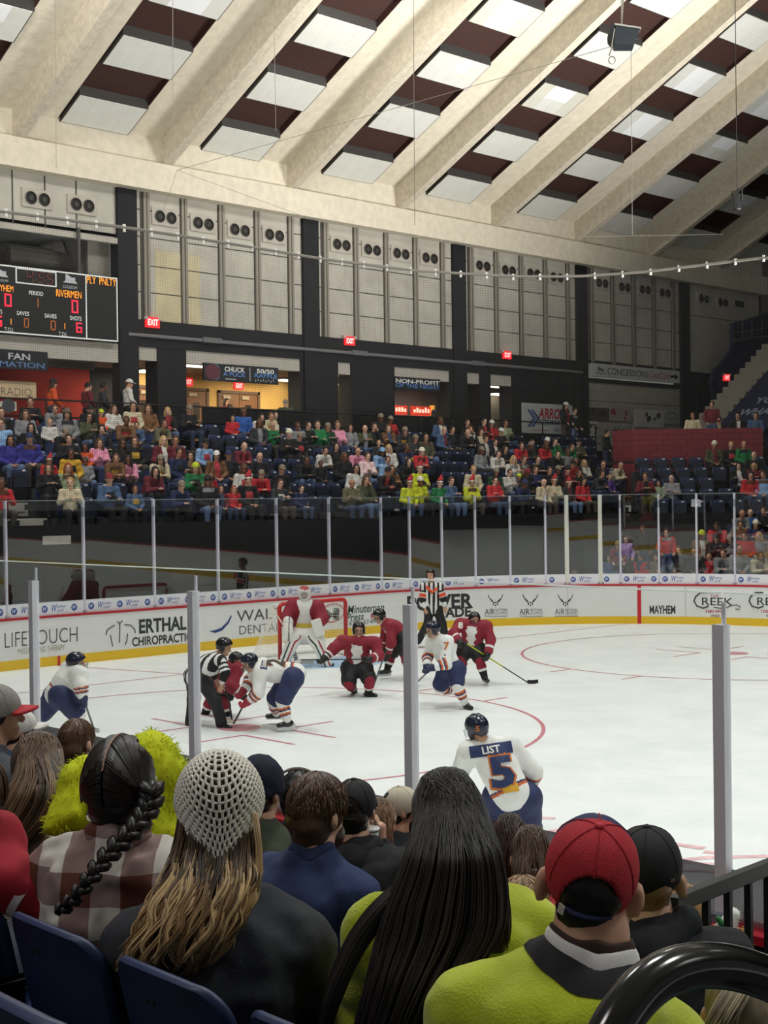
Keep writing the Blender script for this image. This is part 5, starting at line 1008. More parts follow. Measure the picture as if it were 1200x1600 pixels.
# ================================================================== SKATERS, GOALIE, OFFICIALS AND THE GOAL
def cv(r, f, u): return RT*r+FW*f+V3(0, 0, 1)*u
def segt(F, a, b):
    ab = b-a; t = np.clip(((F-a)@ab)/(ab@ab), 0, 1); return t, np.linalg.norm(F-(a+t[:, None]*ab), axis=1)
TEAM = dict(
    white=dict(jer='#e9e8e4', s1='#c8602e', s2='#22305e', pant='#252d57', hel='#161b30', sock='#e9e8e4', glove='#1c2447'),
    red=dict(jer='#8c1f31', s1='#e4e2de', s2='#1a1a1d', pant='#19191c', hel='#131316', sock='#8c1f31', glove='#17171a'),
    ref=dict(jer='#e6e6e4', s1='#17171a', s2='#e2502e', pant='#17171a', hel='#141416', sock='#17171a', glove='#c99a7f'))
SHINE = lambda c: M(c, .22, spec=.6)
VIS = glass_mat('visor', (.85, .88, .88), 1.5)
STEEL = M('#c9ccd0', .25, metal=.7)
def skater(sp, label, team, group):
    T = TEAM[team]; d0 = sp['d']; p3 = lambda q: at(q[0], q[1], d0+(q[2] if len(q) > 2 else 0))
    J = {k: [p3(q) for q in sp[k]] for k in ('sh', 'el', 'wr', 'kn', 'an')}; pel = p3(sp['pel']); hd = p3(sp['head'])
    base = V3(*((J['an'][0]+J['an'][1])/2)); base[2] = 0; root = empty('person', base, label, 'person', group)
    for k in J: J[k] = [q-base for q in J[k]]
    pel, hd = pel-base, hd-base; s = sp.get('s', 1.)
    up_h = nrm(hd-(J['sh'][0]+J['sh'][1])/2)*.55+V3(0, 0, .6); A = head_axes(cv(*sp['face']), up_h); f_, l_, u_ = A
    shm = (J['sh'][0]+J['sh'][1])/2; side = nrm(J['sh'][1]-J['sh'][0]); spine = nrm(shm-pel); fr = nrm(np.cross(side, spine)); che = pel+(shm-pel)*.62
    sd = nrm(sp['hipdir'] if 'hipdir' in sp else side); hip = [pel-sd*.11-spine*.05, pel+sd*.11-spine*.05]
    if 'hip' in sp: hip = [p3(q)-base for q in sp['hip']]
    nk = shm+(hd-shm)*.35
    body = head_prims(hd, A, s)+[Cap(hd-u_*.08-f_*.02, shm, .06, .075), Cap(pel, che, .13, .14, fr, 1.3), Cap(che, shm, .14, .1, fr, 1.3), Cap(J['sh'][0], J['sh'][1], .06)]
    gl = team != 'ref'
    jer = [Cap(pel+spine*.0, che, .19*s, .20*s, fr, 1.22), Cap(che, shm-spine*.02, .20*s, .15*s, fr, 1.2), Cap(J['sh'][0], J['sh'][1], .115*s if gl else .085)]
    pant = [Cap(hip[0], hip[1], .165*s if gl else .14)]
    fm = MB()
    for i in (0, 1):
        body += limb(J['sh'][i], J['el'][i], J['wr'][i], .05, .042, .032)+limb(hip[i], J['kn'][i], J['an'][i], .075, .055, .045)
        w = J['wr'][i]; e = J['el'][i]; jw = w-nrm(w-e)*.05
        jer += [Cap(J['sh'][i], e, .105*s if gl else .085, .09*s if gl else .068), Cap(e, jw, .09*s if gl else .066, .075*s if gl else .05)]
        k_ = J['kn'][i]; 
        pant += [Cap(hip[i], k_+nrm(hip[i]-k_)*.06, .15*s, .135*s)] if gl else limb(hip[i], k_, J['an'][i], .115, .095, .085)
        if not gl: body += palm(w, w-e, cv(0, 1, 0)); finger_mesh(fm, w, w-e, cv(0, 1, 0), 1., .6, 1)
    V, Q = sdf([p for p in body], .013, .03); pk = face_pick(hd, A, s); parts = [(V, Q, pk(V[Q].mean(1)))]
    if fm.n: parts.append((fm.arr(), fm.f, 0))
    bo = link('body', join_mesh('body', parts), root, None, [SKINS[sp.get('skin', 0)], EYE, LIP])
    # jersey with sleeve and hem stripes
    def pick(F):
        m = np.zeros(len(F), int); rel = F-pel; x = rel@side; y = rel@spine; L = np.linalg.norm(shm-pel); arm = np.zeros(len(F), bool)
        for i in (0, 1):
            t2, d2 = segt(F, J['el'][i], J['wr'][i]); t1, d1 = segt(F, J['sh'][i], J['el'][i]); on = (d2 < .125) & (t2 > .02); arm |= on | ((d1 < .13) & (t1 > .35))
            if team == 'white':
                for a, b, c in ((.0, .14, 1), (.14, .24, 2), (.34, .48, 1), (.48, .58, 2)): m[on & (t2 >= a) & (t2 < b)] = c
            if team == 'red': m[on & (t2 > .45) & (t2 < .6)] = 1
            if team == 'ref':
                m[(d1 < .14) & (t1 > .25)] = np.where(np.floor((t1[(d1 < .14) & (t1 > .25)])*6) % 2 == 0, 1, 0)
                if sp.get('band'): m[(d1 < .13) & (t1 > .62) & (t1 < .95)] = 2
        body_ = ~arm
        if team == 'ref': m[body_] = np.where(np.floor((x[body_]+.02)/.052) % 2 == 0, 1, 0)
        if team == 'white':
            h = y/L; m[body_ & (h > .02) & (h < .08)] = 1; m[body_ & (h > .08) & (h < .12)] = 2
        if team == 'red':
            z = rel@fr*sp.get('fs', 1); h = y/L; m[body_ & (z > .04) & (abs(x) < .055+.05*h+.016*np.sin(h*19)) & (h < .98) & (h > .1)] = 1; m[body_ & (h < .05)] = 1; m[body_ & (h > .05) & (h < .09)] = 2
        return m
    jo = blob('jersey', jer+sp.get('xj', []), [M(T['jer'], .75, noise=.05, scale=5), M(T['s1'], .75), M(T['s2'], .75)], root, .014, .05, .014, 8, sp.get('seed', 1), pick)
    blob('pants', pant, M(T['pant'], .7, noise=.22, scale=9), root, .015, .05, .008, 10, 4)
    for i in (0, 1):
        k_, a_ = J['kn'][i], J['an'][i]; tdir = nrm(cv(*sp['toe'][i])); tdir = nrm(tdir-V3(0, 0, 1)*tdir[2]*.3); sh_ = nrm(a_-k_)
        if gl:
            def pks(F, k_=k_, a_=a_):
                t, _ = segt(F, k_, a_); m = np.zeros(len(F), int)
                bands = ((.28, .38, 1), (.38, .46, 2), (.54, .64, 1), (.64, .7, 2)) if team == 'white' else ((.5, .64, 1), (.64, 1.1, 2))
                for a, b, c in bands: m[(t >= a) & (t < b)] = c
                return m
            blob('sock', [Cap(k_, k_*.55+a_*.45, .085, .085), Cap(k_*.55+a_*.45, a_, .085, .062), Ell(k_, (.095, .095, .1))], [M(T['sock'], .85), M(T['s1'], .85), M(T['s2'], .85)], root, .014, .03, 0, 9, 0, pks)
        sk = blob('skate', [Cap(a_-sh_*.06, a_+sh_*.03, .062, .058), Cap(a_+sh_*.03-tdir*.04, a_+sh_*.055+tdir*.14, .05, .042, sh_, 1.15)], SHINE('#1b1c20'), root, .012, .02)
        bz = a_+sh_*.115; n2 = nrm(np.cross(sh_, tdir)); mb = MB()
        mb.hexa([bz-tdir*.1-n2*.012-sh_*.03, bz+tdir*.16-n2*.012-sh_*.03, bz+tdir*.16+n2*.012-sh_*.03, bz-tdir*.1+n2*.012-sh_*.03, bz-tdir*.12-n2*.003+sh_*.02, bz+tdir*.18-n2*.003+sh_*.02, bz+tdir*.18+n2*.003+sh_*.02, bz-tdir*.12+n2*.003+sh_*.02])
        for q in (-.07, .11): mb.hexa([bz+tdir*(q-.04)-n2*.02-sh_*.085, bz+tdir*(q+.05)-n2*.02-sh_*.085, bz+tdir*(q+.05)+n2*.02-sh_*.085, bz+tdir*(q-.04)+n2*.02-sh_*.085, bz+tdir*(q-.03)-n2*.01-sh_*.02, bz+tdir*(q+.03)-n2*.01-sh_*.02, bz+tdir*(q+.03)+n2*.01-sh_*.02, bz+tdir*(q-.03)+n2*.01-sh_*.02])
        mb.build('blade', M('#d9dbdd', .35, metal=.3), sk)
        if gl:
            w = J['wr'][i]; e = J['el'][i]; d = nrm(w-e); gp = nrm(np.cross(d, cv(.3, -1, .2))); q = w+d*.09
            fg = [Cap(w-d*.07, w+d*.02, .07, .06), Cap(w+d*.02, q, .055, .052, gp, 1.25)]
            for o, L in ((-.042, .085), (-.015, .1), (.013, .095), (.04, .075)):
                a = q+np.cross(gp, d)*o; b = a+nrm(d+gp*.5)*L*.5; c = b+nrm(gp-d*.25)*L*.55; fg += [Cap(a, b, .021, .020, bl=.006), Cap(b, c, .020, .017, bl=.006)]
            fg += [Cap(w+d*.02-np.cross(gp, d)*.045, w+d*.08-np.cross(gp, d)*.07+gp*.04, .022, .017, bl=.01)]
            m2 = sp.get('gcol', [T['glove']]*2)[i]
            blob('glove', fg, [M(m2, .6), M('#d8d6d2', .6)], root, .011, .015, 0, 9, 0, lambda F, w=w, d=d: (abs((F-w)@d+.045) < .014).astype(int))
    hr = .128
    ax = np.array([f_, l_, u_]); hc = hd+u_*.04*s-f_*.006; hm = [Ell(hc, np.array([.138, .112, .118])*s, ax), Cap(hc-f_*.05-u_*.03, hc-f_*.075-u_*.06, .085*s, .06*s, f_, 1.5), Half(hd+u_*.045+f_*.05, f_*.55-u_*.8), Half(hd-u_*.075, -u_)]
    for q in (-1, 1): hm.append(Ell(hd+l_*q*.088*s-u_*.02-f_*.0, np.array([.04, .022, .055])*s, ax))
    he = blob('helmet', [p for p in hm if p.op == '+' and not isinstance(p, Half)][:2]+hm[2:4]+hm[4:], SHINE(sp.get('hel', T['hel'])), root, .011, .012)
    mb = MB()  # vents ridges on the shell
    for q in (-.05, 0, .05): mb.tube([hc+(f_*.13*math.cos(a)+u_*.118*math.sin(a))*s*1.01*math.sqrt(max(0, 1-(q/.11)**2))+l_*q for a in np.linspace(.7, 2.6, 8)], .006, 5)
    mb.build('shell_ridge', SHINE('#2c3038'), he)
    if gl:
        mb = MB(); rows = [[hc+f_*.16*math.cos(a)*s+l_*.125*math.sin(a)*s+u_*z for a in np.linspace(-1.25, 1.25, 9)] for z in (-.015, -.06, -.105)]; n = 9
        mb.add(np.concatenate(rows), [(r*n+i, r*n+i+1, (r+1)*n+i+1, (r+1)*n+i) for r in range(2) for i in range(n-1)]); v = mb.build('visor', VIS, he, True, fixn=False); sm = v.modifiers.new('thick', 'SOLIDIFY'); sm.thickness = .004
        mb = MB()
        for q in (-1, 1): mb.tube([hd+l_*q*.1-u_*.03, hd+l_*q*.075-u_*.1+f_*.03, hd-u_*.125+f_*.05], .006, 5)
        mb.build('chin_strap', M('#dcdcd8', .6), he)
    return dict(root=root, J=J, base=base, pel=pel, shm=shm, side=side, spine=spine, fr=fr, jersey=jo, hd=hd, A=A, helmet=he, hc=hc)
def decal(K, o, xd, yd, txt, w, h, m, name='number', bold=.03, nd=None, target=None, shear=0):
    """lettering laid on the cloth: projected on to the garment along its own normal"""
    ob = target or K['jersey']; bv = BVHTree.FromPolygons([v.co[:] for v in ob.data.vertices], [tuple(p.vertices) for p in ob.data.polygons])
    xd = nrm(xd); yd = nrm(yd-xd*(yd@xd)); nn = nrm(np.cross(xd, yd)) if nd is None else nrm(nd)
    v, f = letters(txt, w, h, bold=bold, res=2, shear=shear); bm = bmesh.new(); vs = [bm.verts.new(q) for q in v]
    for q in f:
        try: bm.faces.new([vs[i] for i in q])
        except ValueError: pass
    for _ in range(2): bmesh.ops.subdivide_edges(bm, edges=[e for e in bm.edges if e.calc_length() > .03], cuts=1, use_grid_fill=False)
    bmesh.ops.triangulate(bm, faces=bm.faces[:]); me = bpy.data.meshes.new(name)
    for vt in bm.verts:
        p_ = np.asarray(o)+xd*(vt.co.x-w/2)+yd*(vt.co.y-h/2); hit = bv.ray_cast(Vector(p_+nn*.5), Vector(-nn), 1.2); vt.co = Vector((np.array(hit[0]) if hit[0] else p_)+nn*.007)
    bm.to_mesh(me); bm.free(); return link(name, me, K['root'], None, [m])
def patch(K, o, xd, yd, w, h, m, name, nd, nx=12, ny=4, lift=.007):
    ob = K['jersey']; bv = BVHTree.FromPolygons([v.co[:] for v in ob.data.vertices], [tuple(p.vertices) for p in ob.data.polygons]); mb = MB(); vs = []
    xd = nrm(xd); yd = nrm(yd-xd*(yd@xd)); nn = nrm(nd)
    for j in range(ny+1):
        for i in range(nx+1):
            p_ = o+xd*w*(i/nx-.5)+yd*h*(j/ny-.5); hit = bv.ray_cast(Vector(p_+nn*.5), Vector(-nn), 1.2); vs.append((np.array(hit[0]) if hit[0] else p_)+nn*lift)
    mb.add(vs, [(j*(nx+1)+i, j*(nx+1)+i+1, (j+1)*(nx+1)+i+1, (j+1)*(nx+1)+i) for j in range(ny) for i in range(nx)]); return mb.build(name, m, K['root'], True, fixn=False)
def stick(P0, P1, P2, label, col='#1d1d20', tape='#e2e0da', bw=.035, grip=None):
    """hockey stick: butt end, heel, toe of the blade (world points)"""
    P0, P1, P2 = map(lambda q: np.asarray(q, float), (P0, P1, P2)); r = empty('hockey_stick', P1, label, 'hockey stick'); a, b, c = P0-P1, P1*0, P2-P1
    mb = MB(); mb.tube([a, a*.5, b], .016, 6, sx=.7); mb.build('shaft', M(col, .45), r)
    if grip: mb = MB(); mb.tube([a*.85, a*.35], .0175, 6, sx=.75); mb.build('grip_band', M(grip, .5), r)
    d = nrm(c); upv = nrm(V3(0, 0, 1)-d*d[2]); n = np.cross(d, upv)*.008; L = np.linalg.norm(c); mb = MB(); P = [b-upv*bw*.6, b+d*L*.5-upv*bw, c-upv*bw*.6, c+upv*bw, b+d*L*.5+upv*bw*.9, b+upv*bw*1.1-a*0]
    mb.add([q-n for q in P]+[q+n for q in P], [(0, 1, 2, 3, 4, 5), (11, 10, 9, 8, 7, 6)]+[(i, (i+1) % 6, 6+(i+1) % 6, 6+i) for i in range(6)]); mb.build('blade', M(tape, .7), r); return r
RM, MH = 'visiting skaters in white', 'home skaters in dark red'
# --- officials
lines = skater(dict(d=21.3, head=(350, 1012), face=(.75, -.1, -.35), sh=[(327, 1031, .15), (345, 1031, -.12)], pel=(305, 1055), el=[(333, 1053, .2), (352, 1051, -.22)], wr=[(338, 1063, .22), (346, 1070, -.2)], hip=[(301, 1056, .1), (312, 1060, -.1)], kn=[(303, 1092, .18), (336, 1094, -.15)], an=[(298, 1128, .1), (346, 1130, -.15)], toe=[(.6, -.6, 0), (.8, -.5, 0)]), 'person in striped official shirt and black trousers crouching over the faceoff', 'ref', 'officials')
refe = skater(dict(d=32.4, head=(672.5, 899), face=(-.25, -1, -.1), band=1, sh=[(662.5, 917, 0), (687, 917, 0)], pel=(677, 949), el=[(659, 934, -.03), (693, 933, -.03)], wr=[(664, 950, -.1), (695, 949, -.1)], kn=[(668, 976, 0), (691, 974, -.05)], an=[(653, 1001, -.05), (697, 1001, -.2)], hip=[(671, 951), (683, 951)], toe=[(-.5, -.8, 0), (.5, -.8, 0)]), 'person in striped official shirt with orange armbands standing by the end boards', 'ref', 'officials')
mb = MB(); mb.tube([refe['shm']-refe['side']*.13+V3(0, 0, .02)-FW*.14, refe['shm']-V3(0, 0, .12)-FW*.2, refe['shm']+refe['side']*.12-V3(0, 0, .02)-FW*.16], .035, 6); mb.build('orange_chest_mark', M('#e2502e', .7), refe['root'])
# --- skaters
K = skater(dict(d=22.0, head=(368.5, 1034), face=(.6, -.55, -.35), sh=[(352, 1046, .15), (370, 1046, -.1)], pel=(341, 1058, .5), el=[(345, 1069, .15), (362, 1073, -.25)], wr=[(356, 1081, .1), (379, 1087, -.25)], hip=[(336, 1062, .6), (348, 1062, .4)], kn=[(331, 1090, .4), (349, 1090, .2)], an=[(320, 1116, .5), (356, 1120, .3)], toe=[(.8, -.4, 0), (.8, -.4, 0)], fs=-1), 'dark red jersey skater bent low facing white jersey opponent at the faceoff dot', 'red', MH)
stick(K['J']['wr'][1]+K['base']+cv(-.28, .1, .3), onz(363, 1128), onz(357, 1132)+cv(-.16, .1, .03), 'hockey stick with pale blade held down by the crouched red skater', '#2b2a28', '#b9a98a')
K = skater(dict(d=20.9, head=(391, 1037), face=(-.85, -.15, -.45), sh=[(409, 1040, .2), (408, 1052, -.2)], pel=(459, 1052), el=[(390, 1063, .35), (403, 1083, -.3)], wr=[(380, 1080, .2), (388, 1096, -.25)], hip=[(456, 1052, .18), (458, 1060, -.15)], kn=[(427, 1096, .3), (441, 1096, -.2)], an=[(432, 1115, .5), (449, 1127, -.2)], toe=[(-.9, -.2, 0), (-.9, -.3, 0)], gcol=['#9c2233', '#9c2233'], seed=5), 'white jersey skater bent flat over the faceoff with navy pants and striped socks', 'white', RM)
D1 = M('#2b2320', .6); OR = M('#c8702e', .6); NV = M('#22305e', .6); WT = M('#eceae6', .6)
c = (K['pel']*.42+K['shm']*.58); xd = at(414, 1037, 20.9)-at(414, 1057, 20.9); yd = K['spine']; nd = nrm(-FW*.9+V3(0, 0, .75))
for t_, m_, e_ in (('2', D1, .30),): decal(K, K['pel']*.45+K['shm']*.55+V3(0, 0, .06), xd, yd, t_, .23, .315, OR, nd=nd, bold=.05).location += Vector(nd*.002); decal(K, K['pel']*.45+K['shm']*.55+V3(0, 0, .06), xd, yd, t_, .2, .28, m_, nd=nd, bold=.04).location += Vector(nd*.006)
mb = MB(); 
patch(K, K['shm']*.88+K['pel']*.12, xd, yd, .40, .10, NV, 'name_bar', nd); decal(K, K['shm']*.88+K['pel']*.12, xd, yd, 'DEVINE', .32, .065, WT, 'name_lettering', nd=nd).location += Vector(nd*.006)
stick(K['J']['wr'][1]+K['base']+cv(.15, 0, .35), onz(365, 1131), onz(365, 1131)+cv(-.28, .1, .03), 'hockey stick in red gloves of the bent white jersey skater', '#3a342c', '#d8d2c2')
K = skater(dict(d=24.4, head=(560.5, 985), face=(.05, -1, -.15), sh=[(536, 1003, 0), (586, 1005, 0)], pel=(557, 1040, .12), el=[(521, 1013, -.1), (592, 1025, -.12)], wr=[(507, 1028, -.2), (578, 1030, -.3)], hip=[(547, 1045, .1), (569, 1045, .05)], kn=[(545, 1068, -.15), (577, 1062, -.25)], an=[(553, 1078, .35), (576, 1082, -.1)], toe=[(.1, .4, -.6), (.8, -.5, 0)], fs=1, seed=2), 'dark red jersey skater lunging low in front of the goalie with arms spread', 'red', MH)
w0 = K['J']['wr'][0]+K['base']; stick(K['J']['wr'][1]+K['base']+cv(.05, 0, .0), at(470, 1031, 24.2), at(462, 1036, 24.1), 'black hockey stick held level across the lunging red skater')
K = skater(dict(d=26.6, head=(593, 964), face=(-.9, -.35, -.15), sh=[(604, 975, .2), (611, 979, -.15)], pel=(629, 993), el=[(600, 1000, .2), (612, 1003, -.25)], wr=[(599, 1014, .1), (606, 1022, -.2)], hip=[(625, 996, .12), (631, 998, -.1)], kn=[(612, 1022, .2), (632, 1021, -.1)], an=[(605, 1046, .2), (638, 1049, -.1)], toe=[(-.8, -.3, 0), (-.3, -.8, 0)], seed=3), 'dark red jersey skater leaning on his stick beside the goal, bearded', 'red', MH)
stick(K['J']['wr'][1]+K['base']+cv(-.0, 0, .15), onz(583, 1074, .03), onz(577, 1076, .03)+cv(0, 0, 0), 'dark green hockey stick with black blade planted beside the goal crease', '#24382c', '#18181a')
K7 = K = skater(dict(d=22.8, head=(676, 985), face=(-.9, -.3, -.15), sh=[(675, 1003, .2), (697, 1003, -.1)], pel=(705, 1043), el=[(668, 1028, .2), (697, 1037, -.25)], wr=[(668, 1042, 0), (676, 1043, -.3)], hip=[(699, 1047, .1), (712, 1046, -.08)], kn=[(686, 1074, .1), (714, 1070, -.2)], an=[(707, 1080, .5), (727, 1099, -.1)], toe=[(.6, .2, -.5), (.4, -.8, -.1)], seed=7), 'white jersey skater striding behind tall glass post, striped sleeves and navy pants', 'white', RM)
decal(K, K['J']['sh'][1]+V3(0, 0, -.08), RT, V3(0, 0, 1), '7', .09, .13, OR, nd=-FW+V3(0, 0, .2))
stick(K['J']['wr'][1]+K['base']+cv(.2, 0, .2), onz(652, 1066, .05), onz(646, 1070, .05), 'hockey stick mostly hidden behind the tall glass post', '#26303c', '#d9d6cd')
K = skater(dict(d=25.8, head=(741, 969), face=(.25, -1, -.15), sh=[(719, 976, .05), (760, 979, -.05)], pel=(737, 1011), el=[(708, 990, -.15), (767, 1000, -.15)], wr=[(717, 1002, -.35), (762, 1022, -.3)], hip=[(729, 1014), (745, 1014)], kn=[(721, 1028, -.15), (749, 1030, -.2)], an=[(724, 1048, .1), (757, 1058, -.2)], toe=[(-.2, -.9, 0), (.2, -.9, 0)], fs=1, seed=4), 'dark red jersey skater in front of the boards holding a yellow-gripped stick', 'red', MH)
decal(K, K['J']['sh'][0]+V3(0, 0, -.03), RT, V3(0, 0, 1), '8', .09, .13, WT, nd=-FW+V3(0, 0, .2))
hb = onz(824, 1066, .03); stick(K['J']['wr'][0]+K['base']+cv(-.05, 0, .08), hb, onz(841, 1065, .04), 'long hockey stick with blue and yellow grip and black blade', '#2c2d2e', '#1a1a1c', .04, '#b7c22e')
K5 = K = skater(dict(d=13.6, head=(746, 1140), face=(-.45, .85, -.1), sh=[(733, 1176, -.05), (797, 1167, .05)], pel=(797, 1237, -.1), el=[(716, 1215, .15), (833, 1204, .1)], wr=[(735, 1250, .3), (822, 1236, .35)], hip=[(781, 1245), (820, 1247)], kn=[(772, 1300, .25), (828, 1305, .2)], an=[(760, 1352, .0), (834, 1356, .0)], toe=[(-.3, .9, 0), (.2, .9, 0)], seed=11, xj=[]), 'white jersey skater seen from behind with navy 5 and name bar LIST', 'white', RM)
up5 = K['spine']; xd = K['side']; nd = nrm(-FW+V3(0, 0, .25)); mid = K['pel']*.55+K['shm']*.45
decal(K, mid, xd, up5, '5', .285, .352, OR, nd=nd, bold=.06); n5 = decal(K, mid, xd, up5, '5', .242, .305, NV, nd=nd-0*FW, bold=.045); n5.location = n5.location+Vector(nd*.006)
pl = [(-.215, -.055), (.215, -.055), (.215, .055), (-.215, .055)]
np5 = K['pel']*.02+K['shm']*.98; patch(K, np5, xd, up5, .43, .115, NV, 'name_bar', nd); t5 = decal(K, np5, xd, up5, 'LIST', .18, .075, WT, 'name_lettering', nd=nd, bold=.03); t5.location = t5.location+Vector(nd*.006)
patch(K, K['pel']*.80+K['shm']*.14+xd*.02, xd, up5, .16, .08, M('#d8a52e', .6), 'sponsor_patch', nd); hf = MB(); decal(dict(jersey=K['helmet'], root=K['root']), K['hc']+V3(0, 0, -.01), RT, V3(0, 0, 1), '5', .04, .055, OR, 'helmet_number', nd=-FW)
K = skater(dict(d=18.6, head=(119, 1037), face=(.95, .15, -.3), sh=[(108, 1047, .2), (124, 1054, -.18)], pel=(91, 1080), el=[(112, 1070, .3), (127, 1072, -.3)], wr=[(120, 1084, .4), (130, 1090, -.3)], hip=[(88, 1086, .12), (96, 1088, -.12)], kn=[(63, 1118, .15), (123, 1117, -.15)], an=[(38, 1156, .2), (112, 1160, -.1)], toe=[(.7, .3, 0), (.9, -.1, 0)], seed=9, gcol=['#232c50', '#232c50']), 'white jersey skater with wide snowy navy pants stretching near the boards', 'white', RM)
stick(K['J']['wr'][1]+K['base']+cv(-.1, 0, .3), onz(147, 1140, .03), onz(155, 1142, .03), 'hockey stick held low by the stretching white jersey skater', '#2a2c30', '#d9d6cd')
# --- goalie
d0 = 29.0; G = lambda u, v, dd=0: at(u, v, d0+dd)
gb = onz(478, 1040); gr = empty('person', gb, 'goalie in dark red jersey and white striped leg pads before the net', 'person'); L = lambda u, v, dd=0: G(u, v, dd)-gb
hd = L(475.5, 929); A = head_axes(cv(.1, -1, -.1), V3(0, 0, 1)); sh = [L(457, 947), L(496, 948)]; pel = L(476, 990, .1); shm = (sh[0]+sh[1])/2; el = [L(447, 966, -.1), L(504, 966, -.1)]; wr = [L(450, 981, -.3), L(497, 977, -.3)]; kn = [L(456, 1006, -.25), L(498, 1008, -.25)]; an = [L(447, 1028, -.05), L(511, 1035, -.1)]; hip = [L(469, 993), L(484, 993)]
sp_ = nrm(shm-pel); fr = -FW; body = head_prims(hd, A)+[Cap(hd-V3(0, 0, .1), shm, .06, .08), Cap(pel, shm, .14, .14)]
for i in (0, 1): body += limb(sh[i], el[i], wr[i], .05, .04, .03)+limb(hip[i], kn[i], an[i], .08, .06, .05)
V, Q = sdf(body, .014, .03); link('body', join_mesh('body', [(V, Q, face_pick(hd, A)(V[Q].mean(1)))]), gr, None, [SKINS[0], EYE, LIP])
jer = [Cap(pel+sp_*.05, shm-sp_*.1, .25, .24, FW, 1.35), Cap(sh[0], sh[1], .14)]
for i in (0, 1): jer += limb(sh[i], el[i], wr[i], .14, .13, .1)
def gp(F):
    r_ = F-shm; x = r_@RT; z = r_@FW; y = r_[:, 2]; m = np.zeros(len(F), int); m[(z < -.02) & (abs(x) < .13+.03*np.sin(y*14)) & (y > -.42)] = 1; m[(z < 0) & (y < -.42)] = 1; return m
go = blob('jersey', jer, [M(TEAM['red']['jer'], .75), M('#e4e2de', .8)], gr, .014, .05, .012, 9, 8, gp); GK = dict(jersey=go, root=gr)
mb = MB(); A2 = np.linspace(0, 2*np.pi, 21)[:-1]; patch(GK, L(476, 979)-FW*.02, RT, V3(0, 0, 1), .34, .15, M('#cdb64a', .7), 'gold_emblem', -FW, 8, 4)
blob('pants', [Cap(hip[0], hip[1], .19)]+[Cap(hip[i], kn[i]+V3(0, 0, .1), .16, .14) for i in (0, 1)], M('#e2e0dc', .8), gr, .016, .05)
for i in (0, 1):
    a_, k_, h_ = an[i], kn[i], hip[i]; top = k_*.35+h_*.65; dn = nrm(a_-k_); sdv = nrm(np.cross(dn, FW)); mid = k_-FW*.09
    P = [Cap(top-FW*.12, mid, .115, .13, FW, 1.6), Cap(mid, a_-FW*.06, .13, .115, FW, 1.6), Cap(a_-FW*.06, a_-FW*.12+V3(0, 0, -.04), .115, .09, FW, 1.2)]
    def pp(F, k_=k_, a_=a_, sdv=sdv, top=top, mid=mid, i=i):
        t1, _ = segt(F, top-FW*.12, mid); t2, _ = segt(F, mid, a_-FW*.06); use2 = ((F-mid)@nrm(a_-k_)) > 0
        c = np.where(use2[:, None], mid+(a_-FW*.06-mid)*t2[:, None], top-FW*.12+(mid-(top-FW*.12))*t1[:, None]); x = (F-c)@sdv; m = np.zeros(len(F), int); m[abs(x-.045) < .016] = 1; m[abs(x+.045) < .016] = 2; return m
    pd = blob('leg_pad', P, [M('#e9e7e2', .6), M('#9a2435', .6), M('#24382f', .6)], gr, .014, .03, 0, 9, 0, pp)
    sk = blob('skate', [Cap(a_, a_+V3(0, 0, -.05)-FW*.05+RT*(.1 if i else -.1), .06, .05)], SHINE('#1b1c20'), gr, .013, .02); mb = MB(); b0 = a_+V3(0, 0, -.1); mb.hexa([b0+RT*(-.14)-FW*.0+V3(0, 0, q)+FW*w_ for q, w_ in ((-.05, 0), )]*0+[b0+RT*x_+FW*y_+V3(0, 0, z_) for z_ in (-.05, .02) for x_, y_ in ((-.15, -.006), (.15, -.006), (.15, .006), (-.15, .006))]); mb.build('blade', STEEL, sk)
blob('catching_glove', [Ell(wr[0]+V3(0, 0, -.06)-FW*.06, (.15, .09, .17)), Cap(wr[0]+V3(0, 0, .05), wr[0]+V3(0, 0, .14), .1)]+[Cap(wr[0]+V3(0, 0, -.15)-FW*.1+RT*q, wr[0]+V3(0, 0, -.26)-FW*.12+RT*q*1.2, .03, .025, bl=.008) for q in (-.08, -.03, .03, .08)], [M('#e6e4df', .6), M('#2b2b2e', .6)], gr, .013, .02, 0, 9, 0, lambda F: (abs(((F-wr[0])@RT)*1.0-.03) < .012).astype(int))
bk = MB(); c_ = wr[1]-FW*.1-V3(0, 0, .04); R_ = [RT*.1+V3(0, 0, .03), V3(0, 0, .17)-RT*.05, FW*.03]; bk.hexa([c_+R_[0]*a+R_[1]*b+R_[2]*e for e in (-1, 1) for a, b in ((-1, -1), (1, -1), (1, 1), (-1, 1))]); bo_ = bk.build('blocker', M('#e6e4df', .6), gr, bevel=.02)
blob('blocker_hand', [Cap(wr[1], wr[1]-V3(0, 0, .1), .05, .045)]+[Cap(wr[1]-V3(0, 0, .08)+RT*q, wr[1]-V3(0, 0, .16)+RT*q+FW*.03, .02, bl=.006) for q in (-.05, -.02, .015, .045)], M('#1c1c1f', .6), gr, .012, .012)
mk = blob('mask', [Ell(hd+V3(0, 0, .02), (.155, .14, .165)), Cap(hd-V3(0, 0, .1)-FW*.06, hd-V3(0, 0, .13)-FW*.07, .08, .06), Half(hd-V3(0, 0, .19), (0, 0, -1)), Ell(hd-FW*.14-V3(0, 0, .01), (.085, .085, .07), op='-')], [M('#d9d4d0', .35), M('#a32634', .35)], gr, .011, .015, 0, 9, 0, lambda F: ((F-hd)[:, 2] > .09+.4*abs((F-hd)@RT-.02)).astype(int))
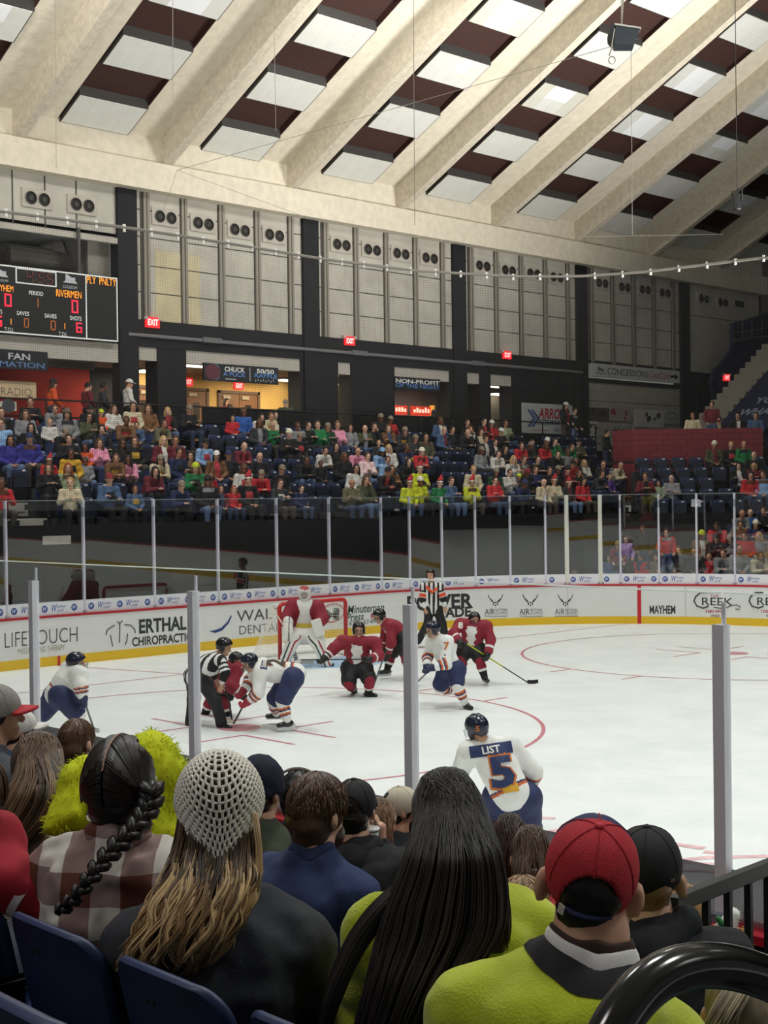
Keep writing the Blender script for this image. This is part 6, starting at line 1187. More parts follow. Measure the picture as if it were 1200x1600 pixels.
mb = MB(); [mb.tube([hd-FW*(.125+.03*math.cos(a*2))+RT*q+V3(0, 0, .07*math.sin(a)) for a in np.linspace(-1.4, 1.4, 7)], .0045, 5) for q in (-.05, -.017, .017, .05)]; [mb.tube([hd-FW*(.15-.6*q*q)+RT*q+V3(0, 0, z) for q in np.linspace(-.085, .085, 7)], .0045, 5) for z in (-.04, 0, .04)]; mb.build('cage', STEEL, mk)
r = empty('goalie_stick', G(464, 1034), 'wide goalie stick with dark herringbone paddle leaning across white pads', 'hockey stick'); q0 = G(464, 1034); a, b, c = G(422, 945, -.2)-q0, G(449, 986, -.4)-q0, V3(0, 0, 0)
mb = MB(); mb.tube([a, b], .017, 6, sx=.7); mb.build('shaft', M('#ded6c6', .6), r); d_ = nrm(c-b); w_ = nrm(np.cross(d_, FW))*.045; mb = MB(); mb.hexa([b-w_-FW*.012, b+w_-FW*.012, b+w_+FW*.012, b-w_+FW*.012, c-w_-FW*.012, c+w_-FW*.012, c+w_+FW*.012, c-w_+FW*.012]); pd = mb.build('paddle', M('#e4e2dc', .6), r)
mb = MB(); [mb.hexa([b+(c-b)*t-w_*.9-FW*.016, b+(c-b)*(t+.02)+w_*.9-FW*.016, b+(c-b)*(t+.05)+w_*.9-FW*.016, b+(c-b)*(t+.03)-w_*.9-FW*.016, b+(c-b)*t-w_*.9-FW*.011, b+(c-b)*(t+.02)+w_*.9-FW*.011, b+(c-b)*(t+.05)+w_*.9-FW*.011, b+(c-b)*(t+.03)-w_*.9-FW*.011]) for t in np.linspace(.03, .9, 13)]; mb.build('stripe_pattern', M('#22262c', .6), pd)
mb = MB(); mb.hexa([c-FW*.012-V3(0, 0, .05), c+RT*.35-FW*.012-V3(0, 0, .04), c+RT*.35+FW*.012-V3(0, 0, .04), c+FW*.012-V3(0, 0, .05), c-FW*.012+V3(0, 0, .05), c+RT*.35-FW*.012+V3(0, 0, .045), c+RT*.35+FW*.012+V3(0, 0, .045), c+FW*.012+V3(0, 0, .05)]); mb.build('blade', M('#d9d6cf', .6), r)
# --- goal frame and net
go_ = empty('hockey_goal', (0, 0, 0), 'red framed hockey goal with white netting behind goalie', 'goal'); REDP = M('#c92a24', .35)
mb = MB(); mb.tube([(0, -.93, 0), (0, -.93, 1.17), (0, -.90, 1.22), (0, -.84, 1.245), (0, .84, 1.245), (0, .90, 1.22), (0, .93, 1.17), (0, .93, 0)], .045, 10); mb.build('front_frame', REDP, go_, True)
NETC = [(-1.1*math.sin(a) if 0 else 0, 0) for a in (0,)]
bs = [(0, -.93), (-.45, -1.12), (-.85, -1.05), (-1.1, -.75), (-1.15, 0), (-1.1, .75), (-.85, 1.05), (-.45, 1.12), (0, .93)]; ts = [(0, -.9), (-.2, -.88), (-.4, -.8), (-.5, -.6), (-.52, 0), (-.5, .6), (-.4, .8), (-.2, .88), (0, .9)]
mb = MB(); mb.tube([(x, y, .04) for x, y in bs], .035, 8); mb.build('base_frame', M('#e8e6e2', .4), go_, True); mb = MB(); mb.tube([(x, y, 1.2) for x, y in ts], .02, 8); mb.build('top_frame', M('#e8e6e2', .4), go_, True)
def samp(P, n): P = np.array(P); d = np.r_[0, np.cumsum(np.linalg.norm(np.diff(P, axis=0), axis=1))]; t = np.linspace(0, d[-1], n); return np.stack([np.interp(t, d, P[:, 0]), np.interp(t, d, P[:, 1])], 1)
nb = 58; B_, T_ = samp(bs, nb), samp(ts, nb); mb = MB()
for i in range(0, nb): mb.tube([(*B_[i], .05), (*((B_[i]+T_[i])/2+(-.02, 0)), .65), (*T_[i], 1.2)], .0028, 3, cap=False)
for z in np.linspace(.08, 1.18, 19): w_ = z/1.2; mb.tube([(*(B_[i]*(1-w_)+T_[i]*w_), z) for i in range(nb)], .0028, 3, cap=False)
for i in range(2, nb//2, 2): mb.tube([(*T_[i], 1.2), (*T_[nb-1-i], 1.2)], .0028, 3, cap=False)
mb.build('netting', M('#e9e4d6', .8), go_)
# ================================================================== THE NEAR STAND
NZ = [(-13.75, .12), (-14.6, .44), (-15.5, .76), (-16.4, 1.09), (-17.3, 1.42), (-18.2, 1.76), (-19.1, 2.1), (-20.0, 2.45)]
for y_, z_ in NZ:
    mb = MB(); mb.box((4, y_-.5, -.2), (21.85 if y_ < -14 else 30, y_+.4, z_)); tag(mb.build('floor_near_stand', CONC), kind='structure')
mb = MB()
for y_, z_ in NZ:
    for q in (0, 1): mb.box((21.86, y_-.5+.45*q, -.2), (23.2, y_-.05+.45*q, z_-.17*(1-q)))
tag(mb.build('floor_near_aisle', CONC), kind='structure')
mb = MB(); mb.box((23.25, -21, -.2), (30, -13.3, .5)); tag(mb.build('floor_near_side', CONC), kind='structure')
# ---- close seats
NSB, NSD = M('#1d2d52', .45, noise=.06, scale=6), M('#0d0e11', .5)
def near_seat_mesh():
    n = 24; out = []; w, h0, h1, r = .23, .36, .845, .09
    for cx_, cz_, a0 in ((w-r, h1-r, 0), (-w+r, h1-r, math.pi/2)): out += [(cx_+r*math.cos(a0+t), cz_+r*math.sin(a0+t)) for t in np.linspace(0, math.pi/2, 7)]
    out += [(-w, .55), (-w+.02, h0), (w-.02, h0), (w, .55)]
    mb = MB(); k = len(out); cen = np.array(out).mean(0); bend = lambda y, z: -.10-.22*(z-.4)+.9*y*y
    F = [];  sc_ = (1., .985, .0)
    for off_, s_ in ((.0, .93), (.008, .985), (.016, 1.), (.026, .985), (.032, .93)):
        F.append([(bend(y*s_, z)-off_, (y)*s_, cen[1]+(z-cen[1])*s_) for y, z in out])
    vs = np.concatenate([np.array(q) for q in F]); fs = [(i*k+j, i*k+(j+1) % k, (i+1)*k+(j+1) % k, (i+1)*k+j) for i in range(4) for j in range(k)]
    mb.add(vs, fs)
    for idx, sgn_ in ((0, -1), (4, 1)):   # curved faces filled by rows
        ys = np.linspace(-.95, .95, 9); zs_ = np.linspace(0, 1, 6); base_ = mb.n; G_ = []
        P = np.array(F[idx]); mb.add(np.concatenate([P, [[bend(0, cen[1])-(.0 if idx == 0 else .032), 0, cen[1]]]]), [(j, (j+1) % k, k) for j in range(k)])
    return mb
nsm = near_seat_mesh()
def near_seat(x, y, z, label):
    r = empty('folding_seat', (x, y, z), label, 'seat', None, math.pi/2)
    m = MB(); m.v, m.f, m.m, m.n = list(nsm.v), list(nsm.f), list(nsm.m), nsm.n; m.build('backrest', NSB, r, True)
    mb = MB(); mb.box((-.12, -.21, .38), (.28, .21, .43)); mb.build('seat_pan', NSB, r, bevel=.015)
    for q in (-.265, .265):
        mb = MB(); mb.box((-.20, q-.018, 0), (-.12, q+.018, .60)); mb.box((-.22, q-.026, .60), (.12, q+.026, .625)); mb.build('armrest', NSD, r, bevel=.006)
    mb = MB(); mb.box((-.145, -.03, .765), (-.138, .03, .775)); 
    for q in (-.012, .012): mb.lathe([(.006, 0), (.006, .004)], n=8, mw=frame((-.222, q, .775), (0, 1, 0), (0, 0, 1), (-1, 0, 0)))
    mb.build('screw_mark', NSD, r)
for i, x in enumerate((18.56, 19.09, 19.62, 20.15, 20.68, 21.21)):
    near_seat(x, -17.5, 1.42, 'blue moulded seat back %s' % ['at the end of the row, beyond red jersey sleeve', 'under the red jersey sleeve', 'behind the person in brown plaid shirt', 'behind the person in white crochet cap', 'behind the person with very long dark hair', 'behind the person in red cap'][i])
near_seat(20.98, -18.35, 1.78, 'rounded top of blue seat back one row nearer, below the plaid shirt seat'); near_seat(20.45, -18.35, 1.78, 'blue seat back mostly out of view one row nearer')
for x in (17.0, 17.6, 18.2, 18.8, 19.4, 20.0, 20.6, 21.2): near_seat(x, -16.55, 1.09, 'blue seat in second row down, place %s counting toward the aisle' % ORD(int((x-16.9)/.6)))
# ---- spectators seen from behind
def stripmat(name, cols, per_, axis=2):
    pass
def plaid():
    m, n, l, p = new_mat('brown_white_plaid'); tc = n.new('ShaderNodeTexCoord'); mp = n.new('ShaderNodeMapping'); mp.inputs['Rotation'].default_value = (0, 0, -.81); l.new(tc.outputs['Object'], mp.inputs[0]); sx = n.new('ShaderNodeSeparateXYZ'); l.new(mp.outputs[0], sx.inputs[0]); B = []
    for c, o_ in (('X', .3), ('Z', .1)):
        a = n.new('ShaderNodeMath'); a.operation = 'MULTIPLY_ADD'; a.inputs[1].default_value = 1/.17; a.inputs[2].default_value = o_; b = n.new('ShaderNodeMath'); b.operation = 'FRACT'; g = n.new('ShaderNodeMath'); g.operation = 'GREATER_THAN'; g.inputs[1].default_value = .5
        l.new(sx.outputs[c], a.inputs[0]); l.new(a.outputs[0], b.inputs[0]); l.new(b.outputs[0], g.inputs[0]); B.append(g)
    def mix(f, a, b): x = n.new('ShaderNodeMix'); x.data_type = 'RGBA'; l.new(f, x.inputs[0]); (l.new(a, x.inputs[6]) if not isinstance(a, tuple) else setattr(x.inputs[6], 'default_value', (*a, 1))); (l.new(b, x.inputs[7]) if not isinstance(b, tuple) else setattr(x.inputs[7], 'default_value', (*b, 1))); return x.outputs[2]
    r1 = mix(B[0].outputs[0], lin('#cfc8c0'), lin('#8d7470')); r2 = mix(B[0].outputs[0], lin('#8a7672'), lin('#5c2f22')); l.new(mix(B[1].outputs[0], r1, r2), p.inputs['Base Color']); p.inputs['Roughness'].default_value = .9; return m
class Fan: pass
def fan(u, v, d, f, top, label, sleeve='long', shw=.185, tz=.0, lean=.06, skin=0, arms=None, h=.012, wr=.012, seed=1, neckw=.06, bulk=1., pants='#23283a', face=False, shoff=0., turn=.4, rdrop=0., ear=0., tilt=(0, 0, 1), slope=.07, drop=.19, topname='shirt', group=None):
    """seated spectator; (u, v, d) is the head centre, f the way the face looks (right, away)"""
    K = Fan(); H = at(u, v, d); root = empty('person', H*[1, 1, 0]+V3(0, 0, H[2]-1.2), label, 'person', group); o = V3(*root.location); K.root = root
    hc = H-o; fw = cv(f[0], f[1], 0); fw[2] = 0; A = head_axes(fw, cv(*tilt)); bf = nrm(cv(f[0]*turn, f[1], 0)*[1, 1, 0]); bl = np.cross(V3(0, 0, 1), bf)
    nb = hc-V3(0, 0, drop-.08)-bf*.035; shm = hc-V3(0, 0, drop)-bf*.04+bl*(-shoff); sh = [shm+bl*q*shw-V3(0, 0, slope+(rdrop if q < 0 else 0)) for q in (1, -1)]; pel = shm-bf*lean-V3(0, 0, .50); che = shm*.6+pel*.4-bf*.02
    if arms is None: el = [s_+bf*.12-V3(0, 0, .26)+bl*q*.04 for s_, q in zip(sh, (1, -1))]; wr_ = [pel+bf*.36+bl*q*.08+V3(0, 0, .16) for q in (1, -1)]
    else: el, wr_ = [[at(*q)-o for q in a] for a in arms]
    hip = [pel+bl*q*.1-V3(0, 0, .02) for q in (1, -1)]; kn = [pel+bf*.45+bl*q*.14+V3(0, 0, .02) for q in (1, -1)]; an = [pel+bf*.44+bl*q*.13-V3(0, 0, .38) for q in (1, -1)]
    K.__dict__.update(hc=hc, A=A, o=o, sh=sh, shm=shm, pel=pel, che=che, bf=bf, bl=bl, el=el, wr=wr_, nb=nb)
    body = head_prims(hc, A, 1., True)+[Cap(hc-V3(0, 0, .06)-A[0]*.03, nb, neckw, neckw+.004), Cap(nb, shm-V3(0, 0, .05), neckw+.004, .09), Cap(pel, che, .13, .14, bf, 1.3), Cap(che, shm-V3(0, 0, .05), .14, .09, bf, 1.3), Cap(sh[0], sh[1], .055)]; fm = MB()
    if ear: body += [Ell(hc+A[1]*q*(.083+ear)-A[0]*.018-A[2]*.028, np.array([.028, .014, .040]), np.array([nrm(A[0]-A[1]*q*.55), nrm(A[1]+A[0]*q*.55), A[2]]), bl=.012) for q in (-1, 1)]
    for i in (0, 1):
        body += limb(sh[i], el[i], wr_[i], .05, .04, .028)+limb(hip[i], kn[i], an[i], .075, .055, .04)+palm(wr_[i], wr_[i]-el[i], V3(0, 0, 1)); finger_mesh(fm, wr_[i], wr_[i]-el[i], V3(0, 0, -1), 1., .6, (1, -1)[i])
    V, Q = sdf(body, .011, .025); link('body', join_mesh('body', [(V, Q, face_pick(hc, A)(V[Q].mean(1))), (fm.arr(), fm.f, 0)]), root, None, [SKINS[skin], EYE, LIP])
    b = bulk; tp = [Cap(pel, che, .175*b, .185*b, bf, 1.3), Cap(che, shm-V3(0, 0, .06), .185*b, .11*b, bf, 1.3), Cap(nb-V3(0, 0, .045)-bf*.005, sh[0], .062, .085*b), Cap(nb-V3(0, 0, .045)-bf*.005, sh[1], .062, .085*b)]
    tp += [Cap(nb-V3(0, 0, .05)-bf*.02, shm-V3(0, 0, .06)-bf*.03, .07, .1)]
    tp += [Cap(che*.45+shm*.55+bl*q*.09-bf*.055, che*.8+shm*.2+bl*q*.08-bf*.06, .10*b, .10*b) for q in (1, -1)]
    for i in (0, 1):
        if sleeve == 'long': tp += limb(sh[i], el[i], el[i]*.1+wr_[i]*.9, .088*b, .078*b, .052)
        else: tp += [Cap(sh[i], sh[i]*.15+el[i]*.85, .088*b, .082*b)]
    K.tp = tp; K.top = blob(topname, tp, top, root, h, .05, wr, 10, seed)
    blob('trousers', [Cap(hip[0], hip[1], .15)]+limb(hip[0], kn[0], an[0], .11, .085, .065)+limb(hip[1], kn[1], an[1], .11, .085, .065), M(pants, .85), root, .022, .04)
    for a in an: blob('shoe', [Cap(a-V3(0, 0, .05), a+bf*.16-V3(0, 0, .06), .05, .042)], M('#202022', .6), root, .02, .02)
    K.hm = frame(hc, A[0], A[1], A[2]); return K
def hmat(c, rough=.42): return M(c, rough, spec=.45, noise=.25, scale=60, stretch=(1, 1, .15))
def loc(K, x, y, z): return K.hc+K.A[0]*x+K.A[1]*y+K.A[2]*z
def shell(K, P, m, h=.008, wr=.003, wsc=40, name='hair', seed=2, k=.015, mats=None):
    V, Q = sdf(P, h, k, wr, wsc, seed); me = np_mesh(name, V, Q); return link(name, me, K.root, K.hm, mats or [m])
CRAN = lambda g=0.: Ell((-.008, 0, .034), (.109+g, .088+g, .104+g))
def short_hair(K, c, low=-.055, strands=160, g=0., front=.06, seed=1, sw=.0022):
    o = shell(K, [CRAN(g), Cap((-.07, .03, -.02), (-.075, -.03, -.02), .045), Ell((-.042, 0, -.06), (.064, .068, .07)), Half((0, 0, low), (.35, 0, -1)), Half((front, 0, .05), (1, 0, -.4))], hmat(c)); q = random.Random(seed); mb = MB()
    for _ in range(strands):
        a = q.uniform(-2.4, 2.4)+math.pi; z0 = q.uniform(-.1, 1.5); P = []
        for t in np.linspace(0, 1, 5): ze = z0-t*q.uniform(.35, .5); P.append((-.008+(.111+g)*math.cos(a)*math.cos(ze), (.09+g)*math.sin(a)*math.cos(ze), .034+(.106+g)*math.sin(ze)))
        if P[-1][2] > low-.01: mb.tube(P, [sw, sw, sw, sw*.8, sw*.4], 4, q.choice((0, 0, 1)))
    if mb.n: mb.build('hair_strand', [hmat(c), hmat(tuple(min(1, x*1.7+.004) for x in lin(c)))], o, True)
    return o
def cap_hat(K, m, tilt=-.12, brimm=None, back=True, open_=True, btn=None, g=0., seamm=None, label=None, brim_dir=1, pick=None, mats=None):
    P = [Ell((-.004, 0, .03), (.117+g, .097+g, .112+g)), Half((0, 0, -.005), (.12, 0, -1))]
    if open_: P.append(Ell((-.12, 0, .008), (.08, .064, .085), op='-'))
    V, Q = sdf(P, .006, .01); mi = pick(V[Q].mean(1)) if pick else None
    o = link('cap', np_mesh('cap', V, Q, mi), K.root, K.hm @ Matrix.Rotation(tilt, 4, 'Y'), mats or [m]); mb = MB()
    for a in (0, 1.05, 2.09, 3.14, 4.19, 5.24):
        mb.tube([(-.004+(.118+g)*math.cos(a)*math.cos(t), (.098+g)*math.sin(a)*math.cos(t), .03+(.113+g)*math.sin(t)) for t in np.linspace(.0 if abs(a-3.14) > .1 else .55, 1.5, 9)], .0016, 4)
    mb.build('seam', seamm or m, o); mb = MB(); mb.lathe([(.011, 0), (.011, .004), (.006, .009)], (-.004, 0, .140+g), 12); mb.build('button', btn or m, o, True)
    mb = MB(); n = 13; ps_ = []
    for s_ in (0, 1):
        for r_ in (0, .5, 1):
            ps_.append([(brim_dir*(.06+(.055+.075*r_)*math.cos(t)*(1 if r_ else .6)+.0), (.075+.012*r_)*math.sin(t), .012+.02*(1-math.sin(t)**2)*(1-.4*r_)-.004*s_-.012*r_) for t in np.linspace(-1.45, 1.45, n)])
    A_ = np.array(ps_); f1 = [(r_*n+i, r_*n+i+1, (r_+1)*n+i+1, (r_+1)*n+i) for r_ in (0, 1) for i in range(n-1)]; mb.add(A_[:3].reshape(-1, 3), f1); mb.add(A_[3:].reshape(-1, 3), [q[::-1] for q in f1])
    b_ = mb.build('brim', brimm or m, o, True); sm = b_.modifiers.new('thick', 'SOLIDIFY'); sm.thickness = .004
    if open_: mb = MB(); mb.tube([(-.004+(.117+g)*math.cos(a), (.097+g)*math.sin(a), .002) for a in np.linspace(2.65, 3.63, 9)], .009, 6, sx=.3); mb.build('strap', brimm or m, o, True)
    return o
def long_hair(K, sec, cols, strands=260, wave=.006, seed=3, thick=.05, r0=.0032, name='hair', freq=14, rag=.05, head=None, tipcols=None, locks=40, base=True, wrap=1.5, hr=.022):
    """hair falling down the back; sec = [(row, left column, right column, distance)] read down the photograph; head: strands start on the crown of that head"""
    q = random.Random(seed); o = K.o; C, Aa, Bb = [], [], []
    for v, a, b, d in sec:
        p0, p1 = at(a, v, d)-o, at(b, v, d)-o; C.append((p0+p1)/2); Aa.append((p1-p0)/2); Bb.append(FW*[1, 1, 0]*thick)
    mb = MB(); C, Aa, Bb = map(np.array, (C, Aa, Bb)); k = len(sec); idx = np.arange(k)
    if base: mb.loft(C if head is None else np.concatenate([[C[0]*.6+C[1]*.4], C[1:]]), Aa*(.9 if head is None else .86), Bb*(.9 if head is None else .8), 22); hb = mb.build(name, hmat(cols[0]), K.root, True)
    else: hb = empty(name, (0, 0, 0), parent=K.root)
    G = [(q.uniform(0, math.pi) if q.random() < .86 else q.uniform(math.pi, 2*math.pi), q.uniform(0, 6.28), q.uniform(.5, 1.6), q.gauss(0, rag), q.uniform(.84, 1.0), q.randrange(100)) for _ in range(locks)]
    nt = len(cols); tc = tipcols or cols; mb = MB()
    for j in range(strands):
        th, ph, am, dr, t1, cs = G[j % locks]; d0_ = q.gauss(0, 2.6/locks*1.6); th = -th; rr_ = q.uniform(.93, 1.04); t1 *= (k-1)*q.uniform(.93, 1.0); dw = q.gauss(0, .25); P = []
        if head is not None:
            c0 = C[0]+Aa[0]*math.cos(th+d0_)*rr_+Bb[0]*math.sin(th+d0_)*rr_; v1 = np.array([(c0-head.hc)@head.A[i_] for i_ in range(3)])/[.115, .094, .112]; v1 /= np.linalg.norm(v1); pz = V3(q.uniform(-.5, .7), q.uniform(-.5, .5), 0); pz[2] = math.sqrt(max(.05, 1-pz@pz)); w0 = math.acos(max(-1, min(1, pz@v1)))
            for s_ in np.linspace(0, .92, 7):
                w_ = (pz*math.sin((1-s_)*w0)+v1*math.sin(s_*w0))/max(math.sin(w0), 1e-3); e_ = np.array([.109, .088, .104])+hr*(.55+.45*min(1, s_*2.2))+.002*rr_+(rr_-.93)*.02; P.append(head.hc+head.A[2]*.034*(1-s_)+head.A[0]*(w_[0]*e_[0]-.008)+head.A[1]*w_[1]*e_[1]+head.A[2]*w_[2]*e_[2])
        n0 = len(P); tt = np.linspace(0 if head is None else .35, t1, 4*k)
        for t in tt:
            c = np.array([np.interp(t, idx, C[:, i]) for i in range(3)]); a = np.array([np.interp(t, idx, Aa[:, i]) for i in range(3)]); b = np.array([np.interp(t, idx, Bb[:, i]) for i in range(3)]); f_ = t/(k-1); an_ = th+d0_*(1-.55*f_)+dr*f_
            w = wave*am*math.sin(f_*freq*(1+.4*f_)+ph+dw)*f_**.8; P.append(c+a*(math.cos(an_)*rr_)+b*math.sin(an_)*rr_*(1+.25*math.sin(ph*3))+RT*w+UP*w*.3)
        P = np.array(P)
        for _ in range(7): P[1:-1] = (P[:-2]+2*P[1:-1]+P[2:])/4
        n_ = len(P); rad = r0*q.uniform(.6, 1.25)*np.minimum(1, np.linspace(3., .2, n_)); cs = (cs+q.choice((0, 0, 0, 1, 2))) % nt
        if tipcols:
            m_ = n0+int((n_-n0)*q.uniform(.12, .5)); mb.tube(P[:m_+1], rad[:m_+1], 4, cs, cap=False); mb.tube(P[m_:], rad[m_:], 4, nt+cs % len(tc), cap=False)
        else: mb.tube(P, rad, 4, cs, cap=False)
    mb.build('hair_strand', [hmat(c) for c in cols]+([hmat(c) for c in tc] if tipcols else []), hb, True); return hb
def fuzz(K, prims, m, name, n=500, L=.03, seed=2, h=.012, cols=None, parent=None, r=.002):
    ob = blob(name, prims, m, K.root, h, .04, .014, 16, seed); q = random.Random(seed); me = ob.data; mb = MB(); N = len(me.polygons)
    for _ in range(n):
        p_ = me.polygons[q.randrange(N)]; c = np.array(p_.center); nn = np.array(p_.normal); d_ = nrm(nn+V3(q.gauss(0, .8), q.gauss(0, .8), q.gauss(-.3, .8))); e_ = nrm(d_+V3(q.gauss(0, .8), q.gauss(0, .8), -.6)); mb.tube([c-nn*.004, c+d_*L*.5, c+d_*L*.6+e_*L*.5], [r, r*.9, r*.4], 4)
    mb.build('fuzz_tufts', m if cols is None else cols, ob, True); return ob  # loose fuzz tufts scattered over the whole surface, as one mesh
def neck_ring(K, r0, r1, lift, m, name, asp=1., a0=-.75):
    bv = BVHTree.FromPolygons([v_.co[:] for v_ in K.top.data.vertices], [tuple(p_.vertices) for p_ in K.top.data.polygons])
    vs = []; rows = 5; n = 40; th = np.linspace(a0, math.pi-a0, n)
    for j in range(rows):
        r = r0+(r1-r0)*j/(rows-1)
        for a in th:
            d_ = K.bl*math.cos(a)*asp-K.bf*math.sin(a); p_ = K.nb+d_*r+V3(0, 0, .25); hit = bv.ray_cast(Vector(p_), Vector((0, 0, -1)), .8); z = hit[0][2] if hit[0] else K.nb[2]-.1
            vs.append(V3(p_[0], p_[1], min(z, K.nb[2]+.03)+lift*(1.3 if 0 < j < rows-1 else .4)))
    m_ = MB(); m_.add(vs, [(j*n+i, j*n+i+1, (j+1)*n+i+1, (j+1)*n+i) for j in range(rows-1) for i in range(n-1)]); return m_.build(name, m, K.root, True, fixn=False)
def tee(c, rough=.9): return M(c, rough, noise=.10, scale=14, bump=.25, bscale=220)
# -- 1 braided hair, plaid shirt
K = fan(190, 1232, 4.04, (.2, .98), plaid(), 'person with one long dark braid and brown and white plaid shirt', wr=.02, seed=4, shw=.17, slope=.06, drop=.175, lean=.04)
HD = '#1c1513'
ob = shell(K, [CRAN(.008), Ell((-.055, 0, -.045), (.066, .08, .066)), Half((.062, 0, .05), (1, 0, -.3)), Half((0, 0, -.115), (.35, 0, -1))], hmat(HD), wr=.004)
q = random.Random(5); mb = MB()
for j in range(420):  # strands combed from the centre parting round to the nape
    sgn_ = q.choice((-1, 1)); a0 = q.uniform(-.5, 2.5); P = []
    for t in np.linspace(0, 1, 9):
        th = (a0*(1-t)+(-.55)*t); lat = sgn_*(.03+1.05*math.sin(t*1.75)); lat = max(-1.4, min(1.4, lat)); x = -math.cos(th)*math.cos(lat); y = math.sin(lat); z = math.sin(th)*math.cos(lat); P.append((-.012+.131*x, .108*y, .032+.126*z-.03*t*t))
    mb.tube(P, .0026, 4, q.choice((0, 0, 1)))
mb.build('hair_strand', [hmat(HD), hmat('#352a25')], ob, True)
mb = MB(); mb.tube([(-.012-.1305*math.cos(a), .002, .032+.1262*math.sin(a)) for a in np.linspace(.35, 1.9, 12)], .0032, 5); mb.build('parting', M('#b58d7c', .7), ob)
def braid(K, pts, r0, r1, c, n):
    P = np.array([at(*p_)-K.o for p_ in pts]); t = np.linspace(0, 1, len(P)); bb = empty('braid', (0, 0, 0), parent=K.root); mb = MB()
    def cp(s): return np.array([np.interp(s, t, P[:, i]) for i in range(3)])
    for i in range(n):
        s = i/(n-1); c0 = cp(max(0, s-.018)); c1 = cp(min(1, s+.05)); r = r0+(r1-r0)*s; dn = nrm(c1-c0); sd = nrm(np.cross(dn, FW))*(1 if i % 2 else -1)
        mb.tube([c0+sd*r*1.0-FW*r*.0-dn*r*.1, c0+sd*r*.75-FW*r*.45+dn*r*.25, c0+sd*r*.2-FW*r*.75+dn*r*.75, c1-sd*r*.35-FW*r*.35+dn*r*.6], np.array([.30, .62, .60, .25])*r, 8, i % 2)
        for kx in (-1, 1): mb.tube([c0+sd*r*1.0+dn*r*(.2+kx*.25), c0+sd*r*.8-FW*r*1.0+dn*r*(.35+kx*.25), c0+sd*r*.1-FW*r*1.3+dn*r*(.85+kx*.2)], .0022, 4, 1)
    mb.tube(P, [r0*.55+(r1-r0)*.5*x for x in t], 8); mb.build('braid_lock', [hmat(c), hmat('#1c1513')], bb, True); return bb
braid(K, [(236, 1222, 3.96), (238, 1248, 3.94), (226, 1274, 3.91), (208, 1298, 3.86), (182, 1322, 3.82), (158, 1348, 3.78), (138, 1376, 3.75), (116, 1404, 3.74), (96, 1422, 3.74)], .031, .017, '#110c0b', 25)
mb = MB(); mb.tube([loc(K, .1, -.06, .02), loc(K, .06, -.083, .022), loc(K, -.02, -.088, .02)], .0028, 5); mb.tube([loc(K, .112, -.035+.028*math.cos(a), .005+.024*math.sin(a)) for a in np.linspace(0, 6.28, 14)], .002, 5); mb.build('glasses', M('#c9ccd0', .2, metal=.6), K.root)
col = MB(); cpts = [K.nb+K.bl*.07*math.cos(a)-K.bf*(.07*math.sin(a)+.0)-V3(0, 0, .02) for a in np.linspace(0, math.pi, 11)]; col.tube(cpts, .03, 6, sx=1.2); col.build('collar', plaid(), K.root, True)
# -- 2 crochet cap and wavy blond hair
K = fan(343, 1272, 3.72, (-.12, 1), tee('#2f3137'), 'person in white crochet cap with long wavy blond hair and charcoal sweatshirt', wr=.016, seed=6, shw=.20, bulk=1.06, topname='sweatshirt', lean=.03, drop=.245, slope=.085)
long_hair(K, [(1285, 284, 402, 3.68), (1320, 276, 404, 3.65), (1350, 264, 406, 3.61), (1380, 248, 402, 3.57), (1412, 232, 392, 3.54), (1445, 214, 374, 3.52), (1480, 200, 352, 3.51), (1512, 192, 330, 3.51)], ['#33251a', '#4a3725', '#5c452e', '#3d2c1f'], 900, wave=.02, seed=8, thick=.075, r0=.0031, rag=.12, freq=13, head=K, tipcols=['#8a6b47', '#b08f63', '#d0b283', '#73583a', '#c2a274', '#dcc093'], locks=60)
for pts in ([(398, 1270, 3.62), (404, 1320, 3.6), (406, 1360, 3.57), (400, 1385, 3.55), (398, 1398, 3.55)],): mb = MB(); [mb.tube([at(a+dx, b, c)-K.o for a, b, c in pts], .003, 4) for dx in (-4, -1, 2, 4)]; mb.build('loose_lock', hmat('#b5966a'), K.root, True)
CRO = M('#f0ebdf', .9, bump=.4, bscale=200); cro = empty('crochet_cap', (0, 0, 0), parent=K.root); cro.matrix_local = K.hm
def cpos(ph, s):   # ph round the head (pi = back), s = 0 crown .. 1 rim; rim dips to a point at the back
    L_ = 1.72+1.05*max(0, math.cos(ph-math.pi))**2.5-.1*abs(math.sin(ph)); th = s*L_; x, y, z = math.sin(th)*math.cos(ph), math.sin(th)*math.sin(ph), math.cos(th)
    p_ = V3(-.014+.137*x, .116*y, .034+.136*z)
    if th > math.pi/2: e_ = th-math.pi/2; p_ = V3(-.014+.137*math.cos(ph)*(1+.10*e_), .116*math.sin(ph)*(1-.25*e_), .034-.125*e_)
    return p_
NR, NPh = 18, 54; mb = MB()
for i in range(1, NR+1):
    s = i/NR; ph = np.linspace(0, 2*math.pi, 2*NPh+1); mb.tube([cpos(a, s+.006*math.sin(a*NPh)) for a in ph], .0040, 5, cap=False)
    if i < NR:
        npp = max(10, int(NPh*min(1, math.sin(min(s*1.7, 1.57))+.1)))
        for j in range(npp): a = 2*math.pi*(j+.5*(i % 2))/npp; mb.tube([cpos(a, s), cpos(a, s+.5/NR)*1.012, cpos(a, s+1/NR)], .0042, 5, cap=False)
mb.lathe([(.02, 0), (.018, .006), (.001, .01)], cpos(0, 0)-V3(0, 0, .004), 10)
mb.build('crochet_mesh', CRO, cro, True); mb = MB()
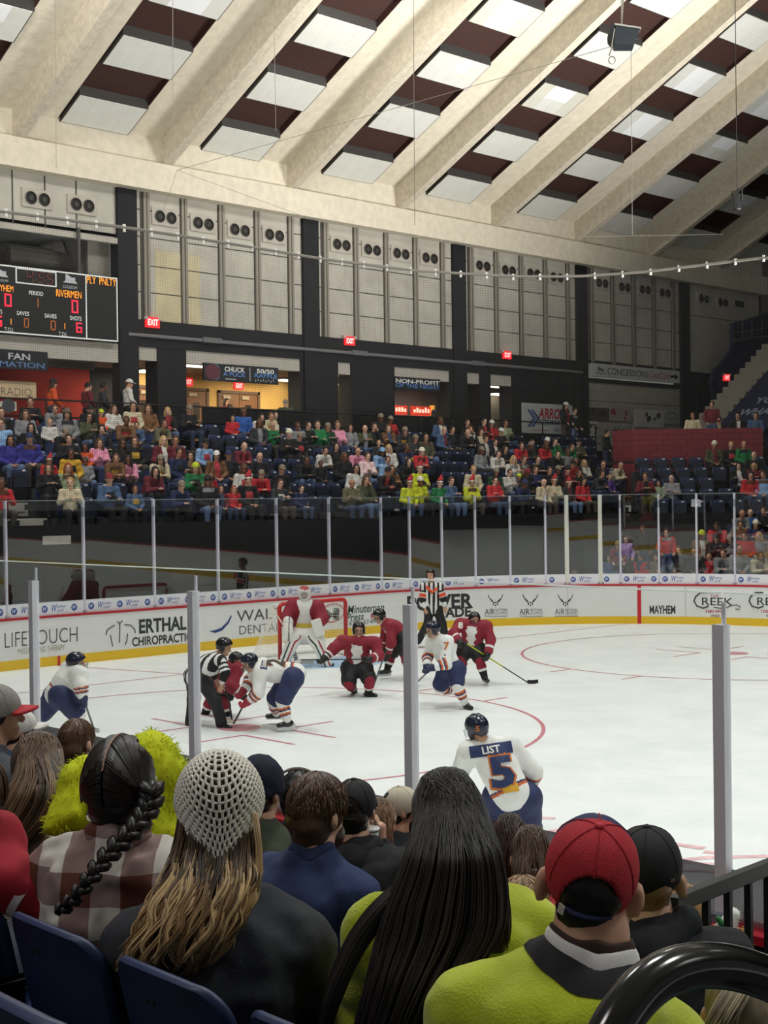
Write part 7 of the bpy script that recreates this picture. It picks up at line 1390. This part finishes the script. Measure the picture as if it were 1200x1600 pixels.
for j in range(44):
    a = 2*math.pi*j/44; c = cpos(a, 1.02); t_ = nrm(cpos(a+.05, 1.02)-cpos(a-.05, 1.02)); dn = nrm(cpos(a, 1.06)-cpos(a, 1.0)); mb.tube([c+t_*.0095*math.cos(w)+dn*.012*math.sin(w) for w in np.linspace(0, math.pi, 6)], .0042, 5)
mb.build('scallop_edge', CRO, cro, True)
shell(K, [CRAN(.006), Half((.062, 0, .05), (1, 0, -.3)), Half((0, 0, -.06), (.2, 0, -1))], hmat('#3a2a1e'))
for (a, b) in (((392, 1392, 3.6), (470, 1425, 3.68)),): pass
# -- 3 navy T-shirt
K = fan(498, 1272, 4.75, (.65, .75), tee('#27355e'), 'person in navy T-shirt with short brown hair and beard', sleeve='short', shw=.185, wr=.014, seed=9, skin=1, turn=.9, shoff=-.02, arms=([(455, 1405, 5.1), (505, 1428, 4.62)], [(520, 1450, 5.2), (560, 1446, 4.85)]), topname='t_shirt', neckw=.055)
short_hair(K, '#4a3526', low=-.075, strands=700, g=.006, seed=3, front=.085, sw=.002)
shell(K, [Ell((.045, 0, -.075), (.055, .06, .055)), Half((.0, 0, -.03), (0, 0, 1)), Half((.1, 0, -.06), (1, 0, .3))], hmat('#3a291d'), name='beard')
neck_ring(K, .058, .082, .008, tee('#1f2b50'), 'neckband')
# -- 4 black cap, black hooded top, drink
K = fan(554, 1266, 6.2, (.25, 1), tee('#16171b'), 'person in black cap and black hooded top lifting a clear cup', wr=.016, seed=12, shw=.2, bulk=1.08, topname='hooded_top', arms=([(515, 1350, 6.4), (598, 1348, 6.35)], [(540, 1370, 6.6), (594, 1316, 6.35)]), skin=1)
short_hair(K, '#1d1613', low=-.075, strands=80); cap_hat(K, M('#131316', .8), open_=True)
blob('hood', [Cap(K.nb+K.bl*.09-K.bf*.02-V3(0, 0, .04), K.nb-K.bf*.11-V3(0, 0, .09), .05, .055), Cap(K.nb-K.bl*.09-K.bf*.02-V3(0, 0, .04), K.nb-K.bf*.11-V3(0, 0, .09), .05, .055), Cap(K.nb-K.bf*.1-V3(0, 0, .08), K.nb-K.bf*.1-V3(0, 0, .15), .06, .04)], tee('#18191d'), K.root, .011, .03, .008, 12, 3)
cp_ = at(577, 1312, 6.2); cup = empty('drink_cup', cp_, 'clear plastic drink cup with white lid and straw, held up', 'cup'); mb = MB(); mb.lathe([(.03, -.05), (.033, -.045), (.044, .045), (.042, .045), (.031, -.04)], n=16); mb.build('cup_body', M('#b9bcbc', .2), cup, True); mb = MB(); mb.lathe([(.047, .043), (.048, .05), (.042, .056), (.04, .053)], n=16); mb.build('lid', M('#eceeee', .4), cup, True); mb = MB(); mb.tube([(0, 0, .03), (-.008, 0, .12)], .0045, 6); mb.build('straw', M('#e6e6e6', .4), cup)
# -- 5 navy beanie, 6 headband, 7 girl, 8 tan cap
K = fan(407, 1238, 5.9, (.5, .85), tee('#3a4030'), 'person in dark navy beanie and olive jacket', seed=14, topname='jacket', wr=.012); short_hair(K, '#2a1d18', strands=40); shell(K, [Ell((-.008, 0, .04), (.12, .1, .122)), Half((0, 0, -.0), (.1, 0, -1)), Ell((-.006, 0, .012), (.122, .102, .03))], tee('#171c30'), name='beanie')
K = fan(468, 1247, 6.9, (.3, 1), tee('#2c2d31'), 'person in dark grey T-shirt with headset band over black cap', seed=15, sleeve='short', topname='t_shirt'); short_hair(K, '#17120f', strands=80, g=.006); cap_hat(K, M('#141416', .8), g=-.002); mb = MB(); mb.tube([(-.03-.10*math.cos(a)*.4, .118*math.cos(a), .03+.122*math.sin(a)) for a in np.linspace(.2, 2.94, 14)], .008, 6, sx=.5); mb.build('head_band', M('#8a7f74', .4), K.root, mw=K.hm)
K = fan(592, 1290, 7.6, (.3, 1), tee('#6d5a50'), 'person with straight light brown hair sitting before the beige cap', seed=16, shw=.15, h=.014, topname='top'); shell(K, [CRAN(.008), Half((.062, 0, .05), (1, 0, -.3)), Half((0, 0, -.06), (.2, 0, -1))], hmat('#7d5c40')); long_hair(K, [(1290, 573, 611, 7.5), (1315, 574, 614, 7.48), (1340, 578, 616, 7.47), (1362, 582, 612, 7.46)], ['#6a4c34', '#87664a', '#59402c'], 220, head=K, wave=.004, seed=4, thick=.05)
K = fan(628, 1266, 8.2, (.95, .25), tee('#24282f'), 'bearded person in beige trucker cap and glasses seen side-on', seed=17, topname='shirt', skin=0); short_hair(K, '#2a1f19', low=-.06, strands=60)
cap_hat(K, M('#c4bba6', .85), brimm=M('#3a3d42', .8), seamm=M('#e0d8c4', .8), pick=lambda F: ((F[:, 0] < -.07) & (abs(F[:, 1]) < .03)).astype(int), mats=[M('#c4bba6', .85), M('#2a2a2c', .8)])
shell(K, [Ell((.05, 0, -.085), (.06, .062, .06)), Half((.0, 0, -.045), (0, 0, 1))], hmat('#33251d'), name='beard'); mb = MB(); mb.tube([(.1, -.066, .02), (.02, -.084, .02)], .003, 5); mb.tube([(.112, -.03+.03*math.cos(a), .005+.022*math.sin(a)) for a in np.linspace(0, 6.28, 12)], .003, 5); mb.build('glasses', M('#1a1a1c', .3), K.root, mw=K.hm)
# -- 9 very long dark hair over a lime top
LIME = M('#b8c41c', .85, noise=.08, scale=10, bump=.25, bscale=160, sheen=.3)
K = fan(703, 1292, 3.6, (-.25, 1), LIME, 'person with very long straight dark hair over a lime green top', seed=20, shw=.19, wr=.014, topname='top', tilt=(-.1, 0, 1))
shell(K, [CRAN(.006), Half((.062, 0, .05), (1, 0, -.3)), Half((0, 0, -.06), (.2, 0, -1))], hmat('#181210'))
DK3 = ['#15100f', '#1e1714', '#2a201b', '#120e0d']
long_hair(K, [(1300, 640, 774, 3.47), (1335, 635, 782, 3.45), (1370, 622, 788, 3.43), (1405, 606, 792, 3.41), (1440, 597, 790, 3.39), (1475, 588, 772, 3.37), (1515, 578, 740, 3.34), (1560, 566, 712, 3.32), (1605, 554, 694, 3.3), (1650, 545, 680, 3.3)], DK3+['#2b211b'], 1500, wave=.003, seed=10, thick=.08, r0=.0022, rag=.04, head=K, locks=160)
long_hair(K, [(1385, 740, 792, 3.42), (1420, 738, 797, 3.41), (1455, 736, 798, 3.4), (1485, 740, 792, 3.4)], DK3+['#5a4636'], 140, wave=.003, seed=18, thick=.03, r0=.003, rag=.05, name='hair_side_lock', locks=30)
long_hair(K, [(1380, 618, 655, 3.43), (1415, 578, 622, 3.41), (1455, 548, 588, 3.4), (1500, 526, 560, 3.38), (1550, 508, 536, 3.36), (1600, 496, 520, 3.35), (1650, 490, 512, 3.35)], DK3, 160, wave=.004, seed=12, thick=.02, r0=.003, rag=.08, name='hair_side_lock', locks=24)
# -- 10 red cap and lime jersey
K = fan(922, 1372, 3.1, (.12, 1), LIME, 'person in red baseball cap with lime jersey and black and white collar', seed=22, shw=.205, bulk=1.08, wr=.01, h=.009, shoff=-.06, rdrop=.07, ear=.02, neckw=.072, topname='jersey', tilt=(.17, .12, 1), drop=.195, slope=.09)
short_hair(K, '#1c1614', low=-.1, strands=220, g=.001, seed=8)
REDC, NVC = M('#b8212f', .8, noise=.06, scale=20, bump=.35, bscale=300), M('#1f2750', .8)
cap_hat(K, REDC, brimm=NVC, seamm=M('#a81c2a', .8), btn=M('#c42a36', .7), pick=lambda F: ((F[:, 0] > .028) & (F[:, 2] > .0)).astype(int), mats=[REDC, NVC], g=.006, tilt=-.58)
mb = MB(); mb.hexa([(-.118, .052, -.012), (-.108, .064, -.012), (-.108, .062, .012), (-.119, .05, .012), (-.121, .053, -.012), (-.111, .066, -.012), (-.111, .064, .012), (-.122, .051, .012)]); mb.build('cap_label', M('#d9d2c6', .7), K.root, mw=K.hm @ Matrix.Rotation(-.58, 4, 'Y'))
neck_ring(K, .098, .150, .008, M('#17181b', .8), 'black_collar'); neck_ring(K, .088, .104, .015, M('#e4e2df', .7), 'white_collar_trim'); neck_ring(K, .085, .095, .019, M('#3a241c', .8), 'undershirt_neck')
bv = BVHTree.FromPolygons([v_.co[:] for v_ in K.top.data.vertices], [tuple(p_.vertices) for p_ in K.top.data.polygons]); mb = MB(); P = []
for t in np.linspace(-1, 1, 31):
    p_ = K.shm+K.bl*t*.22-V3(0, 0, .06+.05*t*t)-K.bf*.5; hit = bv.ray_cast(Vector(p_), Vector(K.bf), 1.)
    if hit[0]: P.append(np.array(hit[0])-K.bf*.002)
mb.tube(P, .0075, 6); mb.build('yoke_seam', M('#8b951a', .8), K.root, True)
# -- 11 black cap and jacket beside the railing
K = fan(1012, 1366, 4.25, (.25, 1), tee('#15171b'), 'person in black cap and black jacket beside the sloping black railing', seed=24, ear=.018, shw=.215, bulk=1.12, wr=.016, skin=1, topname='jacket', lean=.03)
short_hair(K, '#8a6a4a', low=-.085, strands=120, g=-.002); cap_hat(K, M('#131418', .8, noise=.05, scale=12), open_=False, g=.008); mb = MB(); [mb.tube([loc(K, -.108+.004*i, -.05-.006*i, .004), loc(K, -.107+.004*i, -.052-.006*i, .014)], .0022, 5) for i in range(6)]; mb.build('stitched_mark', M('#b98a86', .6), K.root)
blob('hood', [Cap(K.nb+K.bl*.11-V3(0, 0, .03), K.nb-K.bf*.11-V3(0, 0, .09), .055, .06), Cap(K.nb-K.bl*.11-V3(0, 0, .03), K.nb-K.bf*.11-V3(0, 0, .09), .055, .06)], tee('#181a1f'), K.root, .011, .03, .008, 12, 3)
# -- children and others in the lower rows
K = fan(797, 1318, 7.0, (0, 1), tee('#b33a40'), 'child with dark hair just below the numbered white jersey skater', shw=.13, h=.014, seed=25, topname='top'); shell(K, [CRAN(.006), Half((.062, 0, .05), (1, 0, -.3)), Half((0, 0, -.075), (.2, 0, -1))], hmat('#3a281f')); long_hair(K, [(1320, 780, 815, 6.9), (1350, 781, 815, 6.88), (1375, 786, 812, 6.87)], ['#33241c', '#483328'], 150, head=K, seed=5, thick=.05)
K = fan(830, 1342, 6.3, (0, 1), tee('#c23a44'), 'child with long brown hair close beside the red cap', shw=.13, h=.014, seed=26, topname='top'); shell(K, [CRAN(.006), Half((.062, 0, .05), (1, 0, -.3)), Half((0, 0, -.075), (.2, 0, -1))], hmat('#4a3324')); long_hair(K, [(1345, 802, 858, 6.19), (1365, 800, 860, 6.17), (1400, 800, 858, 6.15), (1430, 804, 852, 6.14)], ['#3f2b20', '#5d4230', '#4a3325'], 240, head=K, seed=6, thick=.06)
K = fan(818, 1430, 5.0, (.2, 1), tee('#3a4a3a'), 'child with short sandy blond hair low between long dark hair and red cap', shw=.14, h=.014, seed=27, topname='top', skin=4); short_hair(K, '#7d6142', low=-.075, strands=300, g=.004, sw=.003)
K = fan(60, 1205, 5.4, (.2, 1), tee('#c9bfae'), 'person with long light brown hair in a cream fleece top', seed=28, shw=.17, topname='fleece', wr=.02); shell(K, [CRAN(.010), Half((.062, 0, .05), (1, 0, -.3)), Half((0, 0, -.06), (.2, 0, -1))], hmat('#4f3b2a'))
long_hair(K, [(1210, 30, 116, 5.25), (1240, 8, 112, 5.22), (1270, -12, 100, 5.2), (1300, -25, 70, 5.18), (1325, -30, 50, 5.17)], ['#4f3b2a', '#7a5f44', '#6a513a', '#3d2d20'], 420, head=K, wave=.01, seed=13, thick=.07, rag=.12, r0=.004)
mb = MB(); mb.tube([at(30, 1330, 5.3)-K.o, at(60, 1305, 5.25)-K.o, at(78, 1322, 5.2)-K.o, at(60, 1345, 5.2)-K.o], .012, 6); mb.build('hood_cord', tee('#d8d2c4'), K.root, True)
K = fan(121, 1163, 7.3, (.45, .9), tee('#3c4250'), 'person with cropped brown hair in front of the tall glass post', seed=29, topname='top', skin=1, h=.014); short_hair(K, '#5a3f2a', low=-.06, strands=160, g=-.002, sw=.0015)
K = fan(226, 1228, 4.95, (.1, 1), M('#1d2a22', .85, noise=.5, scale=30), 'person wrapped in a fuzzy lime yellow hood and dark floral top', seed=30, shw=.17, topname='floral_top')
LM = M('#c6cf12', .9, noise=.12, scale=12)
fuzz(K, [Ell(K.hc+V3(0, 0, .03), (.15, .14, .16)), Cap(K.hc-V3(0, 0, .08)-K.bf*.04, K.nb-V3(0, 0, .05)-K.bf*.05, .12, .14), Cap(K.nb-V3(0, 0, .1)+K.bl*.1, K.nb-V3(0, 0, .1)-K.bl*.1, .11), Cap(K.nb-V3(0, 0, .08)+K.bl*.13, K.nb-V3(0, 0, .26)+K.bl*.24-K.bf*.04, .07, .045), Cap(K.nb-V3(0, 0, .1)-K.bl*.12, K.nb-V3(0, 0, .14)-K.bl*.13, .1, .1), Cap(at(130, 1215, 4.95)-K.o, at(105, 1275, 4.85)-K.o, .07, .06), Cap(at(130, 1215, 4.95)-K.o, K.hc+V3(0, 0, -.02), .07, .1), Cap(at(105, 1275, 4.85)-K.o, at(78, 1292, 4.8)-K.o, .05, .02)], LM, 'fuzzy_hood', 2200, .022, h=.013, r=.0013)
K = fan(-92, 1165, 4.15, (.1, 1), M('#a81f30', .85, noise=.08, scale=10), 'person in red jersey with white and navy sleeve stripes at picture edge', seed=31, shw=.165, topname='jersey', wr=.012, drop=.22, arms=([(-180, 1370, 4.2), (6, 1372, 4.02)], [(-130, 1400, 4.5), (74, 1420, 4.0)]))
shell(K, [CRAN(.008), Half((.062, 0, .05), (1, 0, -.3)), Half((0, 0, -.06), (.2, 0, -1))], hmat('#3a2a20')); long_hair(K, [(1175, -135, -14, 4.08), (1205, -130, 8, 4.06), (1240, -125, 12, 4.05), (1268, -120, 4, 4.05)], ['#3a2a20', '#54402f', '#6d5540'], 160, seed=14, thick=.06, head=K)
a_, b_ = K.el[1], K.wr[1]
for t_, c_ in ((-.22, '#e2e0dc'), (-.02, '#1d2340'), (.13, '#b3202c'), (.26, '#1d2340'), (.45, '#e2e0dc')):
    r_ = .084-.02*max(0, t_); P = [a_+(b_-a_)*(t_+x) if t_+x > 0 else a_+(K.sh[1]-a_)*(-(t_+x)*.5) for x in (0, .15)]; mb = MB(); mb.tube(P, [r_+.004, r_], 18, cap=False); mb.build('sleeve_stripe', M(c_, .85), K.root, True)
K = fan(-6, 1118, 6.3, (.95, .3), tee('#4a4f57'), 'person in grey mesh cap with red peak at picture edge', seed=32, topname='top', h=.016); short_hair(K, '#3a2a20', strands=30); cap_hat(K, M('#8d8a84', .85, noise=.2, scale=60), brimm=M('#b8212f', .7), open_=False)
K = fan(30, 1142, 8.7, (.85, .5), M('#3f5878', .85, noise=.15, scale=14), 'person in white cap and denim jacket with black strap low by the boards', seed=33, topname='denim_jacket', h=.016); short_hair(K, '#2a1d18', strands=30); cap_hat(K, M('#d9d6cf', .85), open_=False)
mb = MB(); mb.tube([K.sh[1]+V3(0, 0, .09), K.sh[1]+V3(0, 0, -.05)-K.bf*.12, K.pel+V3(0, 0, .1)-K.bf*.15], .025, 6, sx=.5); mb.build('strap', M('#121214', .7), K.root)
K = fan(1068, 1436, 6.0, (.1, 1), tee('#2a2c31'), 'person with long golden blond hair behind the railing posts', seed=34, topname='top', h=.014, shw=.15); shell(K, [CRAN(.006), Half((.062, 0, .05), (1, 0, -.3)), Half((0, 0, -.06), (.2, 0, -1))], hmat('#b08a55')); long_hair(K, [(1432, 1048, 1086, 5.9), (1460, 1046, 1094, 5.87), (1490, 1050, 1102, 5.85)], ['#a07a48', '#c49c64', '#8a683c'], 200, head=K, seed=15, thick=.05, wave=.01)
K = fan(1136, 1478, 6.9, (.2, 1), tee('#26282c'), 'child in small white and green hat with golden tinsel hair beyond railing', seed=35, topname='top', h=.014, shw=.12); fuzz(K, [Ell(K.hc-K.bf*.01+V3(0, 0, .01), (.10, .09, .09))], hmat('#b99a4e'), 'curly_hair', 500, .035, r=.002)
fuzz(K, [Cap(K.hc+V3(0, 0, .10), K.hc+V3(0, 0, .15)-K.bl*.03, .055, .03)], M('#e2e2dc', .8), 'party_hat', 100, .014, r=.0015); blob('green_trim', [Cap(K.hc+V3(0, 0, .12)-K.bf*.05+K.bl*.03, K.hc+V3(0, 0, .15)+K.bl*.05-K.bf*.05, .018, .014)], M('#2f7a44', .8), K.root, .01)
K = fan(1163, 1592, 3.2, (.3, 1), M('#1f7a48', .85, noise=.1, scale=10), 'person in green top with ash blond hair under the curved handrail', seed=36, topname='top', drop=.12, shw=.16, lean=.02); shell(K, [CRAN(.0), Half((.062, 0, .05), (1, 0, -.3)), Half((0, 0, -.06), (.2, 0, -1))], hmat('#8d7f66')); long_hair(K, [(1530, 1140, 1180, 3.15), (1550, 1126, 1176, 3.12), (1572, 1112, 1160, 3.1), (1600, 1100, 1146, 3.08)], ['#8d7f66', '#a3957a', '#6d6250'], 60, seed=16, thick=.03, wave=.008)
# ---- railings
BLK = M('#101114', .5, noise=.1, scale=10, spec=.6); BLKG = M('#0d0d10', .16, spec=.7)
xr = 19.55; p0, p1 = at(1050, 1410, 4.95), at(1230, 1340, 5.8); rr_ = empty('stair_railing', p0*[1, 1, 0], 'black railing with square balusters sloping beside the black jacket', 'railing'); a, b = p0-p0*[1, 1, 0], p1-p0*[1, 1, 0]; dr_ = nrm(b-a); sdn = nrm(np.cross(dr_, V3(0, 0, 1)))
mb = MB(); mb.hexa([a-sdn*.022-V3(0, 0, .035), b-sdn*.022-V3(0, 0, .035), b+sdn*.022-V3(0, 0, .035), a+sdn*.022-V3(0, 0, .035), a-sdn*.022+V3(0, 0, .02), b-sdn*.022+V3(0, 0, .02), b+sdn*.022+V3(0, 0, .02), a+sdn*.022+V3(0, 0, .02)]); mb.build('top_rail', BLK, rr_, bevel=.004)
mb = MB(); mb.hexa([q_-V3(0, 0, .85) for q_ in [a-sdn*.015-V3(0, 0, .02), b-sdn*.015-V3(0, 0, .02), b+sdn*.015-V3(0, 0, .02), a+sdn*.015-V3(0, 0, .02), a-sdn*.015+V3(0, 0, .02), b-sdn*.015+V3(0, 0, .02), b+sdn*.015+V3(0, 0, .02), a+sdn*.015+V3(0, 0, .02)]]); mb.build('bottom_rail', BLK, rr_)
for i in range(9):
    c = a+(b-a)*(.085+.18*i)
    if (c-a)@dr_ > np.linalg.norm(b-a): break
    mb = MB(); mb.hexa([c+dr_*x_*.013+sdn*y_*.013-V3(0, 0, z_) for z_ in (.95, .0) for x_, y_ in ((-1, -1), (1, -1), (1, 1), (-1, 1))]); mb.build('baluster', BLK, rr_)
hr_ = [(925, 1680, 1.40), (950, 1620, 1.42), (975, 1578, 1.44), (1005, 1542, 1.46), (1040, 1518, 1.48), (1080, 1508, 1.5), (1120, 1507, 1.52), (1160, 1514, 1.54), (1200, 1528, 1.56), (1260, 1556, 1.58), (1330, 1600, 1.6)]
P = np.array([at(*q_) for q_ in hr_]); tt = np.linspace(0, 1, len(P)); t2 = np.linspace(0, 1, 48); sm_ = np.stack([np.interp(t2, tt, P[:, i]) for i in range(3)], 1)
for _ in range(12): sm_[1:-1] = (sm_[:-2]+2*sm_[1:-1]+sm_[2:])/4
h_ = empty('aisle_handrail', sm_[0]*[1, 1, 0], 'thick glossy black tube handrail curving over at the aisle', 'handrail'); mb = MB(); mb.tube(sm_-sm_[0]*[1, 1, 0], .0245, 24); mb.build('curved_tube', BLKG, h_, True); q0 = sm_[0]-sm_[0]*[1, 1, 0]; mb = MB(); mb.tube([q0+V3(0, 0, .01), q0*[1, 1, 0]+V3(0, 0, 1.9)+RT*-.02], .0245, 20); mb.build('upright', BLKG, h_, True)
